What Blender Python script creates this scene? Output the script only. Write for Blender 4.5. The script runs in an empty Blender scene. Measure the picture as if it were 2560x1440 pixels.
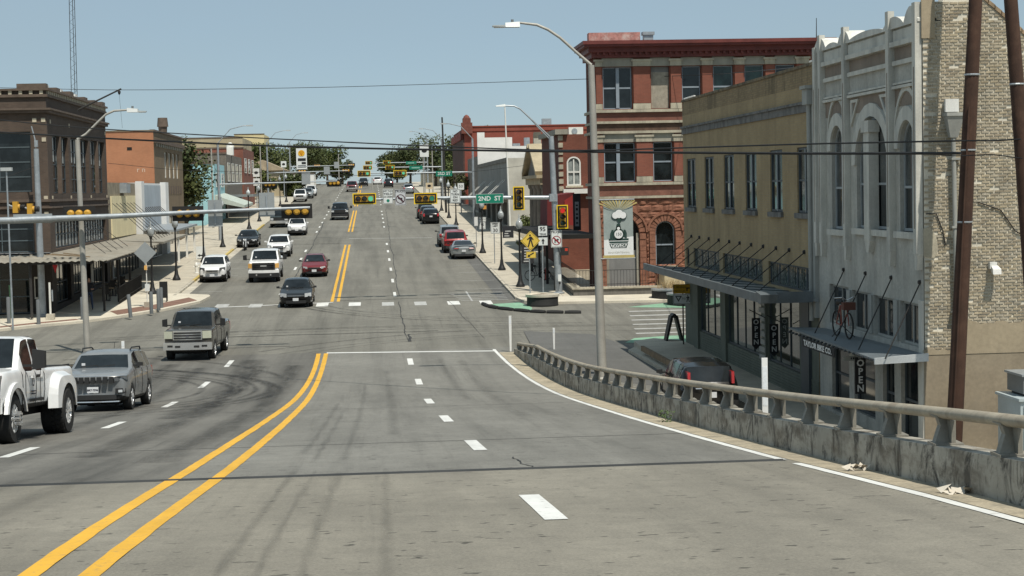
import bpy, bmesh, math, random
import numpy as np
from mathutils import Vector, Matrix
R = math.radians
rnd = random.Random(7)
S = bpy.context.scene
COL = S.collection

# ---------------------------------------------------------------- camera
FPX, CH = 4400.0, 6.75                      # focal length in 2560-wide pixels, eye height
YAW, PITCH, ROLL = R(4.48), R(3.24), R(1.2)
_f = Vector((math.sin(YAW)*math.cos(PITCH), math.cos(YAW)*math.cos(PITCH), -math.sin(PITCH)))
_r0 = Vector((math.cos(YAW), -math.sin(YAW), 0)); _u0 = _r0.cross(_f)
_r = _r0*math.cos(ROLL) - _u0*math.sin(ROLL); _u = _r0*math.sin(ROLL) + _u0*math.cos(ROLL)
cd = bpy.data.cameras.new('camera'); cam = bpy.data.objects.new('camera', cd); COL.objects.link(cam)
cam.matrix_world = Matrix(((_r.x, _u.x, -_f.x, 0), (_r.y, _u.y, -_f.y, 0), (_r.z, _u.z, -_f.z, CH), (0, 0, 0, 1)))
cd.sensor_width = 36; cd.lens = 36*FPX/2560; cd.clip_start = .5; cd.clip_end = 6000
S.camera = cam

# ---------------------------------------------------------------- sky, sun, exposure
SUN_E, SUN_A = R(62), R(24)                 # elevation; azimuth from straight behind the camera towards the right
W = bpy.data.worlds.new('World'); S.world = W; W.use_nodes = True
nt = W.node_tree; bg = nt.nodes['Background']
sky = nt.nodes.new('ShaderNodeTexSky'); sky.sky_type = 'NISHITA'; sky.sun_disc = False
sky.sun_elevation = SUN_E; sky.sun_rotation = math.pi - SUN_A; sky.altitude = 150; sky.air_density = .8; sky.dust_density = .25; sky.ozone_density = 4.5
veil = nt.nodes.new('ShaderNodeMix'); veil.data_type = 'RGBA'; vt = nt.nodes.new('ShaderNodeTexCoord'); vm = nt.nodes.new('ShaderNodeMapping'); vm.inputs[3].default_value = (1, 1, 3.5); vn = nt.nodes.new('ShaderNodeTexNoise'); vn.inputs['Scale'].default_value = 2.2; vn.inputs['Detail'].default_value = 5
vr = nt.nodes.new('ShaderNodeMapRange'); vr.inputs[1].default_value = .3; vr.inputs[2].default_value = .7; vr.inputs[3].default_value = .62; vr.inputs[4].default_value = .86      # thin summer haze, slightly uneven, over the whole sky
nt.links.new(vt.outputs['Generated'], vm.inputs[0]); nt.links.new(vm.outputs[0], vn.inputs['Vector']); nt.links.new(vn.outputs['Fac'], vr.inputs[0]); nt.links.new(vr.outputs[0], veil.inputs[0])
veil.inputs[7].default_value = (3.4, 4.42, 4.92, 1); nt.links.new(sky.outputs[0], veil.inputs[6]); nt.links.new(veil.outputs[2], bg.inputs[0]); bg.inputs[1].default_value = .1
sd = bpy.data.lights.new('sun', 'SUN'); sd.energy = 4.3; sd.angle = R(.53); sd.color = (1, .945, .84)
sun = bpy.data.objects.new('sun', sd); COL.objects.link(sun)
_l = Vector((-math.sin(SUN_A)*math.cos(SUN_E), math.cos(SUN_A)*math.cos(SUN_E), -math.sin(SUN_E)))
sun.rotation_euler = _l.to_track_quat('-Z', 'Y').to_euler(); sun.location = (60, -120, 200)
S.view_settings.view_transform = 'Standard'; S.view_settings.look = 'None'; S.view_settings.gamma = 1
S.view_settings.use_curve_mapping = False; S.view_settings.exposure = 0.08
S.render.engine = 'CYCLES'
S.cycles.max_bounces = 6; S.cycles.diffuse_bounces = 3; S.cycles.glossy_bounces = 3; S.cycles.transmission_bounces = 4; S.cycles.transparent_max_bounces = 8
S.cycles.caustics_reflective = False; S.cycles.caustics_refractive = False; S.cycles.use_denoising = True

# ---------------------------------------------------------------- height of the road and the ground
KN = [(-60,8.6),(0,4.75),(15,3.7),(25,2.75),(38,1.65),(52,.55),(60,.12),(68,-.12),(76,-.15),(86,.0),(96,.33),(117,.93),(147,1.8),(200,3.35),(326,6.9),(380,8.25),(420,8.7),(480,8.0),(700,2.),(1600,-10)]
def interp(K, y):
    if y <= K[0][0]: return K[0][1]
    for (a, za), (b, zb) in zip(K, K[1:]):
        if y <= b: return za + (zb-za)*(y-a)/(b-a)
    return K[-1][1]
def prof(y):                                 # road surface, lightly smoothed
    return sum(interp(KN, y+d)*w for d, w in ((-6,.1),(-3,.2),(0,.4),(3,.2),(6,.1)))
def base(y): return prof(y) if y > 74 else -.14
def slope(y): return (prof(y+1.5)-prof(y-1.5))/3

def ray(x, y):
    d = _f*FPX + _r*(x-1280) + _u*(720-y); return d/d.y
def at(x, y, Y): return Vector((0, 0, CH)) + ray(x, y)*Y          # a photo pixel at street distance Y
def onx(x, y, X):                                                  # ... on the facade plane X
    d = ray(x, y); return Vector((0, 0, CH)) + d*(X/d.x)
def onground(x, y, pf=prof):
    d = ray(x, y); Y = 6.
    while CH + d.z*Y > pf(Y) and Y < 900: Y += .2
    return Vector((d.x*Y, Y, pf(Y)))

# ---------------------------------------------------------------- object helpers
ORI = {}
def thing(name, label, cat, loc=(0, 0, 0), group=None):
    o = bpy.data.objects.new(name, None); COL.objects.link(o); o.location = loc; o.empty_display_size = .2
    ORI[o.name] = Vector(loc); return tag(o, label, cat, group)
def tag(o, label=None, cat=None, group=None, kind=None):
    if label: o['label'] = label
    if cat: o['category'] = cat
    if group: o['group'] = group
    if kind: o['kind'] = kind
    return o
def link(name, me, parent=None):
    o = bpy.data.objects.new(name, me); COL.objects.link(o)
    if parent is not None: o.parent = parent; ORI[o.name] = ORI.get(parent.name, Vector())
    return o
def kids(o): return [c for c in COL.objects if c.parent is o]
def copy_tree(root, parent=None):
    c = root.copy(); COL.objects.link(c); c.parent = parent
    for ch in root.children: copy_tree(ch, c)
    return c

class MB:
    def __init__(s): s.v = []; s.f = []; s.m = []
    def add(s, vs, fs, m=0):
        b = len(s.v); s.v += [tuple(p) for p in vs]
        for q in fs: s.f.append(tuple(b+i for i in q)); s.m.append(m)
        return s
    def quad(s, a, b, c, d, m=0): return s.add((a, b, c, d), ((0, 1, 2, 3),), m)
    def box(s, x0, x1, y0, y1, z0, z1, m=0):
        return s.add([(x0,y0,z0),(x1,y0,z0),(x1,y1,z0),(x0,y1,z0),(x0,y0,z1),(x1,y0,z1),(x1,y1,z1),(x0,y1,z1)],
                     ((0,3,2,1),(4,5,6,7),(0,1,5,4),(1,2,6,5),(2,3,7,6),(3,0,4,7)), m)
    def hexa(s, b4, t4, m=0):
        return s.add(list(b4)+list(t4), ((0,3,2,1),(4,5,6,7),(0,1,5,4),(1,2,6,5),(2,3,7,6),(3,0,4,7)), m)
    def bar(s, p, q, w, h=None, up=(0, 0, 1), m=0):
        p = Vector(p); q = Vector(q); h = h or w; d = (q-p).normalized(); up = Vector(up)
        if abs(d.dot(up)) > .98: up = Vector((1, 0, 0))
        a = d.cross(up).normalized()*(w/2); b = a.cross(d).normalized()*(h/2)
        return s.hexa((p-a-b, p+a-b, p+a+b, p-a+b), (q-a-b, q+a-b, q+a+b, q-a+b), m)
    def cyl(s, p, q, r0, r1=None, n=10, m=0, caps=True):
        p = Vector(p); q = Vector(q); r1 = r0 if r1 is None else r1; d = (q-p).normalized()
        a = d.orthogonal().normalized(); b = d.cross(a)
        vs = [P + (a*math.cos(2*math.pi*i/n) + b*math.sin(2*math.pi*i/n))*r for P, r in ((p, r0), (q, r1)) for i in range(n)]
        fs = [(i, (i+1) % n, n+(i+1) % n, n+i) for i in range(n)]
        if caps: fs += [tuple(range(n-1, -1, -1)), tuple(range(n, 2*n))]
        return s.add(vs, fs, m)
    def tube(s, pts, r, n=8, m=0, caps=True, sq=1.):
        pts = [Vector(p) for p in pts]; k = len(pts); vs = []; a = None
        for i, p in enumerate(pts):
            d = (pts[min(i+1, k-1)]-pts[max(i-1, 0)]).normalized()
            a = (d.orthogonal() if a is None else a-d*a.dot(d)).normalized(); b = d.cross(a)
            rr = r[i] if isinstance(r, (list, tuple)) else r
            vs += [p + (a*math.cos(2*math.pi*j/n) + b*math.sin(2*math.pi*j/n))*rr for j in range(n)]
        fs = [(i*n+j, i*n+(j+1) % n, (i+1)*n+(j+1) % n, (i+1)*n+j) for i in range(k-1) for j in range(n)]
        if caps: fs += [tuple(range(n-1, -1, -1)), tuple((k-1)*n+j for j in range(n))]
        return s.add(vs, fs, m)
    def lathe(s, prf, c=(0, 0, 0), n=14, ax='z', m=0, caps=True):
        c = Vector(c); vs = []
        for r, h in prf:
            for j in range(n):
                t = 2*math.pi*j/n; x, y = r*math.cos(t), r*math.sin(t)
                vs.append(c + (Vector((x, y, h)) if ax == 'z' else Vector((h, x, y)) if ax == 'x' else Vector((y, h, x))))
        k = len(prf)
        fs = [(i*n+j, i*n+(j+1) % n, (i+1)*n+(j+1) % n, (i+1)*n+j) for i in range(k-1) for j in range(n)]
        if caps: fs += [tuple(range(n-1, -1, -1)), tuple((k-1)*n+j for j in range(n))]
        return s.add(vs, fs, m)
    def prism(s, poly, fn, d0, d1, m=0):                   # poly of (a,b); fn(a,b,d) -> point
        n = len(poly); vs = [fn(a, b, d) for d in (d0, d1) for a, b in poly]
        return s.add(vs, [tuple(range(n-1, -1, -1)), tuple(range(n, 2*n))] + [(i, (i+1) % n, n+(i+1) % n, n+i) for i in range(n)], m)
    def xf(s, M):
        s.v = [tuple(M @ Vector(p)) for p in s.v]; return s
    def join(s, o, M=None, m=None):
        return s.add([M @ Vector(p) for p in o.v] if M else o.v, o.f, m if m is not None else 0)
    def mesh(s, name, mats, smooth=False):
        me = bpy.data.meshes.new(name); me.from_pydata(s.v, [], s.f)
        for k in (mats if isinstance(mats, (list, tuple)) else [mats]): me.materials.append(k)
        if getattr(s, 'uv', None):
            ul = me.uv_layers.new(name='UVMap')
            for lp in me.loops: ul.data[lp.index].uv = (s.uv[lp.vertex_index], 0.)
        if any(s.m): me.polygons.foreach_set('material_index', s.m)
        if smooth:
            me.polygons.foreach_set('use_smooth', [True]*len(s.f)); me.set_sharp_from_angle(angle=R(smooth if smooth > 1 else 38))
        me.update(); return me
    def build(s, name, mats, parent=None, smooth=False, world=True):
        if parent is not None and world:
            o = ORI.get(parent.name, Vector())
            if o.length: s.v = [(x-o.x, y-o.y, z-o.z) for x, y, z in s.v]
        return link(name, s.mesh(name, mats, smooth), parent)

# ---------------------------------------------------------------- procedural materials
def nodes_of(name):
    m = bpy.data.materials.new(name); m.use_nodes = True; n = m.node_tree
    return m, n, n.nodes['Principled BSDF']
def sock(n, v, s):
    if isinstance(v, bpy.types.NodeSocket): n.links.new(v, s)
    else: s.default_value = v
def nd(n, t, ins=None, **kw):
    x = n.nodes.new('ShaderNode'+t)
    for k, v in kw.items(): setattr(x, k, v)
    for k, v in (ins or {}).items(): sock(n, v, x.inputs[k])
    return x
def c4(c): return (c[0], c[1], c[2], 1)
def pos(n, sc=(1, 1, 1), obj=False):
    src = nd(n, 'TexCoord').outputs['Object'] if obj else nd(n, 'NewGeometry').outputs['Position']
    return nd(n, 'Mapping', {0: src, 3: sc}).outputs[0]
def noise(n, vec, scale, det=4, rough=.6, dist=0):
    return nd(n, 'TexNoise', {'Vector': vec, 'Scale': scale, 'Detail': det, 'Roughness': rough, 'Distortion': dist}).outputs['Fac']
def ramp(n, f, a, b, lo=0., hi=1.):
    return nd(n, 'MapRange', {0: f, 1: a, 2: b, 3: lo, 4: hi}).outputs[0]
def mix(n, f, a, b, mode='MIX'):
    x = nd(n, 'Mix', data_type='RGBA', blend_type=mode); sock(n, f, x.inputs[0])
    for v, i in ((a, 6), (b, 7)): sock(n, c4(v) if isinstance(v, tuple) and len(v) == 3 else v, x.inputs[i])
    return x.outputs[2]
def mul(c, k): return tuple(v*k for v in c)
def bumpn(n, bs, h, st, dist=.01):
    n.links.new(nd(n, 'Bump', {'Height': h, 'Strength': st, 'Distance': dist}).outputs[0], bs.inputs['Normal'])
def M(name, col, rough=.75, metal=0., var=.16, vs=1.2, fine=.08, fs=30, bump=0., spec=.4, coat=0., streak=None, obj=False, patch=None):
    """colour with broad and fine unevenness; streak=(colour, amount, xscale): run-down stains; patch=(colour, amount, scale)"""
    m, n, b = nodes_of(name); p = pos(n, obj=obj)
    c = mix(n, ramp(n, noise(n, p, vs), .3, .7), mul(col, 1-var), mul(col, 1+var))
    if fine: c = mix(n, ramp(n, noise(n, p, fs, 3), .3, .7), mul((1, 1, 1), 1-fine), mul((1, 1, 1), 1+fine), 'MULTIPLY') if False else mix(n, 1., c, mix(n, ramp(n, noise(n, p, fs, 3), .3, .7), mul((1, 1, 1), 1-fine), mul((1, 1, 1), 1+fine)), 'MULTIPLY')
    if patch: c = mix(n, ramp(n, noise(n, p, patch[2], 5, .65), .52, .66, 0, patch[1]), c, patch[0])
    if streak:
        q = pos(n, (streak[2], streak[2], streak[2]*.12), obj)
        c = mix(n, ramp(n, noise(n, q, 1., 5, .7), .46, .72, 0, streak[1]), c, streak[0])
    n.links.new(c, b.inputs['Base Color']); b.inputs['Roughness'].default_value = rough; b.inputs['Metallic'].default_value = metal
    b.inputs['Specular IOR Level'].default_value = spec; b.inputs['Coat Weight'].default_value = coat; b.inputs['Coat Roughness'].default_value = .06
    if bump: bumpn(n, b, noise(n, p, fs*1.5, 5), bump)
    return m
def BR(name, c1, c2, mortar, axis, bw=.215, bh=.075, ms=.012, var=.25, streak=None, rough=.88, bump=.4, patch=None):
    """bricks laid by the brick texture for courses too small to pick apart; axis: the wall's horizontal axis, 'x' or 'y'"""
    m, n, b = nodes_of(name); g = nd(n, 'NewGeometry').outputs['Position']; sp = nd(n, 'SeparateXYZ', {0: g})
    v = nd(n, 'CombineXYZ', {0: sp.outputs[axis.upper()], 1: sp.outputs['Z'], 2: 0.}).outputs[0]
    t = nd(n, 'TexBrick', {'Vector': v, 'Color1': c4(c1), 'Color2': c4(c2), 'Mortar': c4(mortar), 'Scale': 1., 'Mortar Size': ms, 'Mortar Smooth': .2, 'Bias': 0., 'Brick Width': bw, 'Row Height': bh})
    c = mix(n, 1., t.outputs[0], mix(n, ramp(n, noise(n, g, .8, 5), .25, .75), (1-var,)*3, (1+var*.6,)*3), 'MULTIPLY')
    if patch: c = mix(n, ramp(n, noise(n, g, patch[2], 5, .65), .52, .66, 0, patch[1]), c, patch[0])
    if streak:
        q = nd(n, 'Mapping', {0: g, 3: (streak[2], streak[2], streak[2]*.1)}).outputs[0]
        c = mix(n, ramp(n, noise(n, q, 1., 5, .7), .48, .75, 0, streak[1]), c, streak[0])
    n.links.new(c, b.inputs['Base Color']); b.inputs['Roughness'].default_value = rough; b.inputs['Specular IOR Level'].default_value = .25
    bumpn(n, b, t.outputs['Fac'], -bump, .008)
    return m
def PAINT(name, col, metal=.0, rough=.32, flake=.0):
    rough = rough if max(col) > .1 else .13
    m, n, b = nodes_of(name); p = pos(n)
    c = mix(n, ramp(n, noise(n, p, 2.5, 4), .3, .7), mul(col, .9), mul(col, 1.06))
    n.links.new(c, b.inputs['Base Color']); b.inputs['Metallic'].default_value = metal
    n.links.new(ramp(n, noise(n, p, 5, 5), .3, .75, rough*.8, rough*1.5), b.inputs['Roughness'])
    b.inputs['Coat Weight'].default_value = .6 if max(col) > .1 else .22; b.inputs['Coat Roughness'].default_value = .08; b.inputs['Specular IOR Level'].default_value = .5 if max(col) > .1 else .35; return m
def GLASS(name, col=(.012, .016, .018), rough=.06, ior=1.5, var=.0):
    m, n, b = nodes_of(name); p = pos(n)
    n.links.new(mix(n, ramp(n, noise(n, p, 1.3, 3), .35, .65), mul(col, 1-.5), mul(col, 1.6)), b.inputs['Base Color'])
    b.inputs['Roughness'].default_value = rough; b.inputs['IOR'].default_value = ior; b.inputs['Specular IOR Level'].default_value = .5
    if var: bumpn(n, b, noise(n, p, 1.1, 2), var, .05)
    return m
def EMIT(name, col, st):
    m, n, b = nodes_of(name); b.inputs['Base Color'].default_value = c4(mul(col, .6)); b.inputs['Emission Color'].default_value = c4(col); b.inputs['Emission Strength'].default_value = st; b.inputs['Roughness'].default_value = .3
    return m
# ---------------------------------------------------------------- ground, roads, pavements
def ROADM(name, col, alt, streak=.5, speck=.5):
    m, n, b = nodes_of(name); p = pos(n)
    c = mix(n, ramp(n, noise(n, p, .22, 5, .6), .3, .7), mul(col, .86), mul(col, 1.14))
    c = mix(n, ramp(n, noise(n, pos(n, (.9, .022, 1)), 1., 5, .62, .15), .45, .72, 0, streak), c, mul(alt, .55))      # worn wheel paths, rubber
    c = mix(n, ramp(n, noise(n, pos(n, (5, .07, 1)), 1., 4, .7), .56, .8, 0, streak*.8), c, mul(alt, .5))
    c = mix(n, ramp(n, noise(n, pos(n, (.35, .9, 1)), 1., 6, .7), .55, .78, 0, .35), c, mul(col, 1.25))               # paler patches
    c = mix(n, ramp(n, noise(n, p, 2.4, 6, .75), .38, .7, 0, .4), c, mul(alt, .8))
    c = mix(n, 1., c, mix(n, ramp(n, noise(n, p, 38, 4, .85), .25, .75), (.62,)*3, (1.36,)*3), 'MULTIPLY')              # aggregate
    c = mix(n, ramp(n, noise(n, pos(n, (4.6, 7, 1)), 1., 2, .55), .665, .70, 0, speck), c, mul(alt, .32))               # small dark scuffs
    n.links.new(c, b.inputs['Base Color']); b.inputs['Roughness'].default_value = .86; b.inputs['Specular IOR Level'].default_value = .3
    bumpn(n, b, noise(n, p, 70, 4, .7), .25, .006); return m
m_asph = ROADM('asphalt', (.195, .187, .16), (.13, .125, .108), .6, .35)
m_ramp = ROADM('worn_asphalt', (.208, .202, .18), (.138, .134, .12), .5, .6)
m_deck = ROADM('concrete_deck', (.24, .222, .182), (.162, .152, .128), .4, .85)
m_left = ROADM('dark_asphalt', (.165, .158, .14), (.10, .097, .088), .7, .4)
m_patch = ROADM('patched_asphalt', (.135, .133, .125), (.1, .1, .093), .3, .2)
m_conc = M('pavement_concrete', (.47, .425, .34), .88, var=.14, vs=.9, fine=.12, fs=14, streak=((.25, .23, .2), .3, .6))
m_conc2 = M('pale_concrete', (.58, .53, .43), .88, var=.12, vs=.7, fine=.1, fs=16, patch=((.33, .31, .28), .35, .5))
m_kerb = M('kerb_concrete', (.47, .43, .35), .88, var=.2, vs=1.5, fine=.12, fs=18, patch=((.12, .115, .1), .6, 1.1))
m_dirt = M('dry_ground', (.27, .235, .17), .95, var=.25, vs=.3, fine=.2, fs=9, patch=((.10, .12, .05), .6, .12))
m_sand = M('gutter_grit', (.36, .31, .225), .95, var=.22, vs=1.6, fine=.25, fs=22, patch=((.16, .15, .12), .6, 1.3), bump=.4)
m_brickpave = M('brick_paving', (.20, .115, .085), .9, var=.2, vs=2, fine=.15, fs=25)
def PAINTED(name, col, wear=.5, sc=2.5):
    m, n, b = nodes_of(name); p = pos(n)
    c = mix(n, ramp(n, noise(n, p, .8, 4), .3, .7), mul(col, .9), mul(col, 1.08))
    c = mix(n, ramp(n, noise(n, p, sc*4, 6, .75), .55, .72, 0, wear), c, (.16, .15, .135))
    c = mix(n, ramp(n, noise(n, pos(n, (3, .2, 1)), sc*.4, 4, .6), .5, .8, 0, wear*.7), c, mul(col, .55))
    n.links.new(c, b.inputs['Base Color']); b.inputs['Roughness'].default_value = .7; return m
m_wpaint = PAINTED('white_road_paint', (.68, .68, .65), .6)
m_wworn = PAINTED('worn_white_paint', (.44, .44, .42), .9)
m_ypaint = PAINTED('yellow_road_paint', (.70, .385, .03), .62)
m_green = PAINTED('green_road_paint', (.22, .40, .27), .8, 1.0)
m_tar = M('crack_sealant', (.035, .034, .032), .7, var=.3)
def MARKM(name, hi):                                # rubber left by turning tyres: a thin, broken film over the road
    m, n, b = nodes_of(name); p = pos(n)
    b.inputs['Base Color'].default_value = (.03, .029, .027, 1); b.inputs['Roughness'].default_value = .8
    u = nd(n, 'SeparateXYZ', {0: nd(n, 'UVMap').outputs[0]}).outputs[0]                                           # fades out towards both edges of the mark
    e = nd(n, 'Math', {0: nd(n, 'Math', {0: u, 1: .5}, operation='SUBTRACT').outputs[0]}, operation='ABSOLUTE').outputs[0]
    a = nd(n, 'Math', {0: ramp(n, e, .5, .1, 0, 1), 1: ramp(n, noise(n, pos(n, (2, .35, 1)), 1.1, 5, .7), .3, .7, .04, hi)}, operation='MULTIPLY').outputs[0]
    n.links.new(a, b.inputs['Alpha']); return m
m_rubber = MARKM('tyre_rubber', .18); m_rubber2 = MARKM('turning_tyre_rubber', .5)

ys = [-60+4*i for i in range(30)] + [60+3*i for i in range(150)] + [520+40*i for i in range(28)]
xs = [-900, -300, -120, -60, -30, -14, 0, 10, 30, 60, 120, 300, 900]
g = MB(); nx = len(xs)
for y in ys:
    for x in xs: g.v.append((x, y, base(y)-.035))
g.f = [(j*nx+i, j*nx+i+1, (j+1)*nx+i+1, (j+1)*nx+i) for j in range(len(ys)-1) for i in range(nx-1)]; g.m = [0]*len(g.f)
tag(g.build('ground', m_dirt), 'dry ground under the town', None, kind='structure')

def strip(mb, X0, X1, y0, y1, pf, dz, step=3., m=0, nx=1):
    """sheet between x = X0(y) and X1(y)"""
    k = max(2, int((y1-y0)/step)+1); b0 = len(mb.v)
    fx = lambda X, y: X(y) if callable(X) else X
    for i in range(k):
        y = y0+(y1-y0)*i/(k-1)
        for j in range(nx+1):
            x = fx(X0, y) + (fx(X1, y)-fx(X0, y))*j/nx; mb.v.append((x, y, pf(y)+dz))
    for i in range(k-1):
        for j in range(nx):
            a = b0+i*(nx+1)+j; mb.f.append((a, a+1, a+nx+2, a+nx+1)); mb.m.append(m)
    return mb
def poly_sheet(mb, pts, pf, dz, m=0):
    return mb.add([(x, y, pf(y)+dz) for x, y in pts], [tuple(range(len(pts)))], m)
def curve(pix):                              # photo pixels along a line on the road -> x(y)
    K = sorted((p.y, p.x) for p in (onground(*q) for q in pix))
    y0, y1 = K[0][0], K[-1][0]; P = np.polyfit([k[0] for k in K], [k[1] for k in K], 3); D = np.polyder(P)
    def f(y):                                # smooth line through the points, straight on beyond both ends
        c = min(max(y, y0), y1); return float(np.polyval(P, c) + np.polyval(D, c)*.6*(y-c))
    return f
X_yr = curve([(255,1436),(346,1347),(447,1269),(560,1191),(657,1113),(739,1036),(782,977),(809,919),(815,884)])
X_yl = curve([(93,1436),(272,1312),(459,1191),(638,1074),(731,1008),(774,954),(791,903),(798,884)])
X_edge = curve([(2500,1305),(2200,1215),(1900,1140),(1700,1085),(1400,993),(1300,930),(1236,880)])
X_bar = curve([(2560,1282),(2240,1195),(2000,1135),(1700,1063),(1480,995),(1350,930),(1283,885)])
BAR_END = onground(1283, 885).y
JOINT = onground(1280, 1180).y

road = MB()
strip(road, -11.9, 8.0, 104, 470, prof, .012, 3, 0, 4)
strip(road, -160, 160, 73.5, 104, prof, .012, 2, 0, 1)
road = tag(road.build('road', m_asph), 'asphalt main street climbing the hill beyond the junction', kind='structure')
rp = MB(); strip(rp, X_yl, lambda y: X_bar(y)+.35, JOINT, 75.5, prof, .03, 2, 0, 4); strip(rp, -12.2, X_yl, JOINT, 75.5, prof, .03, 2, 1, 4)
ramp_o = tag(rp.build('ramp_road', [m_ramp, m_left]), 'worn asphalt ramp running down from the overpass', kind='structure')
rd = MB(); strip(rd, -12.2, lambda y: X_bar(y)+.35, -30, JOINT, prof, .03, 2, 0, 6)
deck = tag(rd.build('bridge_deck', m_deck), 'tan concrete bridge deck at the top of the ramp', kind='structure')
rw = MB(); strip(rw, lambda y: X_bar(y)+.36, 13.2, -30, 73.5, base, .02, 3, 0, 2)
front_rd = tag(rw.build('frontage_road', m_ramp), 'low frontage road between the ramp and the brick buildings', kind='structure')
pt = MB()
poly_sheet(pt, [(7.2, 63), (10.6, 58), (10.9, 74), (10.0, 80.5), (7.0, 83), (6.6, 72)], base, .028)
pt.build('asphalt_patch', m_patch, front_rd)
pt = MB(); poly_sheet(pt, [(9.4, 44), (11.6, 44), (11.6, 60), (9.9, 60)], base, .027); pt.build('concrete_apron', m_conc, front_rd)
# retaining wall of the ramp towards the frontage road, and its left shoulder
wl = MB()
for i in range(34):
    y0 = -30+3*i; y1 = y0+3
    if y1 > 72: break
    a0, a1 = X_bar(y0)+.36, X_bar(y1)+.36
    wl.quad((a0, y0, -.6), (a1, y1, -.6), (a1, y1, prof(y1)+.03), (a0, y0, prof(y0)+.03))
    wl.quad((-12.2, y1, -.6), (-12.2, y0, -.6), (-12.2, y0, prof(y0)+.03), (-12.2, y1, prof(y1)+.03))
m_wallc = M('stained_concrete', (.36, .345, .31), .9, var=.2, vs=1.1, fine=.12, fs=14, streak=((.045, .042, .036), .85, 2.2), patch=((.17, .15, .12), .5, .7))
tag(wl.build('retaining_wall', m_wallc), 'stained concrete flank carrying the ramp', 'wall', kind='structure')
del wl

# ---- painted lines and marks: thin sheets above the road they lie on
def line(name, parent, X0, X1, y0, y1, dz, mt, step=1.5):
    if mt is m_ypaint or name == 'edge_line':       # hand-worn, slightly ragged edges
        jr = random.Random(int(y0*7)); J = [(jr.uniform(-.006, .006), jr.uniform(-.006, .006)) for _ in range(4000)]
        A, B = X0, X1; gx = lambda X, y: X(y) if callable(X) else X
        return strip(MB(), lambda y: gx(A, y)+J[int(y*5+500) % 4000][0], lambda y: gx(B, y)+J[int(y*5+900) % 4000][1], y0, y1, prof, dz, .4 if y1 < 80 else 2.5).build(name, mt, parent)
    return strip(MB(), X0, X1, y0, y1, prof, dz, step).build(name, mt, parent)
STOP1 = onground(1030, 881).y
for X, w in ((X_yl, .09), (X_yr, .09)):
    line('yellow_line', ramp_o, lambda y, X=X, w=w: X(y)-w, lambda y, X=X, w=w: X(y)+.09, JOINT+.1, STOP1+.2, .036, m_ypaint)
    line('yellow_line', deck, lambda y, X=X, w=w: X(y)-w, lambda y, X=X, w=w: X(y)+.09, -20, JOINT-.05, .036, m_ypaint)
line('edge_line', ramp_o, lambda y: X_edge(y)-.065, lambda y: X_edge(y)+.065, JOINT+.1, STOP1, .036, m_wpaint)
line('edge_line', deck, lambda y: X_edge(y)-.065, lambda y: X_edge(y)+.065, -20, JOINT-.7, .036, m_wpaint)
line('gutter_strip', ramp_o, lambda y: X_edge(y)+.1, lambda y: X_bar(y)+.05, JOINT, 73.3, .034, m_sand)
line('gutter_strip', deck, lambda y: X_edge(y)+.1, lambda y: X_bar(y)+.05, -20, JOINT, .034, m_sand)
pl = onground(817, 885); pr = onground(1236, 880)
MB().quad((pl.x, pl.y-.18, prof(pl.y)+.037), (pr.x, pr.y-.18, prof(pr.y)+.037), (pr.x, pr.y+.2, prof(pr.y)+.037), (pl.x, pl.y+.2, prof(pl.y)+.037)).build('stop_line', m_wpaint, ramp_o)
MB().box(-12.2, X_edge(JOINT), JOINT-.08, JOINT+.1, prof(JOINT)-.05, prof(JOINT)+.039).build('expansion_joint', m_tar, ramp_o)
for y in (31.5, 46.5): strip(MB(), -12, X_edge(y)+.2, y, y+.05, prof, .0345, 1).build('pavement_joint', m_tar, ramp_o)
for px, py, hw in ((1354,1277,.115),(1188,1119,.11),(1115,1050,.11),(1073,1006,.11),(1047,958,.11),(1026,907,.11)):
    p = onground(px, py); L = 1.45; par = deck if p.y < JOINT else ramp_o
    e = onground(1324, 1243).y if py == 1277 else None
    y0, y1 = p.y-L, p.y+L
    if par is ramp_o: y0 = max(y0, JOINT+.2)
    xo = p.x; k = -.006 if p.y < 60 else 0
    strip(MB(), lambda y: xo+k*(y-p.y)-hw, lambda y: xo+k*(y-p.y)+hw, y0, y1, prof, .037, 1).build('lane_dash', m_wpaint, par)
for px, py in ((50,1137),(285,1067),(425,1015),(511,965),(573,912)):
    p = onground(px, py); strip(MB(), p.x-.1, p.x+.1, p.y-1.45, p.y+1.45, prof, .037, 1).build('lane_dash', m_wpaint, ramp_o)
# main street beyond the junction
YN0, YN1 = onground(836, 755).y, 156.5
for a, b in ((YN0, YN1-.5), (178, 232), (247, 330), (345, 420)):
    for x in (-2.52, -2.16): line('yellow_line', road, x, x+.17, a, b, .018, m_ypaint, 4)
for a in range(14):
    for x, off in ((1.12, 0), (-5.75, 3)):
        y = 103.5+off+a*10.2
        if 157 < y < 177 or y > 230: continue
        strip(MB(), x, x+.17, y, y+2.9, prof, .018, 1).build('lane_dash', m_wpaint, road)
for a in range(12):
    for x in (1.15, -5.7):
        y = 250+a*12.2
        strip(MB(), x, x+.16, y, y+2.9, prof, .018, 1).build('lane_dash', m_wpaint, road)
for px, w, mt in ((556,.45,m_wworn),(640,.45,m_wworn),(715,.5,m_wworn),(807,.42,m_wpaint),(888,.42,m_wpaint),(971,.42,m_wworn),(1052,.42,m_wworn),(1135,.42,m_wpaint),(1216,.42,m_wpaint)):
    p = onground(px, 766-(px-556)*.0135); h = 1.05
    strip(MB(), p.x-w*.85, p.x+w*.75, p.y-h, p.y+h, prof, .018, 1).build('crosswalk_bar', mt, road)
p0, p1 = onground(525, 771), onground(833, 757)
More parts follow.
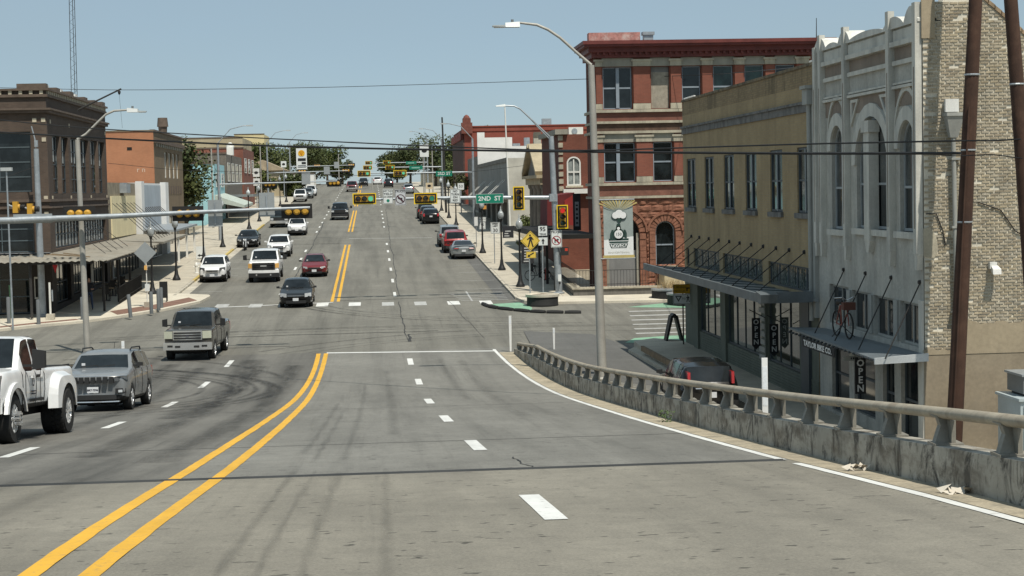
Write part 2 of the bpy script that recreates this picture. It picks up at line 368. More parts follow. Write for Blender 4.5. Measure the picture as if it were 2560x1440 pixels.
MB().quad((p0.x, p0.y-.2, prof(p0.y)+.02), (p1.x, p1.y-.2, prof(p1.y)+.02), (p1.x, p1.y+.25, prof(p1.y)+.02), (p0.x, p0.y+.25, prof(p0.y)+.02)).build('stop_line', m_wpaint, road)
for a, b in (((873,597),(1080,595)), ((870,520),(1090,518))):
    p0, p1 = onground(*a), onground(*b); MB().quad((p0.x, p0.y-.2, prof(p0.y)+.02), (p1.x, p1.y-.2, prof(p1.y)+.02), (p1.x, p1.y+.3, prof(p1.y)+.02), (p0.x, p0.y+.3, prof(p0.y)+.02)).build('stop_line', m_wpaint, road)
# 2nd street beyond the frontage corner: zebra bars running away to the right, bay hatching
for i in range(6):
    y = 80.2+i*2.15; strip(MB(), 12.0+.25*i, 24., y, y+.42, prof, .019, .3).build('crosswalk_bar', m_wworn, road)
for i in range(6):
    y = 99.6+i*1.0; strip(MB(), 4.9-.1*i, 7.6, y, y+.14, prof, .019, .1).build('bay_hatching', m_wworn, road)
line('parking_line', road, 5.45, 5.55, 99.2, 105.5, .019, m_wworn)
for y, x0 in ((107, 5.6), (113.5, 5.7), (120.5, 5.8), (127.5, 5.8), (134.5, 5.8), (141, 5.8), (148, 5.8), (154.5, 5.5)):
    strip(MB(), x0, 7.75, y, y+.1, prof, .019, .05).build('parking_line', m_wworn, road)
for y in (110, 116.5, 123, 129.5, 136, 142.5, 149):
    strip(MB(), -11.5, -9.4, y, y+.1, prof, .019, .05).build('parking_line', m_wworn, road)
# cracks and turning rubber
def ribbon(pts, w, dz, pf=prof):
    mb = MB(); n = len(pts)
    for i, (x, y) in enumerate(pts):
        a = pts[max(0, i-1)]; b = pts[min(n-1, i+1)]; dx, dy = b[0]-a[0], b[1]-a[1]; l = math.hypot(dx, dy) or 1
        ww = w*(.6+.8*rnd.random()) if w < .1 else w
        for s in (-1, 1): mb.v.append((x-dy/l*ww*s, y+dx/l*ww*s, pf(y)+dz))
    mb.f = [(2*i, 2*i+1, 2*i+3, 2*i+2) for i in range(n-1)]; mb.m = [0]*(n-1); mb.uv = [0., 1.]*n; return mb
def wander(x0, y0, x1, y1, n=26, a=.12):
    out = []; w = 0
    for i in range(n+1):
        t = i/n; w += rnd.uniform(-a, a)*.6; w *= .85; out.append((x0+(x1-x0)*t+w, y0+(y1-y0)*t)); 
    return out
for pts, w in ((wander(1.5, 80, 1.35, 100, 60, .06), .022), (wander(1.55, 79.5, 1.5, 83, 12, .1), .06), (wander(1.45, 104, 1.75, 235, 160, .06), .022), (wander(-5.3, 104, -5.4, 200, 140, .08), .028), (wander(5.0, 80, 4.2, 100, 50, .06), .012)):
    ribbon(pts, w, .0205).build('pavement_crack', m_tar, road)
for pts, w in ((wander(2.12, JOINT+.3, 2.0, JOINT+2.6, 14, .06), .012),): ribbon(pts, w, .0395).build('pavement_crack', m_tar, ramp_o)
for y0, x0, x1 in ((78.7, -11, -3.8), (79.2, -16, -9), (84, -8, 3), (101.6, -2, 6), (157.8, -7, 6), (158.4, -11, -3)):
    pts = [(x0+(x1-x0)*i/14, y0+rnd.uniform(-.12, .12)+(.02*i)) for i in range(15)]; ribbon(pts, .05, .021).build('pavement_crack', m_tar, road)
def arc(cx, cy, r, a0, a1, n=26, el=1.): return [(cx+r*math.cos(R(a0+(a1-a0)*i/n)), cy+el*r*math.sin(R(a0+(a1-a0)*i/n))) for i in range(n+1)]
k = 0
for cx, cy, r, a0, a1, el in ((-13, 58.2, 8.2, -50, 80, 1.3), (-13.4, 58, 8.9, -40, 85, 1.35), (-13.6, 58, 9.6, -60, 70, 1.4), (-13.2, 58.5, 7.4, -40, 90, 1.4), (-13.8, 58, 10.3, -35, 70, 1.3), (-14.2, 57.5, 11, -50, 60, 1.3), (-13.8, 60, 10.8, 10, 85, 1.5), (-12.5, 62, 8.5, 20, 95, 1.6),
                              (8.5, 104, 12, 200, 262, 1.2), (8.8, 105, 13.5, 205, 265, 1.2), (10, 106, 15.5, 205, 262, 1.2), (8, 66, 14, 95, 150, 1.1), (8.4, 64, 16, 95, 150, 1.15), (9.5, 62, 19, 95, 140, 1.2),
                              (-2, 40, 44, 70, 108, 1.), (-1, 42, 44.5, 72, 106, 1.), (0, 30, 55.5, 78, 104, 1.), (1, 34, 53, 80, 102, 1.)):
    k += 1; ribbon(arc(cx, cy, r, a0, a1, 34, el), rnd.uniform(.12, .3), (.0215 if cy > 60 or r > 40 else .0402)+.0006*k).build('tyre_mark', m_rubber2, road if cy > 60 or r > 40 else ramp_o)
for k, (x, y0, y1, w) in enumerate(((-4.6, 30, 70, .22), (-3.2, 28, 70, .2), (-8.3, 40, 72, .25), (-7.0, 36, 70, .2), (-5.0, 44, 73, .3), (-9.4, 50, 73, .2), (-1.1, 29, 50, .05), (-.85, 27, 46, .05), (-.4, 27, 60, .06), (.4, 34, 66, .1), (3.4, 40, 70, .16), (2.6, 50, 71, .1))):
    pts = [(x+(-.9 if x < -2 else -.35)*((60-y)/30)**2*(.35), y) for y in [y0+(y1-y0)*i/24 for i in range(25)]]
    ribbon(pts, w*(2.3 if x < -2 else 1.6), .0405+.0005*k).build('tyre_mark', m_rubber2 if x < -2 else m_rubber, ramp_o)
for k, (x, y0, y1, w) in enumerate(((-1.2, 7, 25, .04), (-.9, 6, 25, .04), (-.55, 8, 24.5, .05), (.1, 6, 25, .05), (-5, 8, 25, .15), (-4.2, 10, 25, .15))):
    pts = [(x-.1*((25-y)/18), y) for y in [y0+(y1-y0)*i/14 for i in range(15)]]
    ribbon(pts, w*1.5, .0405+.0005*k).build('tyre_mark', m_rubber, deck)

strip(MB(), 7.05, 7.98, 99.5, 157, prof, .0165, 3).build('gutter_strip', m_patch, road); strip(MB(), -11.88, -11.3, 108, 157, prof, .0165, 3).build('gutter_strip', m_kerb, road)
# ---- pavements: raised slabs with open joints and kerbs
KH = .14
def slabs(parent, X0, X1, y0, y1, nx, dy, mt, top=KH):
    y = y0
    while y < y1-.3:
        ye = min(y+dy, y1)
        for j in range(nx):
            a = X0+(X1-X0)*j/nx+.012; b = X0+(X1-X0)*(j+1)/nx-.012; t = top+rnd.uniform(-.006, .006)
            q = [(a, y+.012), (b, y+.012), (b, ye-.012), (a, ye-.012)]
            MB().hexa([(x, v, prof(v)-.05) for x, v in q], [(x, v, prof(v)+t) for x, v in q]).build('slab', mt, parent)
        y = ye
def sheet_block(name, mt, parent, pts, top, pf=prof):
    return MB().prism(pts, lambda a, b, d: (a, b, pf(b)+d), -.08, top).build(name, mt, parent)
pav_r = MB(); strip(pav_r, 8.16, 13.4, 99.5, 470, prof, KH-.03, 4); pav_r = tag(pav_r.build('pavement_east', m_kerb), 'concrete pavement along the shops beyond the signal', kind='structure')
pav_l = MB(); strip(pav_l, -18.4, -12.06, 106.5, 470, prof, KH-.03, 4); pav_l = tag(pav_l.build('pavement_west', m_kerb), 'concrete pavement along the shopfronts across the street', kind='structure')
slabs(pav_r, 8.16, 13.3, 99.6, 156, 2, 2.4, m_conc); slabs(pav_r, 8.16, 13.3, 178, 262, 2, 4, m_conc)
slabs(pav_l, -18.3, -12.06, 106.6, 157, 3, 2.4, m_conc); slabs(pav_l, -18.3, -12.06, 177, 262, 2, 4, m_conc)
def kerb(parent, X0, X1, y0, y1, dy=3.):
    y = y0
    while y < y1-.3:
        ye = min(y+dy, y1); q = [(X0, y+.008), (X1, y+.008), (X1, ye-.008), (X0, ye-.008)]
        MB().hexa([(x, v, prof(v)-.08) for x, v in q], [(x, v, prof(v)+KH+.004) for x, v in q]).build('kerb_stone', m_kerb, parent); y = ye
kerb(pav_r, 7.98, 8.15, 99.6, 156); kerb(pav_r, 7.98, 8.15, 178, 262, 6)
kerb(pav_l, -12.05, -11.88, 106.6, 157); kerb(pav_l, -12.05, -11.88, 177, 262, 6)
m_ykerb = M('faded_yellow_kerb', (.50, .38, .12), .85, var=.25, fine=.15)
for a, b in ((118, 131), (140, 152), (181, 196)):
    q = [(-12.055, a), (-11.874, a), (-11.874, b), (-12.055, b)]; MB().hexa([(x, v, prof(v)-.02) for x, v in q], [(x, v, prof(v)+KH+.009) for x, v in q]).build('yellow_kerb', m_ykerb, pav_l)
# corner build-out at the near left, paved in brick and concrete
cor = [tuple(onground(*q).xy) for q in ((0,830),(100,819),(205,809),(300,796),(410,779),(500,759),(526,746))]
cor = [(-60, 86.5), (-30, 87.8)] + cor + [(-9.9, 106.5), (-11.9, 108), (-18.4, 108), (-60, 101)]
corner = sheet_block('pavement_corner', m_conc2, None, cor, KH); tag(corner, 'pale concrete corner pavement with brick bands', kind='structure')
e = [tuple(onground(*q).xy) for q in ((0,830),(100,819),(205,809),(300,796),(410,779),(500,759),(526,746))]
cx, cy = -14, 101
ins = lambda p, k: (p[0]+(cx-p[0])*k[0], p[1]+(cy-p[1])*k[1])
for (a, b) in ((0, 2), (3, 5)):
    seg = e[a:b+1]; inn = [(p[0]-.5, p[1]+1.05) for p in seg]; out = [(p[0]-.2, p[1]+.5) for p in seg]
    if a == 3: inn = [(p[0]-.9, p[1]+2.6) for p in seg]
    MB().prism(out+inn[::-1], lambda a, b, d: (a, b, prof(b)+d), KH-.02, KH+.006).build('brick_band', m_brickpave, corner)
# near right corner pavement in front of the brown shop, with a step
pav_f = sheet_block('pavement_shop', m_conc, None, [(11.1, 30), (12.9, 30), (12.9, 73.2), (11.9, 74.6), (10.9, 73.6), (10.75, 70), (10.9, 60)], .34, base); tag(pav_f, 'raised concrete pavement under the brown shop awning', kind='structure')
sheet_block('step', m_conc, pav_f, [(10.55, 58), (11.0, 58), (10.85, 70), (10.9, 73), (10.35, 71.5)], .17, base)
m_wood = M('weathered_timber', (.23, .165, .10), .85, var=.25, vs=3, streak=((.08, .06, .04), .5, 3))
MB().bar((10.72, 59.5, .26), (10.62, 69.5, .26), .12, .2).build('timber_edge', m_wood, pav_f)
# north-east corner: low terrace pavement of the red building and green painted bulb with rubber kerb
pav_c = sheet_block('pavement_terrace', m_conc2, None, [(8.0, 99.55), (8.3, 97.4), (9.5, 96.2), (16.5, 95.6), (60, 95.2), (60, 101.4), (13.3, 101.4), (13.3, 99.55)], KH, prof); tag(pav_c, 'pale concrete corner pavement below the red building', kind='structure')
gp = [tuple(onground(*q).xy) for q in ((1228,762),(1300,757),(1330,770),(1330,780),(1275,774))]
MB().add([(x, y, prof(y)+.022) for x, y in gp], [tuple(range(len(gp)))]).build('green_paint', m_green, road)
MB().add([(x, y, prof(y)+.022) for x, y in ((13.5, 93.4), (16.6, 92.2), (30, 91.5), (30, 94.8), (16, 95.2))], [(0, 1, 2, 3, 4)]).build('green_paint', m_green, road)
MB().add([(x, y, prof(y)+.022) for x, y in ((10.9, 76.3), (12.6, 75.2), (19, 75.4), (19, 78.6), (13.4, 78.9), (11.6, 78.2))], [(0, 1, 2, 3, 4, 5)]).build('green_paint', m_green, road)
m_rub = M('black_rubber', (.022, .022, .021), .8, var=.3, fine=.2)
kp = [tuple(onground(*q).xy) for q in ((1206,762),(1222,770),(1245,774),(1285,779),(1325,782),(1365,784),(1410,785),(1455,785))]
for i, (a, b) in enumerate(zip(kp, kp[1:])):
    A = Vector((*a, prof(a[1])+.07)); B = Vector((*b, prof(b[1])+.07)); d = (B-A)*.05
    o = MB().tube([A+d, A+(B-A)*.35, A+(B-A)*.65, B-d], [.1, .12, .12, .1], 8).build('rubber_kerb', m_rub, None, True)
    tag(o, '%s black rubber kerb block edging the green corner bulb' % ('first', 'second', 'third', 'fourth', 'fifth', 'sixth', 'seventh')[i]+', counted from the crosswalk', 'kerb', 'rubber kerb blocks')
# litter and weeds on the gutter
for i, (px, py) in enumerate(((2390,1243),(2140,1186))):
    p = onground(px, py); mb = MB()
    for k in range(9):
        a = rnd.uniform(0, 6.3); q = Vector((p.x+rnd.uniform(-.16, .16), p.y+rnd.uniform(-.1, .1), prof(p.y)+.06)); s = rnd.uniform(.05, .1)
        mb.add([q+Vector((math.cos(a)*s, math.sin(a)*s, rnd.uniform(0, .05))), q+Vector((math.cos(a+2)*s, math.sin(a+2)*s, -.02)), q+Vector((math.cos(a+4)*s, math.sin(a+4)*s, rnd.uniform(0, .07)))], [(0, 1, 2)])
    tag(mb.build('litter', M('litter_%s' % i, (.55, .5, .42), .9)), ('crumpled pale litter lying by the barrier foot', 'thin scrap of litter by the edge line')[i], 'litter')
# ---------------------------------------------------------------- bridge barrier: concrete parapet, cast posts, oval rail
def BARM():
    m, n, b = nodes_of('barrier_concrete'); p = pos(n)
    c = mix(n, ramp(n, noise(n, p, 1.2, 5, .65), .3, .7), (.29, .275, .235), (.47, .44, .375))
    c = mix(n, ramp(n, noise(n, pos(n, (2.2, 2.2, 1.5)), 1., 7, .75, .9), .49, .60, 0, .92), c, (.045, .042, .036))       # black algae stains running down
    c = mix(n, ramp(n, noise(n, pos(n, (.8, .8, 2.2)), 1., 5, .7), .47, .64, 0, .8), c, (.14, .118, .088))            # brown damp patches
    c = mix(n, ramp(n, noise(n, pos(n, (7, 7, .9)), 1., 5, .75, .5), .62, .74, 0, .55), c, (.04, .038, .033))
    c = mix(n, ramp(n, noise(n, p, 3.5, 5, .8), .6, .68, 0, .6), c, (.52, .50, .45))
    n.links.new(c, b.inputs['Base Color']); b.inputs['Roughness'].default_value = .92; bumpn(n, b, noise(n, p, 30, 5, .7), .4); return m
m_barrier = BARM()
m_rail = M('rail_beige_paint', (.335, .295, .225), .6, var=.16, vs=1.5, metal=.05, patch=((.2, .15, .10), .6, 2.2), fine=.1, fs=12)
m_post = M('cast_metal_post', (.235, .22, .185), .6, metal=.2, var=.18, vs=2)
bar = thing('bridge_barrier', 'stained concrete bridge parapet with cast posts and a long oval metal rail', 'barrier', (6, 40, 1))
cuts = [-12, 2, 12, 20.5, 28.7, 36.8, 45, 53, 60.5, BAR_END]
bz = lambda y: prof(y)
PH = .47                                       # parapet height
def htop(y): return PH if y < 66 else PH-.25*(y-66)/(BAR_END-66)
for a, b in zip(cuts, cuts[1:]):
    mb = MB(); n = 5
    for i in range(n+1):
        y = a+.012+(b-a-.024)*i/n; x = X_bar(y); h = htop(y)
        for dx, z in ((0, -.1), (.0, h), (.36, h), (.36, -.1)): mb.v.append((x+dx, y, bz(y)+z))
    for i in range(n):
        for j in range(3): mb.f.append((4*i+j, 4*i+j+1, 4*i+5+j, 4*i+4+j)); mb.m.append(0)
    mb.f += [(0, 3, 2, 1), (4*n, 4*n+1, 4*n+2, 4*n+3)]; mb.m += [0, 0]
    mb.build('parapet', m_barrier, bar)
ry = [-12+1.5*i for i in range(int((BAR_END+12)/1.5))]+[BAR_END-.2]
RH = lambda y: htop(y)+(.36 if y < 66 else .36-.15*(y-66)/(BAR_END-66))
def railseg(y0, y1):
    mb = MB(); n = 10; k = max(2, int((y1-y0)/1.5)+1)
    for i in range(k):
        y = y0+(y1-y0)*i/(k-1); x = X_bar(y)+.17; z = bz(y)+RH(y)
        for j in range(n):
            t = 2*math.pi*j/n; mb.v.append((x+.085*math.cos(t), y, z+.066*math.sin(t)))
    mb.f = [(i*n+j, i*n+(j+1) % n, (i+1)*n+(j+1) % n, (i+1)*n+j) for i in range(k-1) for j in range(n)]+[tuple(range(n)), tuple((k-1)*n+j for j in range(n))]; mb.m = [0]*len(mb.f)
    return mb.build('rail', m_rail, bar, 60)
rc = [-12, 6, 15.6, 30, 47, 60.5, BAR_END-.3]
for a, b in zip(rc, rc[1:]): railseg(a+.01, b-.01)
yy = BAR_END-.9; posts = []
while yy > 3:
    posts.append(yy); yy -= 2.02 if yy > 30 else 2.05
for y in posts:
    x = X_bar(y); z0 = bz(y)+htop(y); z1 = bz(y)+RH(y); h = z1-z0
    mb = MB()
    # a cast web: broad leaning foot towards the traffic, narrow neck under the rail
    prof2 = [(-.06+.05, 0), (.30, 0), (.255, .10*h), (.235, .55*h), (.25, .86*h), (.10, .86*h), (.12, .6*h), (.035, .12*h)]
    mb.prism(prof2, lambda a, b, d, x=x, y=y, z0=z0: (x+a, y+d+b*.42, z0+b), -.055, .055)
    mb.box(x-.0, x+.33, y-.14, y+.14, z0, z0+.035); mb.box(x+.09, x+.25, y+.42*.86*h-.05, y+.42*.86*h+.2, z0+.84*h, z0+h-.04)
    mb.box(x+.2, x+.25, y-.1, y+.10, z0, z0+.8*h)
    mb.build('post', m_post, bar)
tag(MB().tube([(X_bar(BAR_END)+.17, BAR_END-.15, bz(BAR_END)-.1), (X_bar(BAR_END)+.17, BAR_END-.1, bz(BAR_END)+.35), (X_bar(BAR_END)+.17, BAR_END-.2, bz(BAR_END)+RH(BAR_END))], .06).build('end_post', m_post, bar))
# weeds in a parapet joint
m_weed = M('weed_green', (.07, .11, .035), .8, var=.4, vs=6)
p = onground(1675, 1058)
mb = MB()
for k in range(90):
    a = rnd.uniform(0, 6.3); q = Vector((p.x+rnd.uniform(-.22, .05), p.y+rnd.uniform(-.3, .3), prof(p.y)+rnd.uniform(.03, .24))); s = rnd.uniform(.03, .07); t = Vector((math.cos(a)*s, math.sin(a)*s, rnd.uniform(-.02, .06))); w = Vector((-math.sin(a), math.cos(a), .3))*s*.4
    mb.add([q, q+t*.5+w, q+t, q+t*.5-w], [(0, 1, 2, 3)])
tag(mb.build('weed_clump', m_weed), 'green weed clump growing at the foot of the parapet', 'weed', kind='stuff')
# delineator posts
m_white = M('white_plastic', (.78, .78, .76), .5, var=.05, fine=.03)
m_refl = M('reflector_sheet', (.75, .78, .8), .25, var=.05)
def delineator(base_p, h, w, label):
    t = thing('delineator_post', label, 'post', base_p)
    x, y, z = base_p
    MB().prism([(-w*.32, 0), (w*.32, 0), (w*.5, h*.72), (w*.5, h), (-w*.5, h), (-w*.5, h*.72)], lambda a, b, d: (x+a, y+d, z+b), -.02, .02).build('blade', m_white, t)
    MB().box(x-w*.4, x+w*.4, y-.024, y-.021, z+h*.78, z+h*.96).build('reflector', m_refl, t)
p = at(1277, 890, BAR_END+.6); delineator((p.x, p.y, prof(p.y)+.05), 1.5, .11, 'thin white delineator post at the tip of the bridge barrier')
p = at(1386, 905, 74); delineator((p.x, p.y, base(p.y)), .95, .09, 'short white delineator post behind the barrier, beside the lamp post')
delineator((X_bar(29.7)+.45, 29.7, 0.), at(1830, 897, 29.7).z, .1, 'broad white delineator blade standing on the parapet beside the black car')
p = at(308, 880, 72.5); delineator((p.x, p.y, prof(p.y)), 1.0, .12, 'white delineator post behind the grey SUV with the slotted grille')
# ---------------------------------------------------------------- facade tools
class Fr:
    """a facade: origin, horizontal direction u, outward normal n"""
    def __init__(s, o, u, n): s.o = Vector(o); s.u = Vector(u); s.n = Vector(n)
    def p(s, a, z, d=0.): return s.o + s.u*a + Vector((0, 0, z)) + s.n*d
def fbox(mb, fr, a0, a1, z0, z1, d0, d1, m=0):
    q = [fr.p(a, z, d) for d in (d0, d1) for a, z in ((a0, z0), (a1, z0), (a1, z1), (a0, z1))]
    return mb.add(q, ((0,3,2,1),(4,5,6,7),(0,1,5,4),(1,2,6,5),(2,3,7,6),(3,0,4,7)), m)
def fprism(mb, fr, poly, d0, d1, m=0): return mb.prism(poly, lambda a, z, d: fr.p(a, z, d), d0, d1, m)
def wall_open(mb, fr, a0, a1, z0, z1, ops, dep=.2, m=0, d=0.):
    """wall face with openings (a0,a1,z0,z1[,rise]); rise > 0: arched head of that height"""
    A = sorted({a0, a1, *[v for o in ops for v in o[:2] if a0 < v < a1]}); Z = sorted({z0, z1, *[v for o in ops for v in o[2:4] if z0 < v < z1]})
    for i in range(len(A)-1):
        run = None
        for j in range(len(Z)-1):
            ca, cz = (A[i]+A[i+1])/2, (Z[j]+Z[j+1])/2
            hole = any(o[0] < ca < o[1] and o[2] < cz < o[3] for o in ops)
            if not hole:
                if run is None: run = [Z[j], Z[j+1]]
                else: run[1] = Z[j+1]
            if (hole or j == len(Z)-2) and run:
                mb.quad(fr.p(A[i], run[0], d), fr.p(A[i+1], run[0], d), fr.p(A[i+1], run[1], d), fr.p(A[i], run[1], d), m); run = None
    for o in ops:
        b0, b1, y0, y1 = o[:4]; rise = o[4] if len(o) > 4 else 0
        zs = y1-rise
        mb.quad(fr.p(b0, y0, d), fr.p(b0, zs, d), fr.p(b0, zs, d-dep), fr.p(b0, y0, d-dep), m)
        mb.quad(fr.p(b1, y0, d-dep), fr.p(b1, zs, d-dep), fr.p(b1, zs, d), fr.p(b1, y0, d), m)
        mb.quad(fr.p(b0, y0, d), fr.p(b0, y0, d-dep), fr.p(b1, y0, d-dep), fr.p(b1, y0, d), m)
        if not rise: mb.quad(fr.p(b0, y1, d-dep), fr.p(b0, y1, d), fr.p(b1, y1, d), fr.p(b1, y1, d-dep), m)
        else:
            c = (b0+b1)/2; w = (b1-b0)/2; n = 12
            pts = [(c-w*math.cos(math.pi*k/n), zs+rise*math.sin(math.pi*k/n)) for k in range(n+1)]
            for (pa, pz), (qa, qz) in zip(pts, pts[1:]):
                mb.quad(fr.p(pa, pz, d), fr.p(qa, qz, d), fr.p(qa, qz, d-dep), fr.p(pa, pz, d-dep), m)
                mb.quad(fr.p(pa, pz, d), fr.p(pa, y1, d), fr.p(qa, y1, d), fr.p(qa, qz, d), m)
    return mb
def arch_pts(c, w, zs, rise, n=12): return [(c-w*math.cos(math.pi*k/n), zs+rise*math.sin(math.pi*k/n)) for k in range(n+1)]
def window(parent, fr, a0, a1, z0, z1, d, fm, gm, nx=1, ny=2, fw=.06, bw=.035, rise=0, th=.06, split=None, name='window', gm2=None):
    """a window part (frame bars) with its panes as sub-parts, set at depth d (negative: behind the face)"""
    mb = MB()
    fbox(mb, fr, a0, a0+fw, z0, z1-rise, d, d+th); fbox(mb, fr, a1-fw, a1, z0, z1-rise, d, d+th); fbox(mb, fr, a0+fw, a1-fw, z0, z0+fw, d, d+th)
    if rise:
        c, w = (a0+a1)/2, (a1-a0)/2; o = arch_pts(c, w, z1-rise, rise); i = arch_pts(c, w-fw, z1-rise, rise-fw)
        for k in range(len(o)-1): fprism(mb, fr, [o[k], o[k+1], i[k+1], i[k]], d, d+th)
    else: fbox(mb, fr, a0+fw, a1-fw, z1-fw, z1, d, d+th)
    zi = split or [z0+(z1-rise*.3-z0)*k/ny for k in range(1, ny)]
    ai = [a0+(a1-a0)*k/nx for k in range(1, nx)]
    for z in zi: fbox(mb, fr, a0+fw, a1-fw, z-bw, z+bw, d+.004, d+th-.004)
    for a in ai: fbox(mb, fr, a-bw*.8, a+bw*.8, z0+fw, z1-fw-rise*.2, d+.008, d+th-.008)
    w = mb.build(name, fm, parent)
    zz = [z0+fw]+list(zi)+[z1-fw]; aa = [a0+fw]+ai+[a1-fw]
    for k in range(len(zz)-1):
        for j in range(len(aa)-1):
            pb = MB(); top = zz[k+1]; dd = d+.012+.004*((k+j) % 2)
            if rise and k == len(zz)-2:
                c, hw = (a0+a1)/2, (a1-a0)/2-fw*.6
                ar = [(a, z) for a, z in arch_pts(c, hw, z1-rise, rise-fw*.6, 16) if aa[j]-1e-6 <= a <= aa[j+1]+1e-6]
                f = lambda a: (z1-rise)+(rise-fw*.6)*math.sqrt(max(0, 1-((a-c)/hw)**2))
                ar = [(aa[j], f(aa[j]))]+ar+[(aa[j+1], f(aa[j+1]))]
                fprism(pb, fr, [(aa[j+1], zz[k]), (aa[j], zz[k])]+ar, dd, dd+.008)
            else: fbox(pb, fr, aa[j], aa[j+1], zz[k], top, dd, dd+.008)
            pb.build('pane', gm2 if (gm2 and k == 0) else gm, w)
    return w
def text(parent, s, fr, a, z, d, size, mt, ext=.006, name='lettering', align='CENTER', bold=0., wide=1., up=False):
    """flat lettering on a facade frame; a,z: centre of the baseline row"""
    cu = bpy.data.curves.new('t', 'FONT'); cu.body = s; cu.size = size; cu.extrude = ext; cu.align_x = align; cu.align_y = 'CENTER'; cu.offset = bold; cu.resolution_u = 2
    o = bpy.data.objects.new('t', cu); COL.objects.link(o); dg = bpy.context.evaluated_depsgraph_get()
    me = bpy.data.meshes.new_from_object(o.evaluated_get(dg)); bpy.data.objects.remove(o); bpy.data.curves.remove(cu)
    U = fr.u*wide; Z = Vector((0, 0, 1)); O = ORI.get(parent.name, Vector()) if parent is not None else Vector()
    if up: U, Z = Vector((0, 0, 1)), -fr.u
    me.transform(Matrix(((U.x, Z.x, fr.n.x, 0), (U.y, Z.y, fr.n.y, 0), (U.z, Z.z, fr.n.z, 0), (0, 0, 0, 1)))); P = fr.p(a, z, d)-O; me.transform(Matrix.Translation(P))
    me.materials.clear(); me.materials.append(mt); return link(name, me, parent)

m_glass = GLASS('window_glass'); m_glassd = GLASS('dim_window_glass', (.02, .03, .038), .12); m_glassg = GLASS('greenish_glass', (.02, .045, .04), .1)
m_shade = GLASS('half_drawn_shade_glass', (.06, .065, .063), .12); m_shop = GLASS('shop_glass', (.05, .06, .052), .03, 3.4, .01)
m_black = M('black_metal', (.018, .018, .018), .5, var=.2, fine=.05); m_iron = M('dark_iron', (.03, .028, .026), .65, var=.25)
m_galv = M('galvanised_steel', (.36, .39, .41), .45, metal=.45, var=.16, vs=2.5, patch=((.5, .53, .55), .4, 5))
m_roof = M('roof_membrane', (.42, .41, .39), .9, var=.2); m_dark = M('dark_interior', (.012, .012, .011), .9, var=.2)
m_stone = M('weathered_limestone', (.42, .38, .29), .88, var=.2, vs=1.6, fine=.12, fs=18, streak=((.12, .11, .095), .6, 1.8))
def shell(parent, x0, x1, y0, y1, zr, m, zb=-.6, skip=(), mats=None, par=.5):
    """plain outer walls and a sunk roof deck behind the built facades"""
    mb = MB()
    if 's' not in skip: mb.quad((x0,y0,zb),(x1,y0,zb),(x1,y0,zr),(x0,y0,zr))
    if 'n' not in skip: mb.quad((x1,y1,zb),(x0,y1,zb),(x0,y1,zr),(x1,y1,zr))
    if 'w' not in skip: mb.quad((x0,y1,zb),(x0,y0,zb),(x0,y0,zr),(x0,y1,zr))
    if 'e' not in skip: mb.quad((x1,y0,zb),(x1,y1,zb),(x1,y1,zr),(x1,y0,zr))
    mb.build('wall', m, parent)
    MB().box(x0+.06, x1-.06, y0+.06, y1-.06, zr-par-.2, zr-par).build('roof', m_roof, parent)

# ================================================================ brown brick shop building
BX = 12.9
fw = Fr((BX, 0, 0), (0, 1, 0), (-1, 0, 0))
BY0, BY1, BTOP = 50.35, 72.4, 10.15
m_brown = BR('buff_brick', (.40, .30, .165), (.35, .26, .142), (.34, .275, .18), 'y', streak=((.10, .08, .055), .35, 1.4), var=.18)
m_brownx = BR('buff_brick_side', (.335, .25, .132), (.29, .212, .112), (.28, .225, .145), 'x', var=.18)
m_band = M('dark_stone_band', (.17, .165, .155), .85, var=.3, vs=2.5, streak=((.05, .05, .048), .7, 2.5))
m_cop = M('stained_coping', (.2, .155, .095), .9, var=.3, vs=1.5, streak=((.03, .028, .022), .9, 2.4), patch=((.05, .045, .035), .6, 1.2))
m_frameb = M('dark_window_paint', (.055, .07, .08), .5, var=.2)
m_framel = M('pale_window_paint', (.32, .35, .36), .55, var=.15)
brown = thing('shop_building', 'buff brick two storey shop building with six tall upper windows and long metal awning', 'building', (BX, 61, 0))
wins = [(69.6, 71.55), (65.85, 67.68), (62.12, 63.94), (58.42, 60.2), (54.7, 56.4), (50.95, 52.75)]
ops = [(a, b, 5.82, 7.8) for a, b in wins]
tr = [(65.0, 70.3, 3.45, 4.2), (57.7, 64.35, 3.45, 4.2), (50.75, 56.8, 3.45, 4.2), (71.3, 71.95, 3.45, 4.15)]
shopo = [(65.0, 69.1, .92, 3.3), (58.0, 63.6, .92, 3.3), (52.7, 56.9, .92, 3.3)]
mb = MB(); wall_open(mb, fw, BY0, BY1, 3.36, BTOP, ops+tr, .13); mb.build('facade', m_brown, brown)
m_greenw = M('grey_green_boards', (.135, .15, .12), .8, var=.15, vs=2, streak=((.07, .075, .06), .4, 2))
mb = MB(); wall_open(mb, fw, BY0, BY1, -.2, 3.359, shopo, .32, 0); mb.build('shopfront', m_greenw, brown)
for k in range(8):
    for a, b in ((BY0, 57.3), (57.6, 64.1), (64.5, 69.3)):
        mb = MB(); fbox(mb, fw, a+.02, b-.02, .2+k*.09, .2+k*.09+.075, .0, .016+.004*(k % 2)); mb.build('board', m_greenw, brown)
for (a, b) in wins:
    mb = MB(); fbox(mb, fw, a-.1, b+.1, 5.66, 5.82, -.2, .09); mb.build('sill', m_band, brown)
    window(brown, fw, a+.02, b-.02, 5.83, 7.79, -.1, m_frameb, m_shade, 2, 2, .07, .03, gm2=m_glass)
    mb = MB(); fbox(mb, fw, (a+b)/2-.035, (a+b)/2+.035, 5.85, 7.75, -.05, -.02); mb.build('mullion', m_framel, brown)
M_trac = M('tracery_paint', (.2, .2, .17), .6)
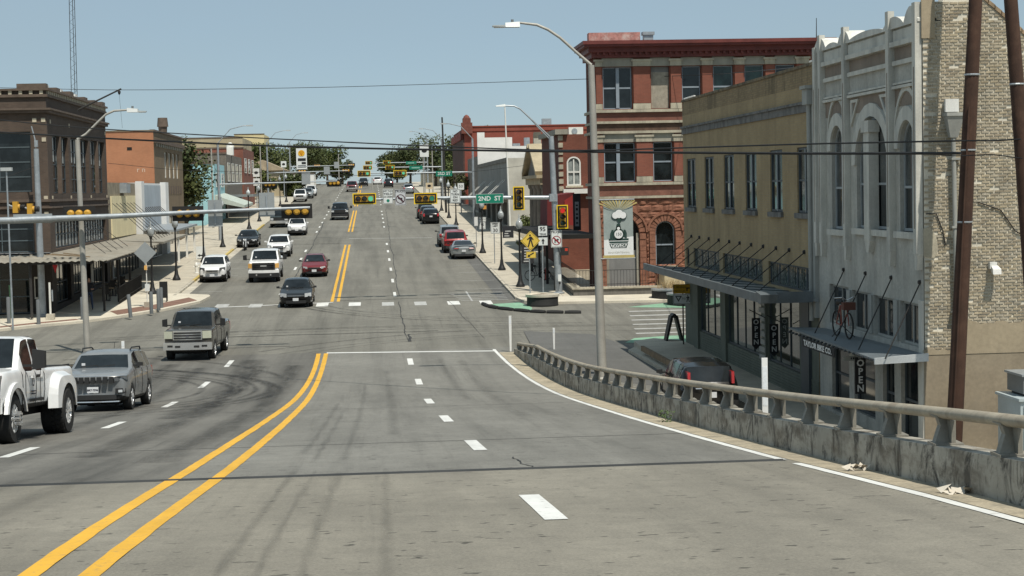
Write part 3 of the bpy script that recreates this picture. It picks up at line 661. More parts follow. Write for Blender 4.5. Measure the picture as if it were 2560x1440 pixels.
for a, b, z0, z1 in tr[:3]:
    n = max(1, round((b-a)/1.25)); window(brown, fw, a+.02, b-.02, z0+.01, z1-.01, -.12, m_frameb, m_glassg, n, 1, .05, .07)
    for j in range(n):                           # diagonal tracery bars seen in the transoms
        u0 = a+(b-a)*j/n+.1; u1 = a+(b-a)*(j+1)/n-.1
        mb = MB(); mb.bar(fw.p(u0, z0+.08, -.05), fw.p(u1, z1-.08, -.05), .01, .01); mb.bar(fw.p(u1, z0+.08, -.056), fw.p(u0, z1-.08, -.056), .01, .01)
        for q in range(1, 4): mb.bar(fw.p(u0+(u1-u0)*q/4, z0+.06, -.044), fw.p(u0+(u1-u0)*q/4, z1-.06, -.044), .022, .022)
        mb.build('tracery', M_trac, brown)
window(brown, fw, 71.32, 71.93, 3.47, 4.13, -.12, m_frameb, m_glassg, 1, 1, .05)
for a, b, z0, z1 in shopo:
    window(brown, fw, a+.02, b-.02, z0+.01, z1-.01, -.1, m_frameb, m_shop, 4 if b-a > 5 else 3, 1, .06, .022)
mb = MB(); fbox(mb, fw, BY0, BY1+.02, BTOP, BTOP+.09, -.35, .05); mb.build('coping', m_cop, brown)
mb = MB(); fbox(mb, fw, BY0+.5, BY1, 8.82, 9.06, .0, .05); fbox(mb, fw, BY0+.5, BY1, 9.06, 9.14, .0, .11); mb.build('cornice_band', m_band, brown)
mb = MB(); fbox(mb, fw, BY0+.5, BY1, 9.6, BTOP, .001, .004); mb.build('stained_parapet', BR('stained_brick', (.34, .255, .14), (.26, .19, .108), (.24, .19, .125), 'y', streak=((.05, .042, .03), .75, 1.6), var=.25), brown)
shell(brown, BX, BX+18, BY0, BY1, BTOP, m_brownx, skip=('w',))
# corner pilaster of the neighbour with a leader box and downpipe
m_pil = M('grey_painted_stucco', (.34, .345, .32), .8, var=.12, vs=1.2, fine=.06, streak=((.14, .15, .155), .4, 1.6))
mb = MB(); fbox(mb, fw, BY0-.1, BY0+.5, 2.8, 9.0, 0, .12); mb.build('pilaster', m_pil, brown)
mb = MB(); fbox(mb, fw, BY0-.05, BY0+.5, 9.0, 9.45, .0, .3); fbox(mb, fw, BY0-.1, BY0+.55, 9.45, 9.55, .0, .36); mb.cyl(fw.p(BY0+.2, 9.0, .18), fw.p(BY0+.2, 2.7, .16), .07); mb.build('leader_box', m_pil, brown)
# roof odds
mb = MB(); mb.lathe([(.05, 0), (.3, .05), (.34, .25), (.2, .42), (.02, .46)], (BX+1.2, 66.9, BTOP-.55), 12); mb.cyl((BX+1.2, 66.9, BTOP-.6), (BX+1.2, 66.9, BTOP-.3), .12); mb.build('roof_vent', m_galv, brown, True)
m_pipe = M('white_pipe', (.7, .7, .67), .5, var=.1)
for a, b in ((70.2, 72.3), (50.6, 51.3)):
    mb = MB(); n = 9
    for k in range(n): mb.lathe([(.02, 0), (.06, .0), (.06, .08), (.02, .09)], fw.p(a+(b-a)*k/(n-1), BTOP+.09, -.1), 6)
    mb.build('coping_clips', m_pipe, brown); kids_ = None
# awning
m_awn = M('awning_sheet', (.26, .28, .28), .55, metal=.25, var=.15, vs=1.5, patch=((.13, .14, .145), .5, 1.5)); m_awnf = M('awning_fascia', (.15, .17, .18), .5, metal=.3, var=.2, vs=2)
AX = 11.15
aw = MB()
ed = [(BX-.03, 50.2, 3.36), (BX-.03, 71.9, 3.34), (AX, 71.6, 3.5), (AX, 50.5, 3.5)]
aw.hexa([Vector(p)-Vector((0, 0, .09)) for p in ed], ed); aw = aw.build('awning', m_awn, brown)
fa = MB(); fa.box(AX-.09, AX, 50.3, 71.75, 3.3, 3.56); fa.box(AX, BX-.2, 50.2, 50.29, 3.26, 3.58); fa.build('fascia', m_awnf, aw)
mb = MB(); mb.hexa([(AX-.1, 49.7, 3.3), (AX+.35, 49.7, 3.3), (AX+.35, 50.3, 3.3), (AX-.1, 50.3, 3.3)], [(AX-.12, 49.6, 3.55), (AX+.4, 49.6, 3.55), (AX+.4, 50.3, 3.62), (AX-.12, 50.3, 3.62)]); mb.build('corner_box', m_awnf, aw)
for k, a in enumerate((70.6, 68.85, 66.9, 64.95, 63.0, 61.2, 59.3, 57.45, 55.6, 53.8, 51.9)):
    mb = MB(); mb.cyl(fw.p(a, 4.66, .0), (AX+.25, a-.15, 3.5), .018, None, 6); mb.cyl(fw.p(a, 4.66, 0), fw.p(a, 4.66, .07), .07, .05, 8); mb.build('tie_rod', m_iron, brown)
    mb = MB(); mb.bar((AX+.02, a-.15, 3.512), (BX-.06, a+.0, 3.38), .035, .035); mb.build('seam', m_awnf, aw)
# posts and pilasters under the awning
for a0, a1, mt in ((69.1, 70.3, m_greenw), (63.6, 64.7, m_greenw), (56.95, 57.9, m_greenw), (51.2, 52.5, m_frameb)):
    mb = MB(); fbox(mb, fw, a0+.02, a1-.3, .0, 3.3, 0, .09); mb.build('pilaster', mt, brown)
for k in range(9):
    mb = MB(); fbox(mb, fw, 57.0, 57.85, .9+k*.26, .9+k*.26+.17, .09, .12); mb.build('panel_slat', m_pil, brown)
# two vertical OPEN flags
m_flag = M('flag_black', (.016, .016, .016), .85); m_flagw = M('flag_white', (.55, .55, .53), .8, var=.05)
for a, lab in ((57.0, 'black OPEN feather flag on the brown shopfront, the one nearer the street corner'), (54.4, 'black OPEN feather flag on the brown shopfront, the one nearer the bicycle shop')):
    t = thing('open_flag', lab, 'flag', fw.p(a, 1.2, .35), 'open flags')
    f2 = Fr((BX-.42, a, 0), (.9, -.43, 0), (-.43, -.9, 0)) if False else Fr((BX-.40, a, 0), (1, 0, 0), (0, -1, 0))
    fprism(MB(), f2, [(-.14, 1.42), (0, 1.28), (.14, 1.42), (.14, 2.32), (-.14, 2.32)], -.008, .008).build('cloth', m_flag, t)
    for k, ch in enumerate('OPEN'): text(t, ch, f2, 0, 2.18-k*.22, .012, .23, m_flagw, .003, bold=.004)
    MB().cyl((BX-.05, a, 2.3), (BX-.62, a, 2.6), .014).build('pole', m_iron, t)
# door of the shop
mb = MB(); fbox(mb, fw, 51.25, 52.3, .22, 3.1, -.02, .03); dr = mb.build('door', m_frameb, brown)
mb = MB(); fbox(mb, fw, 51.35, 52.2, .9, 2.9, .03, .04); mb.build('pane', m_glass, dr)

# ================================================================ grey bicycle shop with brick side wall
KY0, KY1, KTOP = 40.5, BY0-.1, 10.55
m_stuc = M('grey_blue_stucco', (.43, .425, .385), .85, var=.16, vs=1.0, fine=.12, fs=12, streak=((.22, .21, .185), .6, 1.6), patch=((.54, .52, .46), .45, 1.3))
m_stucl = M('pale_stucco_trim', (.57, .56, .505), .85, var=.13, vs=1.2, streak=((.17, .175, .17), .45, 1.8))
m_stucb = M('brown_stucco_panel', (.25, .205, .165), .88, var=.2, vs=1.2, streak=((.1, .09, .08), .4, 1.6))
bike = thing('bicycle_shop', 'grey stucco two storey shop with tall arched windows and a pale brick side wall', 'building', (BX, 45, 0))
a3 = [(40.95, 42.3, 5.5, 8.2, .68), (43.2, 46.15, 5.5, 8.42, 1.25), (47.3, 48.7, 5.42, 8.3, .7)]
low = [(40.85, 42.4, 2.75, 3.8), (42.85, 44.65, 2.75, 3.8), (44.95, 46.75, 2.75, 3.82), (47.1, 49.1, 2.75, 3.86)]
shop = [(41.0, 42.35, .3, 2.45), (42.9, 43.9, .3, 2.45), (44.6, 46.6, .55, 2.45), (47.1, 48.9, .3, 2.45)]
mb = MB(); wall_open(mb, fw, KY0, KY1, -.3, KTOP, a3+low+shop, .17); mb.build('facade', m_stuc, bike)
for k, (a, b, z0, z1, r) in enumerate(a3):
    window(bike, fw, a+.02, b-.02, z0+.01, z1-.01, -.15, m_framel, m_shade, 2, 2, .07, .03, r-.01, gm2=m_glass, split=[z0+(z1-z0)*.4])
    mb = MB(); o = arch_pts((a+b)/2, (b-a)/2+.32, z1-r, r+.34); i = arch_pts((a+b)/2, (b-a)/2, z1-r, r)
    for q in range(len(o)-1): fprism(mb, fw, [o[q], o[q+1], i[q+1], i[q]], 0, .06)
    mb.build('arch_ring', m_stucl, bike)
    mb = MB(); fbox(mb, fw, a-.2, b+.2, z0-.16, z0, -.2, .12); mb.build('sill', m_stucl, bike)
    if k != 1:
        mb = MB(); o = arch_pts((a+b)/2, (b-a)/2+.36, z1-r+.1, r+.75); i = arch_pts((a+b)/2, (b-a)/2+.3, z1-r+.1, r+.6)
        for q in range(len(o)-1): fprism(mb, fw, [o[q], o[q+1], i[q+1], i[q]], 0, .05)
        mb.build('label_mould', m_stucl, bike)
mb = MB(); fbox(mb, fw, 44.45, 44.95, 5.2, 8.0, -.1, .16); fbox(mb, fw, 44.35, 45.05, 8.0, 8.3, -.1, .2); fprism(mb, fw, [(44.45, 5.2), (44.95, 5.2), (44.8, 4.9), (44.6, 4.9)], 0, .15); mb.build('window_pier', m_stucl, bike)
for a in (40.5, 42.65, 46.75, 49.3, 49.9):       # slim colonnettes from sill to parapet
    mb = MB(); fbox(mb, fw, a+.02, a+.27, 5.0, 10.9 if a < 49.5 else 10.6, 0, .16); fprism(mb, fw, [(a+.02, 5.0), (a+.27, 5.0), (a+.2, 4.62), (a+.09, 4.62)], 0, .14); mb.build('colonnette', m_stucl, bike)
    mb = MB(); fbox(mb, fw, a+.12, a+.17, 5.6, 9.4, .161, .166); mb.build('groove', m_stucb, bike)
for a, b in ((40.8, 42.63), (42.94, 46.73), (47.04, 49.28)):
    mb = MB(); fbox(mb, fw, a, b, 9.55, 9.66, 0, .08); fbox(mb, fw, a, b, 8.98, 9.05, 0, .1); fbox(mb, fw, a, b, 9.08, 9.13, 0, .07); mb.build('moulding', m_stucl, bike)
    mb = MB(); fbox(mb, fw, a, b, 9.67, 9.98, 0, .012); mb.build('panel', m_stucb, bike)
    mb = MB(); fbox(mb, fw, a, b, 8.55, 8.97, .001, .01); mb.build('panel', m_stucb, bike)
    mb = MB(); fbox(mb, fw, a, b, 10.0, 10.12, 0, .14); fbox(mb, fw, a, b, 10.12, 10.4, 0, .05); mb.build('cornice', m_stucl, bike)
for c, s in ((43.6, 1), (46.1, -1)):               # triangular spandrel panels beside the middle arch
    mb = MB(); P = [(c-.45*s, 8.92), (c+.3*s, 8.92), (c-.45*s, 8.2)]; q = [(c-.33*s, 8.84), (c+.1*s, 8.84), (c-.33*s, 8.42)]
    for i in range(3): j = (i+1) % 3; fprism(mb, fw, [P[i], P[j], q[j], q[i]] if s > 0 else [P[i], q[i], q[j], P[j]], 0, .05)
    mb.build('spandrel_trim', m_stucl, bike)
m_tin = M('white_parapet_cap', (.62, .61, .56), .7, var=.15, vs=2, streak=((.3, .29, .26), .5, 2))
for a, b, h in ((40.5, 41.6, .35), (41.6, 43.3, .22), (43.3, 46.4, .1), (46.4, 47.6, .3), (47.6, 48.9, .08), (48.9, 50.2, .32)):
    n = 8; mb = MB()
    for k in range(n):
        t0, t1 = k/n, (k+1)/n; f = lambda t: KTOP-.08+.05+h*math.sin(math.pi*t)**.8
        fprism(mb, fw, [(a+(b-a)*t0, KTOP-.1), (a+(b-a)*t1, KTOP-.1), (a+(b-a)*t1, f(t1)), (a+(b-a)*t0, f(t0))], -.45, .1)
    mb.build('parapet_cap', m_tin, bike)
for a, b, z0, z1 in low: window(bike, fw, a+.02, b-.02, z0+.01, z1-.01, -.15, m_pil, m_glass, 2, 1, .06, .03)
for a, b, z0, z1 in shop: window(bike, fw, a+.02, b-.02, z0+.01, z1-.01, -.15, m_frameb, m_glass, 1, 2, .07, .03)
for a in (42.45, 44.7, 46.78):
    mb = MB(); fbox(mb, fw, a+.0, a+.33, 2.8, 3.8, 0, .06); mb.build('mullion_pier', m_pil, bike)
mb = MB(); fbox(mb, fw, KY0, KY0+.3, -.3, 3.9, .0, .04); mb.build('corner_pier', m_stucl, bike)
# its awning, tie rods and writing
KA = 11.85
ed = [(BX-.03, 40.25, 2.66), (BX-.03, 49.6, 2.56), (KA, 49.7, 2.6), (KA, 41.0, 2.5)]
aw = MB(); aw.hexa([Vector(p)-Vector((0, 0, .05)) for p in ed], ed); aw = aw.build('awning', M('awning_grey_sheet', (.17, .195, .21), .5, metal=.3, var=.12), bike)
mb = MB(); mb.hexa([(KA-.02, 40.93, 2.38), (BX, 40.17, 2.5), (BX, 40.22, 2.5), (KA-.02, 40.98, 2.38)], [(KA-.02, 40.93, 2.53), (BX, 40.17, 2.69), (BX, 40.22, 2.69), (KA-.02, 40.98, 2.53)]); mb.build('end_fascia', M('white_fascia', (.6, .62, .62), .5, var=.1), aw)
n = 22; mb = MB()
for k in range(n): mb.lathe([(.0, -.035), (.05, -.02), (.05, .02), (0, .035)], (KA-.0, 41.2+8.4*k/(n-1), 2.47), 6)
mb.build('scalloped_edge', M('awning_edge', (.05, .055, .06), .6), aw)
for a in (47.5, 45.35, 43.05, 40.75):
    mb = MB(); mb.cyl(fw.p(a, 4.33), (KA+.15, a-.1, 2.54), .016, None, 6); mb.cyl(fw.p(a, 4.33), fw.p(a, 4.33, .06), .055, .04, 8); mb.build('tie_rod', m_iron, bike)
fs = Fr((KA-.03, 0, 0), (0, -1, 0), (-1, 0, 0))
m_sigb = M('sign_black', (.02, .02, .02), .7); m_sigw = M('sign_white', (.7, .7, .68), .6, var=.05)
t = thing('shop_sign', 'black hanging sign reading TAYLOR BIKE CO under the bicycle shop awning', 'sign', (KA, 46, 2.2))
MB().box(KA-.02, KA, 44.6, 48.0, 2.2, 2.44).build('board', m_sigb, t)
text(t, 'TAYLOR BIKE CO.', fs, -46.3, 2.32, .012, .21, m_sigw, .002, wide=1.75, bold=.008)
t = thing('small_shop_sign', 'long pale sign board hung across the bicycle shop entrance', 'sign', (KA+.3, 44.8, 2.1))
fq = Fr((KA+.12, 44.3, 0), (1, 0, 0), (0, -1, 0))
fbox(MB(), fq, -.0, .9, 2.14, 2.26, 0, .02).build('board', M('sign_cream', (.33, .33, .3), .7), t); mb = MB(); [fbox(mb, fq, .2+k*.055, .2+k*.055+.03+.012*(k % 3), 2.175, 2.225, .021, .024) for k in range(9) if k != 4]; mb.build('print', m_sigb, t)
t = thing('open_flag', 'black OPEN flag hanging in the bicycle shop doorway', 'flag', (KA+.2, 43.4, 1.2), 'open flags')
f2 = Fr((KA+.38, 43.6, 0), (1, 0, 0), (0, -1, 0))
fprism(MB(), f2, [(-.14, 1.36), (.14, 1.36), (.14, 2.26), (-.14, 2.26)], -.008, .008).build('cloth', m_flag, t)
for k, ch in enumerate('OPEN'): text(t, ch, f2, 0, 2.14-k*.215, .012, .24, m_flagw, .003, bold=.006)
# ---- brick side wall: each brick laid
fsd = Fr((0, KY0, 0), (1, 0, 0), (0, -1, 0))
m_mort = M('lime_mortar', (.66, .62, .52), .95, var=.18, vs=1.5, fine=.15, fs=30)
m_bk = [M('old_brick_%s' % s, c, .92, var=.2, vs=3, fine=.2, fs=30) for s, c in (('buff', (.42, .365, .27)), ('tan', (.385, .332, .242)), ('grey', (.375, .333, .257)), ('ochre', (.40, .338, .236)), ('umber', (.32, .27, .195)))]
m_ren = M('sand_render', (.36, .30, .21), .93, var=.12, vs=.7, fine=.1, fs=12, streak=((.28, .23, .16), .5, .8), patch=((.22, .19, .15), .4, .6))
m_ren2 = M('grey_render', (.285, .238, .172), .93, var=.14, vs=.9, fine=.1, fs=12, patch=((.25, .215, .165), .5, .8))
sx1 = 20.
def partop(x): return 10.95 if x < 13.4 else max(9.75, 11.05-(x-14.3)*.85) if x > 14.3 else 11.05
side = MB(); fprism(side, fsd, [(BX+.02, -.5), (sx1, -.5), (sx1, 9.7), (15.8, 9.75), (14.35, 11.0), (13.42, 11.0), (13.4, 10.9), (BX+.02, 10.9)], -.35, 0); side = side.build('side_wall', m_mort, bike)
bl, bh = .212, .0735; vari = []
for k in range(10):
    mb = MB(); j = lambda s: rnd.uniform(-s, s)
    fl = [(-.093+j(.008), -.0225+j(.005)), (.093+j(.008), -.0225+j(.005)), (.093+j(.008), .0225+j(.005)), (-.093+j(.008), .0225+j(.005))]
    mb.hexa([(a, -.012+j(.003), z) for a, z in fl], [(a*1.01, .02, z*1.02) for a, z in fl]); vari.append(mb.mesh('brick', m_bk[k % 5]))
allb = []; r = 0; z = 2.7
while z < 10.9:
    x = BX+.02+(bl/2 if r % 2 else 0)
    while x < 16.4:
        if x > BX+.1 and z < partop(x)-.08 and not (13.15 > x and z > 10.2 or x < 13.2 and 4.9 < z < 5.55 and rnd.random() < .8) and rnd.random() > .025: allb.append((x+rnd.uniform(-.008, .008), z+rnd.uniform(-.004, .004)))
        x += bl
    z += bh; r += 1
for x in range(2): pass
near = sorted(allb, key=lambda q: 0 if (13.0 < q[0] < 15.35 and 3.6 < q[1] < 10.6 and not (13.85 < q[0]-.01*0 < 14.22)) else 1)
nearset = [q for q in near if 13.0 < q[0] < 15.35]; rnd.shuffle(nearset); nearset = nearset[:298]; chosen = set(nearset)
for (x, z) in nearset:
    o = link('brick', rnd.choice(vari), side); o.location = Vector((x, KY0-.012, z))-ORI[side.name]
rest = [MB() for _ in range(5)]
for (x, z) in allb:
    if (x, z) in chosen: continue
    me = rnd.choice(vari); k = vari.index(me) % 5; rest[k].add([(v.co.x+x, v.co.y+KY0-.012, v.co.z+z) for v in me.vertices], [tuple(f.vertices) for f in me.polygons])
big = MB(); 
for k in range(5): big.add(rest[k].v, rest[k].f, k)
tag(big.build('bricks', m_bk, side), kind='stuff')
jag = []; xq = BX-.01
while xq < sx1:
    jag.append((xq, (2.75 if xq < 13.75 else 3.38)+rnd.uniform(-.07, .07))); xq += rnd.uniform(.06, .2)
mb = MB(); fprism(mb, fsd, [(BX-.01, 2.62), (sx1, 2.62), (sx1, 3.4)]+jag[::-1], 0, .035); mb.build('render_band', m_ren, side)
mb = MB(); fbox(mb, fsd, BX-.005, sx1, -.4, 2.61, 0, .024); mb.build('render_band', m_ren2, side)
mb = MB(); fbox(mb, fsd, BX-.02, 13.2, 10.05, 10.95, 0, .05); mb.build('render_patch', m_ren, side)
mb = MB(); fprism(mb, fsd, [(BX-.0, 4.95), (13.15, 4.9), (13.25, 5.1), (13.2, 5.4), (13.05, 5.65), (BX, 5.6)], 0, .035); mb.build('render_patch', m_stone, side)
capb = M('coping_brick', (.30, .22, .14), .9, var=.3, vs=5, fine=.2)
for k in range(9):
    t0 = k/9; x = 14.4+1.45*t0; zz = 11.0-1.25*t0; MB().hexa([fsd.p(x-.09, zz-.02, -.36), fsd.p(x+.09, zz-.16, -.36), fsd.p(x+.09, zz-.16, .05), fsd.p(x-.09, zz-.02, .05)], [fsd.p(x-.09, zz+.08, -.36), fsd.p(x+.09, zz-.06, -.36), fsd.p(x+.09, zz-.06, .05), fsd.p(x-.09, zz+.08, .05)]).build('coping_brick', capb, side)
mb = MB(); fbox(mb, fsd, 15.85, sx1, 9.72, 9.86, -.36, .06); mb.build('coping', m_tin, side)
shell(bike, BX, sx1, KY0+.36, KY1, KTOP-.2, m_stuc, skip=('w', 's'), par=.6)
# fittings on the side wall
t = thing('leader_head', 'grey rain leader head and downpipe on the pale brick side wall', 'downpipe', (13.55, KY0, 5))
mb = MB(); y = KY0-.05
mb.hexa([(13.5, y-.16, 7.72), (13.68, y-.16, 7.72), (13.68, y, 7.72), (13.5, y, 7.72)], [(13.38, y-.28, 8.22), (13.8, y-.28, 8.22), (13.8, y, 8.22), (13.38, y, 8.22)]); mb.box(13.36, 13.82, y-.3, y, 8.22, 8.3); mb.build('hopper', m_pil, t)
MB().cyl((13.59, y-.09, 7.75), (13.7, y-.09, -.1), .055, None, 10).build('pipe', m_pil, t, True)
mb = MB(); mb.box(13.4, 13.72, y-.12, y, 8.32, 8.62); mb.build('scupper', m_pipe, t)
for z in (3.6, 5.6, 7.2): MB().box(13.5+.03, 13.78, y-.16, y+.02, z, z+.05).build('bracket', m_pil, t)
t = thing('wall_light', 'small white flood light on the pale brick side wall', 'light', (14.52, KY0, 4.6))
mb = MB(); mb.box(14.45, 14.62, KY0-.16, KY0-.03, 4.62, 4.78); mb.build('housing', m_pipe, t)
MB().hexa([(14.46, KY0-.34, 4.5), (14.66, KY0-.34, 4.5), (14.66, KY0-.2, 4.55), (14.46, KY0-.2, 4.55)], [(14.46, KY0-.32, 4.62), (14.66, KY0-.32, 4.62), (14.64, KY0-.15, 4.7), (14.48, KY0-.15, 4.7)]).build('lamp_head', m_pipe, t)
for pts, lab in (([(14.2, 6.2), (14.75, 6.0), (15.1, 5.5), (15.35, 5.35)], 'thin black cable sagging over the pale brick wall'), ([(12.95, 5.95), (13.2, 5.95), (13.35, 5.55), (13.42, 5.2)], 'short bent cable beside the downpipe on the brick wall')):
    tag(MB().tube([fsd.p(a, z, .05) for a, z in pts], .015, 6).build('wall_cable', m_iron), lab, 'cable')
# electrical cabinets behind the barrier
m_cab = M('cabinet_pale_blue', (.47, .54, .56), .45, var=.08, metal=.1); m_cabg = M('cabinet_grey', (.20, .21, .21), .5, metal=.3, var=.12)
t = thing('utility_cabinet', 'pale blue utility cabinet against the brick side wall', 'cabinet', (14.2, 38.4, 0))
cbx = at(2488, 1080, 38.85).x+.05; MB().box(cbx, cbx+1.85, 37.4, 38.8, -.1, 1.85).build('body', m_cab, t)
MB().box(cbx-.05, cbx+1.9, 37.35, 38.85, 1.85, 1.91).build('lid', m_cab, t)
for a, b in ((.07, .45), (.48, 1.75)): MB().box(cbx+a, cbx+b, 37.37, 37.4, .1, 1.75).build('door', m_cab, t)
MB().box(cbx+.11, cbx+.14, 37.34, 37.37, .9, 1.1).build('handle', m_cabg, t)
t = thing('air_handler', 'dark grey metal ventilation box above the pale blue cabinet', 'air conditioner', (14.2, 38.6, 2))
mb = MB(); mb.box(cbx+.18, cbx+1.85, 37.7, 38.7, 1.97, 2.36); mb.build('casing', m_cabg, t); MB().box(cbx+.13, cbx+1.9, 37.65, 38.75, 2.36, 2.41).build('lid', m_galv, t); MB().box(cbx+.25, cbx+1.75, 37.75, 38.6, 1.912, 1.97).build('foot', m_iron, t)
tag(MB().lathe([(.0, -.1), (.1, -.1), (.1, 1.02), (.11, 1.04), (.11, 1.07), (.0, 1.08)], (12.45, 38.0, 0), 12).build('pipe_stub', M('rusty_pipe', (.16, .07, .035), .8, var=.3), None, True), 'short rust brown pipe bollard at the foot of the utility pole', 'bollard')
# ================================================================ red three storey corner building
RY, RX0, RX1 = 101.5, 13.0, 27.
fr = Fr((0, RY, 0), (1, 0, 0), (0, -1, 0)); frw = Fr((RX0, 0, 0), (0, 1, 0), (-1, 0, 0))
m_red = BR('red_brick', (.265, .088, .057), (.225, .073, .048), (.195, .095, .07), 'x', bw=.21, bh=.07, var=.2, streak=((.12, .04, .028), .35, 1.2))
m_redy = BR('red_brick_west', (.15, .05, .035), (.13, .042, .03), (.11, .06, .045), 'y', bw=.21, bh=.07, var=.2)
m_rstone = M('red_sandstone', (.235, .105, .066), .92, var=.22, vs=2.2, fine=.2, fs=12, patch=((.17, .07, .045), .6, 1.4), bump=.5)
m_corn = M('oxblood_cornice', (.135, .033, .027), .55, var=.25, vs=1.5)
m_lint = M('grey_stone_lintel', (.30, .285, .235), .88, var=.15, vs=1.5, streak=((.16, .15, .13), .5, 1.6))
m_wblue = M('grey_blue_window_paint', (.25, .29, .33), .55, var=.12)
red = thing('red_corner_building', 'red brick three storey building with oxblood cornice and rough stone ground floor', 'building', (19, RY, 0))
w3 = [(13.46, 15.18), (16.28, 17.36), (18.09, 19.21), (19.92, 21.12), (21.78, 22.93), (23.6, 24.78)]; w2 = [(13.46, 15.3), (16.33, 17.5), (18.09, 19.21), (19.92, 21.12)]
ops = [(a, b, 11.2, 13.63) for a, b in w3]+[(a, b, 6.98, 9.27) for a, b in w2]
mb = MB(); wall_open(mb, fr, RX0, RX1, 5.95, 15.0, ops, .3); mb.build('south_wall', m_red, red)
ow = [(102.9+i*3.1, 104.3+i*3.1, z0, z1) for i in range(1) for z0, z1 in ((11.2, 13.63), (6.98, 9.27))]
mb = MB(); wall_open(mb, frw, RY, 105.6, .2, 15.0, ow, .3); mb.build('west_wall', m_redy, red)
for a, b, z0, z1 in ow: window(red, frw, a+.02, b-.02, z0+.01, z1-.01, -.28, m_wblue, m_glassd, 1, 2)
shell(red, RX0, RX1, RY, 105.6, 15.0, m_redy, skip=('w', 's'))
for k, (a, b) in enumerate(w3):
    if k == 1:
        mb = MB(); fbox(mb, fr, a+.02, b-.02, 11.22, 13.3, -.24, -.19); mb.build('boarded_window', M('weathered_plywood', (.33, .295, .235), .9, var=.2, vs=4, streak=((.18, .165, .14), .7, 4)), red)
        mb = MB(); fbox(mb, fr, a+.02, b-.02, 13.3, 13.62, -.24, -.2); mb.build('boarded_transom', M('grey_plywood', (.19, .185, .175), .9), red); continue
    window(red, fr, a+.02, b-.02, 11.21, 13.62, -.27, m_wblue, m_glassg if k in (3, 4) else m_glass, 2 if k == 0 else 1, 2, .06, .045)
    if k == 0: mb = MB(); fbox(mb, fr, 14.24, 14.43, 11.25, 13.6, -.27, -.12); mb.build('mullion', m_wblue, red)
for k, (a, b) in enumerate(w2):
    window(red, fr, a+.02, b-.02, 6.99, 9.26, -.27, m_wblue, m_glass, 2 if k == 0 else 1, 2, .06, .045)
    if k == 0: mb = MB(); fbox(mb, fr, 14.2, 14.4, 7.02, 9.24, -.27, -.12); mb.build('mullion', m_wblue, red)
for z0, z1, W_, pil in ((11.2, 13.63, w3, True), (6.98, 9.27, w2, True)):
    edges = [RX0]+[v for w in W_ for v in w]+[25.6 if W_ is w3 else 22]
    for j in range(0, len(edges)-1, 2):
        a, b = edges[j]+.06, edges[j+1]-.08
        if b-a < .15: continue
        mb = MB(); fbox(mb, fr, a, b, z0+.32, z1-.0, 0, .12); mb.build('pilaster', m_red, red)
        mb = MB(); fbox(mb, fr, a-.03, b+.03, z0-.02, z0+.3, 0, .15); mb.build('pilaster_base', m_stone, red)
        mb = MB(); fbox(mb, fr, a-.04, b+.04, z1+.02, z1+.3, 0, .17); fbox(mb, fr, a-.12, b+.12, z1+.3, z1+.42, 0, .22); mb.build('capital', m_stone, red)
    for a, b in W_:
        mb = MB(); fbox(mb, fr, a-.05, b+.05, z1+.02, z1+.5, 0, .07); mb.build('lintel', m_lint, red)
def band(z0, z1, d, mt, nm='stone_band'):
    mb = MB(); fbox(mb, fr, RX0-d*.8, RX1, z0, z1, 0, d); fbox(mb, frw, RY, 105.6, z0, z1, 0, d*.8-.003); mb.build(nm, mt, red)
for z0, z1, d, mt in ((11.0, 11.16, .2, m_stone), (10.36, 10.5, .16, m_stone), (9.78, 9.93, .22, m_stone), (6.78, 6.94, .2, m_stone), (6.02, 6.16, .18, m_stone), (10.5, 10.98, .05, BR('mauve_brick', (.23, .09, .06), (.19, .075, .055), (.16, .09, .07), 'x')), (6.17, 6.77, .05, M('purple_brick', (.19, .085, .06), .9, var=.25, vs=2, fine=.15)), (9.94, 10.34, .03, M('dark_frieze', (.10, .06, .042), .9, var=.3, vs=3))): band(z0, z1, d, mt)
for z0, z1, d in ((14.15, 14.45, .25), (14.45, 14.75, .5), (14.75, 14.88, .85), (14.88, 15.08, .95)): band(z0, z1, d, m_corn, 'cornice')
mb = MB(); n = 40
for k in range(n): fbox(mb, fr, RX0+.1+k*(RX1-RX0)/n, RX0+.24+k*(RX1-RX0)/n, 14.3, 14.5, .25, .42)
tag(mb.build('dentils', m_corn, red), kind='stuff')
mb = MB(); mb.box(12.75, 15.75, RY+.4, RY+1.2, 15.0, 15.65); mb.build('chimney_block', M('peeling_red_render', (.45, .22, .19), .9, var=.3, vs=4, patch=((.6, .5, .45), .7, 2.5)), red)
mb = MB(); mb.box(16.0, 16.55, RY+.6, RY+1.1, 15.0, 15.5); mb.box(15.93, 16.62, RY+.52, RY+1.18, 15.5, 15.68); mb.build('chimney', m_galv, red)
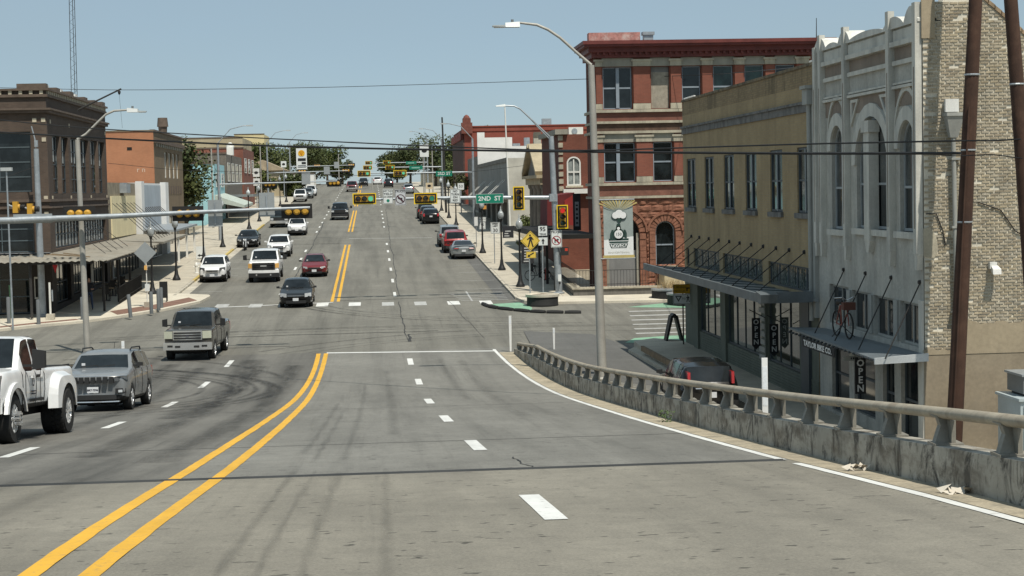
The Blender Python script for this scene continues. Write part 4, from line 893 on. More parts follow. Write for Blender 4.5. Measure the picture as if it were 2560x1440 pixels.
# rough stone ground floor: stones laid singly round an entrance arch and an arched window
gops = [(13.5, 15.45, .85, 5.0, .95), (16.4, 17.55, 2.06, 4.68, .58)]
mb = MB(); wall_open(mb, fr, RX0, RX1, -.3, 5.95, gops, .45); mb.build('ground_wall', m_rstone, red)
stv = []
for k in range(8):
    mb = MB(); n = 4; gv = []
    for j in range(n+1):
        for i in range(n+1):
            edge = i in (0, n) or j in (0, n); gv.append((i/n-.5, -(0 if edge else rnd.uniform(.45, 1.)), j/n-.5))
    mb.add(gv, [(j*(n+1)+i, j*(n+1)+i+1, (j+1)*(n+1)+i+1, (j+1)*(n+1)+i) for j in range(n) for i in range(n)]); stv.append(mb.mesh('stone', m_rstone))
z = .3; row = 0
while z < 5.85:
    h = (.34, .42, .3, .46)[row % 4]; h = min(h, 5.92-z); x = RX0+.02-(.3 if row % 2 else 0)
    while x < 19.6:
        wd = rnd.uniform(.45, 1.0); a, b = max(x, RX0), min(x+wd, 20)
        for o in gops:                               # trim against the openings
            c, hw = (o[0]+o[1])/2, (o[1]-o[0])/2+.4
            zc = z+h/2
            if zc > o[3]+.4 or zc < o[2]: continue
            zs = o[3]-o[4]; ww = hw if zc < zs else hw*math.sqrt(max(0, 1-((zc-zs)/(o[4]+.4))**2))
            if ww and a < c+ww and b > c-ww:
                if a < c-ww: b = c-ww
                elif b > c+ww: a = c+ww
                else: a = b
        if b-a > .12:
            o = link('stone', rnd.choice(stv), red); o.location = Vector(((a+b)/2, RY-.01, z+h/2))-ORI[red.name]; o.scale = (b-a-.02, rnd.uniform(.06, .13), h-.02)
        x += wd
    z += h; row += 1
for o in gops:
    c, hw, zs = (o[0]+o[1])/2, (o[1]-o[0])/2, o[3]-o[4]; n = 13
    for k in range(n):
        t0, t1 = math.pi*k/n+.02, math.pi*(k+1)/n-.02; P = lambda t, r, q: (c-r*math.cos(t), zs+q*math.sin(t))
        mb = MB(); fprism(mb, fr, [P(t0, hw, o[4]), P(t0, hw+.36, o[4]+.36), P(t1, hw+.36, o[4]+.36), P(t1, hw, o[4])], -.05, rnd.uniform(.06, .12)); mb.build('voussoir', m_rstone, red)
    for s in (-1, 1):
        z = o[2]
        while z < zs-.1:
            h = rnd.uniform(.28, .42); a = c+s*(hw+.19)
            mb = MB(); fbox(mb, fr, a-.17, a+.17, z+.01, min(z+h, zs)-.01, -.05, rnd.uniform(.07, .13)); mb.build('jamb_stone', m_rstone, red); z += h
    mb = MB(); ou = arch_pts(c, hw+.5, zs, o[4]+.5); i_ = arch_pts(c, hw+.38, zs, o[4]+.38)
    for k in range(len(ou)-1): fprism(mb, fr, [ou[k], ou[k+1], i_[k+1], i_[k]], 0, .15)
    mb.build('hood_mould', m_rstone, red)
window(red, fr, 16.42, 17.53, 2.08, 4.66, -.3, m_wblue, m_glass, 1, 2, .06, .04, .56)
mb = MB(); fbox(mb, fr, 16.3, 17.65, 1.93, 2.06, -.2, .2); mb.build('sill', m_stone, red)
mb = MB(); fbox(mb, fr, 13.5, 15.45, .85, 5.0, -.42, -.36); mb.build('entrance_infill', m_dark, red)
mb = MB(); fbox(mb, fr, 13.62, 15.33, .86, 3.0, -.35, -.28); mb.build('entrance_board', M('grey_entrance_board', (.19, .19, .185), .85, var=.12, streak=((.13, .13, .125), .5, 2)), red)
mb = MB(); fbox(mb, fr, 15.28, 15.42, .85, 4.0, -.3, -.1); fbox(mb, fr, 13.52, 13.66, .85, 4.0, -.3, -.1); mb.build('entrance_column', m_lint, red)
# terrace wall with iron railing in front of it
tw = thing('terrace_wall', 'low dark concrete terrace wall with iron railing at the red building corner', 'wall', (13.5, 100, .4))
mb = MB(); tp = [(11.3, 99.4), (16.4, 99.4), (16.4, 99.75), (11.75, 99.75), (11.6, 112), (11.3, 112)]
mb.prism(tp, lambda a, b, d: (a, b, prof(b)+d), 0, .5); mb.build('plinth', M('dark_concrete', (.15, .14, .125), .9, var=.25, vs=1.5, streak=((.05, .05, .045), .6, 1.5)), tw)
mb = MB(); mb.prism([(11.22, 99.32), (16.48, 99.32), (16.48, 99.82), (11.8, 99.82), (11.66, 112), (11.22, 112)], lambda a, b, d: (a, b, prof(b)+d), .5, .58); mb.build('coping', m_stone, tw)
for (ax, ay, bx, by, n) in ((11.5, 99.57, 16.2, 99.57, 26), (11.45, 99.6, 11.45, 111, 40)):
    for z in (1.55, .75):
        MB().bar((ax, ay, prof(ay)+z), (bx, by, prof(by)+z), .03, .03).build('rail', m_iron, tw)
    for k in range(n+1):
        x, y = ax+(bx-ax)*k/n, ay+(by-ay)*k/n; MB().box(x-.009, x+.009, y-.009, y+.009, prof(y)+.58, prof(y)+1.55).build('baluster', m_iron, tw)
MB().hexa([(11.9, 99.85, .3), (26.5, 99.85, .3), (26.5, 101.4, .3), (11.9, 101.4, .3)], [(11.9, 99.8, .95), (26.5, 99.8, .95), (26.5, 101.4, .95), (11.9, 101.4, .95)]).build('floor', m_conc, tw)
tag(MB().prism([(16.55, 99.5), (17.9, 99.45), (17.9, 101.4), (16.55, 101.4)], lambda a, b, d: (a, b, prof(b)+d), .13, 1.4).build('planter_wall', M('cream_block', (.50, .42, .27), .9, var=.2, vs=2), None), 'cream block wall stub beside the railing of the red building', 'wall')
# canopy, fabric box sign and blade sign on the west side of the red building
cp = thing('shop_canopy', 'dark flat shop canopy on posts along the side of the red building', 'canopy', (12, 106, 3))
MB().box(10.15, 12.98, 101.6, 127, 3.75, 4.0).build('roof', m_dark, cp)
MB().box(10.09, 10.15, 101.5, 127, 3.7, 4.06).build('fascia', m_iron, cp)
for y in (103.2, 108, 113, 118.5): MB().box(10.6, 10.75, y, y+.15, prof(y)+.14, 3.75).build('post', m_iron, cp)
m_drk = M('dark_red_fabric', (.13, .02, .02), .8, var=.2)
t = thing('red_box_awning', 'dark red fabric box awning hanging over the canopy', 'awning', (12.4, 113, 5))
MB().hexa([(11.2, 112.9, 4.3), (13, 112.9, 4.3), (13, 117.5, 4.3), (11.2, 117.5, 4.3)], [(11.25, 112.9, 6.15), (13, 112.9, 6.4), (13, 117.5, 6.4), (11.25, 117.5, 6.15)]).build('cloth', m_drk, t)
MB().hexa([(12.3, 112.82, 4.3), (13, 112.82, 4.3), (13, 112.87, 4.3), (12.3, 112.87, 4.3)], [(12.35, 112.82, 5.9), (13, 112.82, 6.3), (13, 112.87, 6.3), (12.35, 112.87, 5.9)]).build('valance', M('red_fabric', (.30, .03, .025), .8), t)
t = thing('blade_sign', 'tall black blade sign with grey writing near the red box awning', 'sign', (12.4, 107.5, 4))
fb = Fr((0, 107.3, 0), (1, 0, 0), (0, -1, 0)); fbox(MB(), fb, 12.25, 12.72, 4.1, 6.35, 0, .1).build('board', m_black, t); fbox(MB(), fb, 12.36, 12.6, 4.35, 5.85, .1, .106).build('grey_panel', M('faded_grey_panel', (.30, .30, .31), .8), t); mb = MB(); [fbox(mb, fb, 12.41, 12.55, 4.5+k*.27, 4.6+k*.27+.06*(k % 2), .107, .11) for k in range(5)]; mb.build('print', m_black, t)

# ================================================================ row of buildings beyond, right side
R2 = thing('arched_window_building', 'dark red brick building with one tall white arched window', 'building', (15, 122, 1))
f2 = Fr((0, 121.5, 0), (1, 0, 0), (0, -1, 0)); m_r2 = BR('dark_red_brick', (.215, .07, .046), (.18, .055, .038), (.16, .085, .06), 'x', var=.25)
op = [(13.55, 14.42, 6.9, 8.82, .42)]
mb = MB(); wall_open(mb, f2, RX0, 19, .5, 10.4, op, .2); mb.build('south_wall', m_r2, R2); shell(R2, RX0, 19, 121.5, 134, 10.4, m_redy, skip=('s',))
m_wtrim = M('white_trim', (.72, .71, .66), .6, var=.08)
window(R2, f2, 13.5, 14.47, 6.85, 8.86, -.1, m_wtrim, GLASS('curtained_glass', (.22, .24, .23), .15), 2, 2, .1, .05, .45, .12)
mb = MB(); fbox(mb, f2, 13.4, 14.6, 6.72, 6.85, 0, .12); mb.build('sill', m_stone, R2)
mb = MB(); fbox(mb, f2, 13.2, 15.2, 6.3, 6.62, 0, .5); mb.build('white_ledge', m_wtrim, R2)
for k in range(8):
    mb = MB(); fbox(mb, f2, RX0-.06, RX0+.25, 6.5+k*.5, 6.5+k*.5+.32, -.2, .06); mb.build('quoin', m_stone, R2)
mb = MB(); fbox(mb, f2, RX0-.3, 13.6, 10.4, 10.75, -12, .25); mb.build('cornice', m_lint, R2)
R4 = thing('pediment_bank', 'old stone bank front with a broken pediment and heavy entablature', 'building', (14, 144, 1.5))
f4 = Fr((14.2, 0, 0), (0, 1, 0), (-1, 0, 0)); f4s = Fr((0, 138, 0), (1, 0, 0), (0, -1, 0))
m_bank = M('tan_bank_stone', (.40, .335, .225), .9, var=.15, vs=1.2, streak=((.2, .17, .12), .4, 1.2)); m_bankd = M('shade_grey_bank_stone', (.21, .19, .165), .9, var=.2, vs=1.2, streak=((.09, .085, .075), .6, 1.5))  # grey copy of the stone carries the west front's shade in its colour
shell(R4, 14.2, 19, 138, 150, 9.2, m_bank, zb=.4, skip=('w',))
mb = MB(); wall_open(mb, f4, 138, 150, .4, 9.2, [(140, 142, 2.2, 6.0), (143, 145.2, 1.9, 6.4), (146.2, 148.2, 2.2, 6.0)], .5); mb.build('west_front', m_bankd, R4)
for a in (138.6, 142.5, 145.7, 149.1):
    mb = MB(); c = f4.p(a, 0, .55); mb.lathe([(.42, 1.5), (.42, 1.8), (.33, 1.9), (.3, 6.6), (.4, 6.75), (.45, 7.0)], (c.x, c.y, 0), 14); mb.build('column', m_bankd, R4, True)
mb = MB(); fbox(mb, f4, 137.4, 150.6, 7.0, 7.5, -.3, 1.05); fbox(mb, f4, 137.2, 150.8, 7.5, 7.75, -.3, 1.35); mb.build('entablature', m_bank, R4)
mb = MB(); fprism(mb, f4, [(138.6, 7.75), (149.4, 7.75), (144, 9.9)], -.2, .95); mb.build('pediment', m_bankd, R4)
for s in (-1, 1):
    mb = MB(); mb.bar(f4.p(144+s*6.2, 7.9, .65), f4.p(144+s*.6, 10.2, .65), 1.5, .32); mb.build('raking_cornice', m_bank, R4)
mb = MB(); fprism(mb, f4, [(143.4, 9.9), (144.6, 9.9), (144.4, 10.7), (144.1, 11.2), (143.7, 11.3), (143.9, 10.8), (143.6, 10.3)], .3, .9); mb.build('acroterion', m_lint, R4)
mb = MB(); fbox(mb, f4s, 14.2, 18, 6.3, 6.6, 0, .3); fbox(mb, f4s, 14.2, 18, 5.9, 6.3, 0, .15); mb.build('string_course', m_lint, R4)
R5 = thing('grey_stucco_building', 'plain grey stucco building with a shaded street front', 'building', (14, 190, 3))
m_g5 = M('shade_grey_stucco_front', (.27, .262, .24), .9, var=.15, vs=.5, patch=((.2, .195, .18), .5, .3)); m_g5s = M('pale_stucco_wall', (.46, .44, .385), .9, var=.15, vs=.6, patch=((.35, .335, .295), .6, .5), streak=((.3, .29, .26), .5, .6))  # street front stucco is greyed in its colour for the shade there
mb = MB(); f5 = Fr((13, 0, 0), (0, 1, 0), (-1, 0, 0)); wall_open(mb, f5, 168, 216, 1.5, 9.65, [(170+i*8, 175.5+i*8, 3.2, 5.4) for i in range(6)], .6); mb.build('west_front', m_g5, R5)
for i in range(6): window(R5, f5, 170+i*8+.03, 175.5+i*8-.03, 3.22, 5.38, -.55, m_black, m_glass, 3, 1)
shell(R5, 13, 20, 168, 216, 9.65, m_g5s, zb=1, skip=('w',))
mb = MB(); fbox(mb, f5, 168, 216, 9.3, 9.7, 0, .12); mb.build('cornice', m_bankd, R5)
mb = MB(); mb.box(10.9, 13, 169, 215, 5.7, 5.95); mb.build('awning', m_awn, R5)
for y in (171, 173.5, 186, 188.5, 201, 203.5):
    mb = MB(); mb.cyl((12.95, y, 7.6), (11.1, y, 5.95), .03, None, 6); mb.build('tie_rod', m_wtrim, R5)
R5b = thing('white_stepped_building', 'white painted brick wall with a stepped parapet above the grey stucco building', 'building', (17, 218, 4))
m_w5 = M('white_painted_brick', (.70, .69, .66), .85, var=.08, vs=.8, patch=((.5, .48, .44), .4, .5))
f5b = Fr((0, 217, 0), (1, 0, 0), (0, -1, 0))
mb = MB(); fprism(mb, f5b, [(13.1, 3), (24, 3), (24, 10.9), (20.6, 10.9), (20.6, 11.5), (19.2, 11.5), (19.2, 11.95), (17.4, 11.95), (17.4, 13.05), (14, 13.05), (14, 13.7), (13.1, 13.7)], -.4, 0); mb.build('south_wall', m_w5, R5b)
shell(R5b, 13.1, 24, 217.4, 240, 10.8, m_bankd, zb=3, skip=('s',))
for x, y, w, h in ((17.9, 222, .9, .8), (19.6, 225, .7, 1.6), (21.5, 222, 1.2, .7)):
    mb = MB(); mb.box(x, x+w, y, y+.9, 10.6, 11.6+h); mb.build('rooftop_unit', m_galv, R5b)
R6 = thing('red_parapet_building', 'long red brick building with a bracketed corner pinnacle on the skyline', 'building', (20, 245, 5))
m_r6 = BR('bright_red_brick', (.31, .07, .045), (.26, .058, .04), (.2, .09, .07), 'x', var=.2)
shell(R6, 12.9, 40, 243, 275, 15.2, m_r6, zb=3)
mb = MB(); mb.box(12.8, 40, 242.9, 243.3, 14.7, 15.3); mb.box(12.8, 40, 242.8, 243.3, 15.3, 15.45); mb.build('parapet', m_r6, R6)
mb = MB()
mb.box(12.5, 14.0, 242.4, 243.8, 14.4, 15.9); mb.box(12.7, 13.8, 242.6, 243.6, 15.9, 16.5); mb.lathe([(.5, 16.5), (.35, 16.8), (.1, 17.0)], (13.25, 243.1, 0), 8); mb.build('pinnacle', M('brown_terracotta', (.17, .06, .045), .9, var=.3, vs=3), R6)
for i in range(12): MB().box(12.4, 12.92, 244+i*2.5, 245+i*2.5, 13.6, 14.6).build('bracket', m_corn, R6)
mb = MB(); mb.box(12.7, 12.9, 243, 275, 4, 13.6); mb.build('street_front', M('shaded_front', (.10, .055, .045), .9, var=.3), R6)  # dark sheet: the shade of the west front is in its colour
t = thing('wall_unit', 'white wall air conditioner on the long red brick wall', 'air conditioner', (28, 242.6, 14)); MB().box(27.3, 29.3, 242.4, 242.95, 13.9, 15.0).build('casing', m_wtrim, t); MB().lathe([(0, 0), (.4, 0), (.4, .06), (0, .06)], (28.1, 242.34, 14.45), 14, 'y').build('fan', m_galv, t)
tag(MB().box(24, 25.3, 246, 247, 15.0, 16.4).build('roof_unit', m_galv), 'grey rooftop unit on the long red brick building', 'air conditioner')

# ================================================================ left side of the street
LX = -17.4; LY = 97.
fe = Fr((LX, 0, 0), (0, 1, 0), (1, 0, 0)); fsn = Fr((0, LY, 0), (1, 0, 0), (0, -1, 0))
m_lb = BR('dark_brown_brick', (.115, .082, .062), (.09, .064, .05), (.10, .082, .068), 'x', var=.2, streak=((.05, .04, .034), .4, 1.2)); m_lby = BR('dark_brown_brick_east', (.105, .076, .058), (.083, .06, .047), (.095, .078, .065), 'y', var=.2, streak=((.05, .04, .034), .4, 1.2))
m_lst = M('cream_tile', (.50, .44, .33), .85, var=.15, vs=6); m_ltrim = M('brown_terracotta_trim', (.12, .09, .07), .88, var=.25, vs=2.5)
L1 = thing('brown_corner_building', 'dark brown brick corner building with wide dark windows and a corrugated awning', 'building', (LX, 105, .4))
so = [(-30, -25.6, 7.1, 10.35), (-25.2, -18.28, 7.1, 10.35), (-30, -25.6, 3.82, 5.75), (-25.2, -18.3, 3.82, 5.75), (-29, -24, .5, 3.3), (-23.5, -18.6, .5, 3.3)]
mb = MB(); wall_open(mb, fsn, -32, LX, 3.4, 12.55, so[:4], .35); mb.build('south_wall', m_lb, L1)
m_lgf = M('awning_shade_brown', (.03, .024, .02), .7, var=.3, vs=1.5)  # ground floor walls coloured near black for the shade under the awning
mb = MB(); wall_open(mb, fsn, -32, LX, -.2, 3.399, so[4:], .35); wall_open(mb, fe, LY, 118.2, -.2, 3.399, [(98.4, 103, .9, 3.2), (104, 110, 1.1, 3.2), (111, 117, 1.2, 3.2)], .3); mb.build('ground_floor_wall', m_lgf, L1)
for a, b, z0, z1 in so: window(L1, fsn, a+.02, b-.02, z0+.02, z1-.02, -.32, M('blue_grey_frame', (.09, .115, .125), .5), m_glass, 4 if b-a > 5 else 3, 4 if z1-z0 > 3 and z0 > 6 else 3, .06, .03)
eo = [(98.5, 103.6, 7.0, 10.2), (104.4, 110.9, 7.0, 10.25), (111.7, 117.4, 7.0, 10.3), (98.5, 107.2, 3.95, 5.45), (108, 117.2, 3.95, 5.45), (98.4, 103, .9, 3.2), (104, 110, 1.1, 3.2), (111, 117, 1.2, 3.2)]
mb = MB(); wall_open(mb, fe, LY, 118.2, 3.4, 12.55, eo[:5], .3); mb.build('east_wall', m_lby, L1)
m_blind = M('pale_blind', (.42, .44, .43), .8, var=.15)
for a, b, z0, z1 in eo:
    n = max(2, int((b-a)/1.0)); window(L1, fe, a+.02, b-.02, z0+.02, z1-.02, -.27, m_frameb, m_glass, n, 4 if z1-z0 > 3 else 2, .06, .03)
    if z0 > 3.5:
        for k in range(n):                        # vertical blind strips behind the upper panes
            mb = MB(); u = a+(b-a)*(k+.3)/n; fbox(mb, fe, u, u+.24+.1*rnd.random(), z0+(z1-z0)*(.55 if z0 > 6 else .05)+rnd.uniform(-.1, .1), z1-.1, -.24, -.235); mb.build('blind', m_blind, L1)
    if z0 > 6 and b-a > 5:
        mb = MB(); fbox(mb, fe, (a+b)/2-.13, (a+b)/2+.13, z0, z1, -.2, .02); mb.build('mullion_pier', m_ltrim, L1)
shell(L1, -32, LX, LY, 118.2, 12.55, m_lb, skip=('s', 'e'))
for z0, z1, d in ((11.35, 11.5, .18), (11.5, 11.6, .28), (12.2, 12.35, .12), (12.55, 12.66, .2), (6.55, 6.7, .1), (6.2, 6.3, .14)):
    mb = MB(); fbox(mb, fsn, -32, LX+d, z0, z1, 0, d); fbox(mb, fe, LY, 118.2, z0, z1, 0, d-.003); mb.build('string_course', m_ltrim, L1)
mb = MB()
for k in range(26): fbox(mb, fsn, LX-.3-k*.55, LX-.12-k*.55, 12.35, 12.55, 0, .13)
for k in range(36): fbox(mb, fe, LY+.2+k*.58, LY+.4+k*.58, 12.35, 12.55, 0, .13)
tag(mb.build('dentils', m_lst, L1), kind='stuff')
for a, b in ((-18.9, -17.35),):
    mb = MB(); fbox(mb, fsn, a, b, 12.66, 12.92, -.5, .12); mb.build('parapet_block', m_ltrim, L1)
for y in (100.5, 105, 110, 114, 117.2):
    mb = MB(); fbox(mb, fe, y-.7, y+.5, 12.66, 12.66+.16+.1*rnd.random(), -.4, .1); mb.build('parapet_block', m_ltrim, L1)
    mb = MB(); fbox(mb, fe, y-.3, y+.5, 12.67, 13.05, -1.2, -.5); mb.build('roof_flashing', m_wtrim, L1)
for a in (-18.15, -17.68):
    for z in (10.95, 9.9, 6.75, 5.9):
        if (a == -18.15 and z == 9.9): continue
        mb = MB(); fbox(mb, fsn, a, a+.22, z-.1, z+.12, 0, .03); mb.build('inlay_tile', m_lst, L1)
for y in (98.0, 104, 111.3, 117.8):
    for z in (10.9, 6.75):
        mb = MB(); fbox(mb, fe, y-.14, y+.14, z-.1, z+.12, 0, .03); mb.build('inlay_tile', m_lst, L1)
# corrugated awning round the corner
m_corr = M('weathered_corrugated_sheet', (.29, .27, .225), .7, metal=.1, var=.2, vs=1.5, patch=((.28, .22, .16), .5, 1.0))
la = thing('corrugated_awning', 'sunlit corrugated metal awning wrapping the brown corner building', 'awning', (LX, 100, 3.6))
def corrug(P00, P10, P01, P11, nw):
    """P00-P10 wall edge, P01-P11 outer edge; ridges run from wall to outer edge"""
    mb = MB(); n = nw*4
    for i in range(n+1):
        t = i/n; w = Vector(P00).lerp(Vector(P10), t); o = Vector(P01).lerp(Vector(P11), t); dz = Vector((0, 0, .035*math.cos(t*nw*2*math.pi)))
        mb.v += [tuple(w+dz), tuple(o+dz)]
    mb.f = [(2*i, 2*i+1, 2*i+3, 2*i+2) for i in range(n)]; mb.m = [0]*n; return mb
corrug((-32, LY-.02, 3.75), (LX, LY-.02, 3.75), (-32, 93.4, 3.42), (-13.9, 93.4, 3.42), 50).build('sheet', m_corr, la, 80)
corrug((LX+.02, LY, 3.75), (LX+.02, 118, 3.85), (-13.9, 93.4, 3.42), (-13.9, 116, 3.62), 66).build('sheet', m_corr, la, 80)
for x in (-22, -18): MB().box(x, x+.12, 93.8, 93.92, .45, 3.4).build('post', m_iron, la)
for y in (97.5, 103, 108): MB().box(-14.8, -14.68, y, y+.12, prof(y)+.14, 3.45).build('post', m_iron, la)
MB().box(-32, -14.62, 93.62, 93.7, 3.28, 3.4).build('beam', m_iron, la); MB().box(-14.1, -14.02, 93.7, 115.8, 3.28, 3.4).build('beam', m_iron, la)
for y in (100, 102.5, 105, 107.5, 110):
    MB().cyl((LX+.02, y+1.5, 5.3), (-14.9, y, 3.55), .02, None, 6).build('tie_rod', m_iron, la)
for k, (x0, y0, x1, y1) in enumerate(((-17.0, 95, -15.2, 94.6), (-16.6, 96.2, -15.4, 95.8), (-17.2, 94.5, -14.9, 94.2))): MB().bar((x0, y0, 3.78), (x1, y1, 3.62), .12, .05).build('loose_plank', m_wood, la)
MB().box(LX-12, LX, 96.4, LY-.0, 3.8, 3.81).build('flashing', m_galv, la)
t = thing('patio_fence', 'dark railing round the shaded patio of the brown corner building', 'fence', (-15, 108, .7))
for k in range(34):
    y = 101.5+k*.3; MB().box(-14.52, -14.48, y, y+.03, prof(y)+.14, prof(y)+1.15).build('baluster', m_iron, t)
for z in (1.12, .35): MB().bar((-14.5, 101.5, prof(101.5)+z), (-14.5, 111.5, prof(111.5)+z), .04, .04).build('rail', m_iron, t)
# cream and white shopfronts
L3 = thing('cream_shopfront', 'cream panelled single storey shopfront hung with awning rods', 'building', (LX, 125, 1))
m_cream = M('cream_panel', (.80, .70, .44), .8, var=.08, vs=1, streak=((.45, .38, .24), .3, 1)); m_gb = M('grey_brown_stone', (.26, .225, .165), .9, var=.25, vs=1.5)
shell(L3, -30, LX, 118.4, 131.8, 7.7, m_gb, zb=.3)
mb = MB(); fbox(mb, fe, 119.3, 131.2, 4.0, 6.8, .0, .08); mb.build('panel', m_cream, L3)
mb = MB(); fbox(mb, fe, 123.8, 125.6, 7.0, 7.6, 0, .5); fbox(mb, fe, 123.9, 125.5, 7.6, 7.7, 0, .3); mb.build('vent_unit', m_galv, L3)
mb = MB(); fbox(mb, fe, 118.6, 131.6, .9, 3.7, .0, .06); mb.build('shopfront', m_black, L3)
for k in range(4): window(L3, fe, 119+k*3.2, 121.9+k*3.2, 1.3, 3.5, .07, m_frameb, m_glass, 2, 1)
aw = MB(); aw.hexa([(LX, 118.4, 3.75), (-13.7, 117, 3.6), (-13.7, 131.5, 3.75), (LX, 131.8, 3.85)], [(LX, 118.4, 3.85), (-13.7, 117, 3.73), (-13.7, 131.5, 3.88), (LX, 131.8, 3.95)]); aw.build('awning', m_corr, L3)
for k in range(7):
    y = 119.6+k*1.75; MB().cyl((LX+.1, y, 6.3), (-14.6, y-.6, 3.8), .025, None, 6).build('tie_rod', m_iron, L3)
L3b = thing('white_shopfront', 'white and pale grey shopfront with white corner piers', 'building', (LX, 141, 1.4))
m_lw = M('white_stucco', (.72, .72, .70), .8, var=.06, patch=((.55, .55, .52), .3, .6)); m_lgb = M('pale_grey_blue_panel', (.40, .445, .48), .75, var=.1, vs=.6)
shell(L3b, -30, LX, 132, 149.3, 7.75, m_lw, zb=.8)
mb = MB(); fbox(mb, fe, 133.6, 147, 4.4, 7.6, 0, .06); mb.build('panel', m_lgb, L3b)
for a, b in ((132, 133.5), (147.2, 149.3)): mb = MB(); fbox(mb, fe, a, b, 1, 7.85, 0, .45); mb.build('pier', m_lw, L3b)
mb = MB(); fbox(mb, fe, 133.6, 147.1, 1.2, 4.2, 0, .04); mb.build('shopfront', m_black, L3b)
for k in range(4): window(L3b, fe, 134+k*3.2, 136.9+k*3.2, 1.9, 4.0, .05, m_wtrim, m_glass, 2, 1)
for k in range(10):
    y = 134.4+k*1.25; MB().cyl((LX+.1, y, 5.9), (LX+.9, y-.4, 5.2), .03, None, 6).build('spike_rod', m_iron, L3b)
aw = MB(); aw.hexa([(LX, 132.2, 4.2), (-14.6, 132.2, 4.05), (-14.6, 148.8, 4.2), (LX, 148.8, 4.35)], [(LX, 132.2, 4.3), (-14.6, 132.2, 4.2), (-14.6, 148.8, 4.35), (LX, 148.8, 4.45)]); aw.build('awning', m_galv, L3b)
for y in (136, 142, 148): MB().box(-14.9, -14.75, y, y+.15, prof(y)+.1, 4.1).build('post', m_wtrim, L3b)
# orange brick building
L2 = thing('orange_brick_building', 'orange brick side wall of a two storey building with a brown street front', 'building', (-18, 160, 1.8))
LX2 = -18.1; fe2 = Fr((LX2, 0, 0), (0, 1, 0), (1, 0, 0))
m_or = BR('orange_brick', (.44, .19, .098), (.40, .17, .088), (.37, .2, .12), 'x', bw=.22, bh=.08, var=.14); m_orb = BR('brown_brick_front', (.22, .165, .105), (.19, .14, .09), (.19, .155, .11), 'y', var=.2)
eo = [(157, 159.2, 8.3, 10.6), (160.3, 162.4, 8.3, 10.6), (163.4, 165.6, 8.3, 10.6), (166.5, 168.6, 8.3, 10.6), (152, 168, 2.2, 4.9)]
mb = MB(); wall_open(mb, fe2, 149.6, 172, 1, 12.15, eo, .25); mb.build('east_front', m_orb, L2)
for a, b, z0, z1 in eo[:4]: window(L2, fe2, a+.02, b-.02, z0+.02, z1-.02, -.2, m_wtrim, GLASS('pale_blind_glass', (.35, .34, .3), .3), 1, 2, .1)
window(L2, fe2, 152.02, 167.98, 2.22, 4.88, -.2, m_black, m_glass, 6, 1)
shell(L2, -32, LX2, 149.6, 172, 12.15, m_or, zb=.8, skip=('e',))
mb = MB(); fbox(mb, fe2, 149.6, 172, 11.2, 11.5, 0, .25); fbox(mb, fe2, 149.6, 172, 12.15, 12.3, -.3, .1); mb.build('cornice', m_ltrim, L2)
for k in range(14): mb = MB(); fbox(mb, fe2, 150.3+k*1.55, 150.9+k*1.55, 10.9, 11.2, 0, .18); mb.build('bracket', m_lint, L2)
for k in range(10): mb = MB(); fbox(mb, fe2, 151+k*2, 152+k*2, 6.9, 7.6, 0, .04); mb.build('frieze_panel', m_ltrim, L2)
mb = MB(); mb.cyl((LX2-.4, 160, 12.2), (LX2-.4, 160, 12.9), .35, .4, 10); mb.cyl((LX2-.4, 160, 12.9), (LX2-.4, 160, 13.7), .5, .42, 10); mb.build('chimney', m_ltrim, L2, True)
mb = MB(); f2s = Fr((0, 149.6, 0), (1, 0, 0), (0, -1, 0)); fbox(mb, f2s, -20.3, -19.9, 10.6, 10.85, 0, .02); mb.build('vent', m_dark, L2)
mb = MB(); fbox(mb, f2s, -32, LX2+.05, 12.15, 12.26, -.3, .06); mb.build('coping', m_orb, L2)
text(L2, 'r n', f2s, -19.2, 8.95, .02, .62, M('faded_white_paint', (.6, .48, .38), .9), .001)
# further up the left side
def box_building(name, label, x0, x1, y0, y1, z0, z1, m, me=None, nwin=0, wz=(0, 0), wm=None):
    t = thing(name, label, 'building', ((x0+x1)/2, y0, z0)); shell(t, x0, x1, y0, y1, z1, m, zb=z0-1)
    MB().box(x0-.08, x1+.08, y0-.08, y0+.3, z1, z1+.2).build('coping', m_ltrim, t)
    if nwin:
        f = Fr((x1, 0, 0), (0, 1, 0), (1, 0, 0))
        for k in range(nwin): a = y0+(y1-y0)*(k+.25)/nwin; window(t, f, a, a+(y1-y0)/nwin*.5, wz[0], wz[1], .02, m_wtrim, wm or m_glass, 1, 2, .1)
    return t
m_blue = M('pale_turquoise_paint', (.33, .56, .60), .75, var=.1, vs=.8); m_far = BR('far_red_brick', (.27, .10, .065), (.23, .085, .055), (.2, .1, .08), 'x', var=.25)
m_tan = M('tan_far_wall', (.40, .34, .23), .9, var=.15, vs=.4); m_yel = M('pale_yellow_wall', (.66, .56, .32), .85, var=.06)
t = box_building('turquoise_shop', 'pale turquoise shop with a curved white awning', -28, -17.6, 200, 214, 3.3, 10.2, m_blue, None, 2, (7.6, 9.2))
mb = MB(); mb.hexa([(-17.6, 200, 5.9), (-14.3, 199.6, 5.2), (-14.3, 214, 5.4), (-17.6, 214, 6.1)], [(-17.6, 200, 6.7), (-14.3, 199.6, 5.5), (-14.3, 214, 5.7), (-17.6, 214, 6.9)]); mb.build('awning', M('pale_green_awning', (.42, .47, .42), .8), t)
t = box_building('gabled_shop', 'grey brick shop with tall pale windows and a white roof finial', -28, -17.4, 214.5, 240, 3.7, 11.6, M('grey_brick_front', (.16, .14, .115), .9, var=.25, vs=2), None, 4, (8.3, 10.6), GLASS('cream_glass', (.4, .36, .26), .4))
mb = MB(); mb.box(-17.9, -17.1, 222, 223.2, 11.6, 12.6); mb.lathe([(.5, 12.6), (.45, 12.9), (.15, 13.2)], (-17.5, 222.6, 0), 8); mb.build('finial', m_wtrim, t)
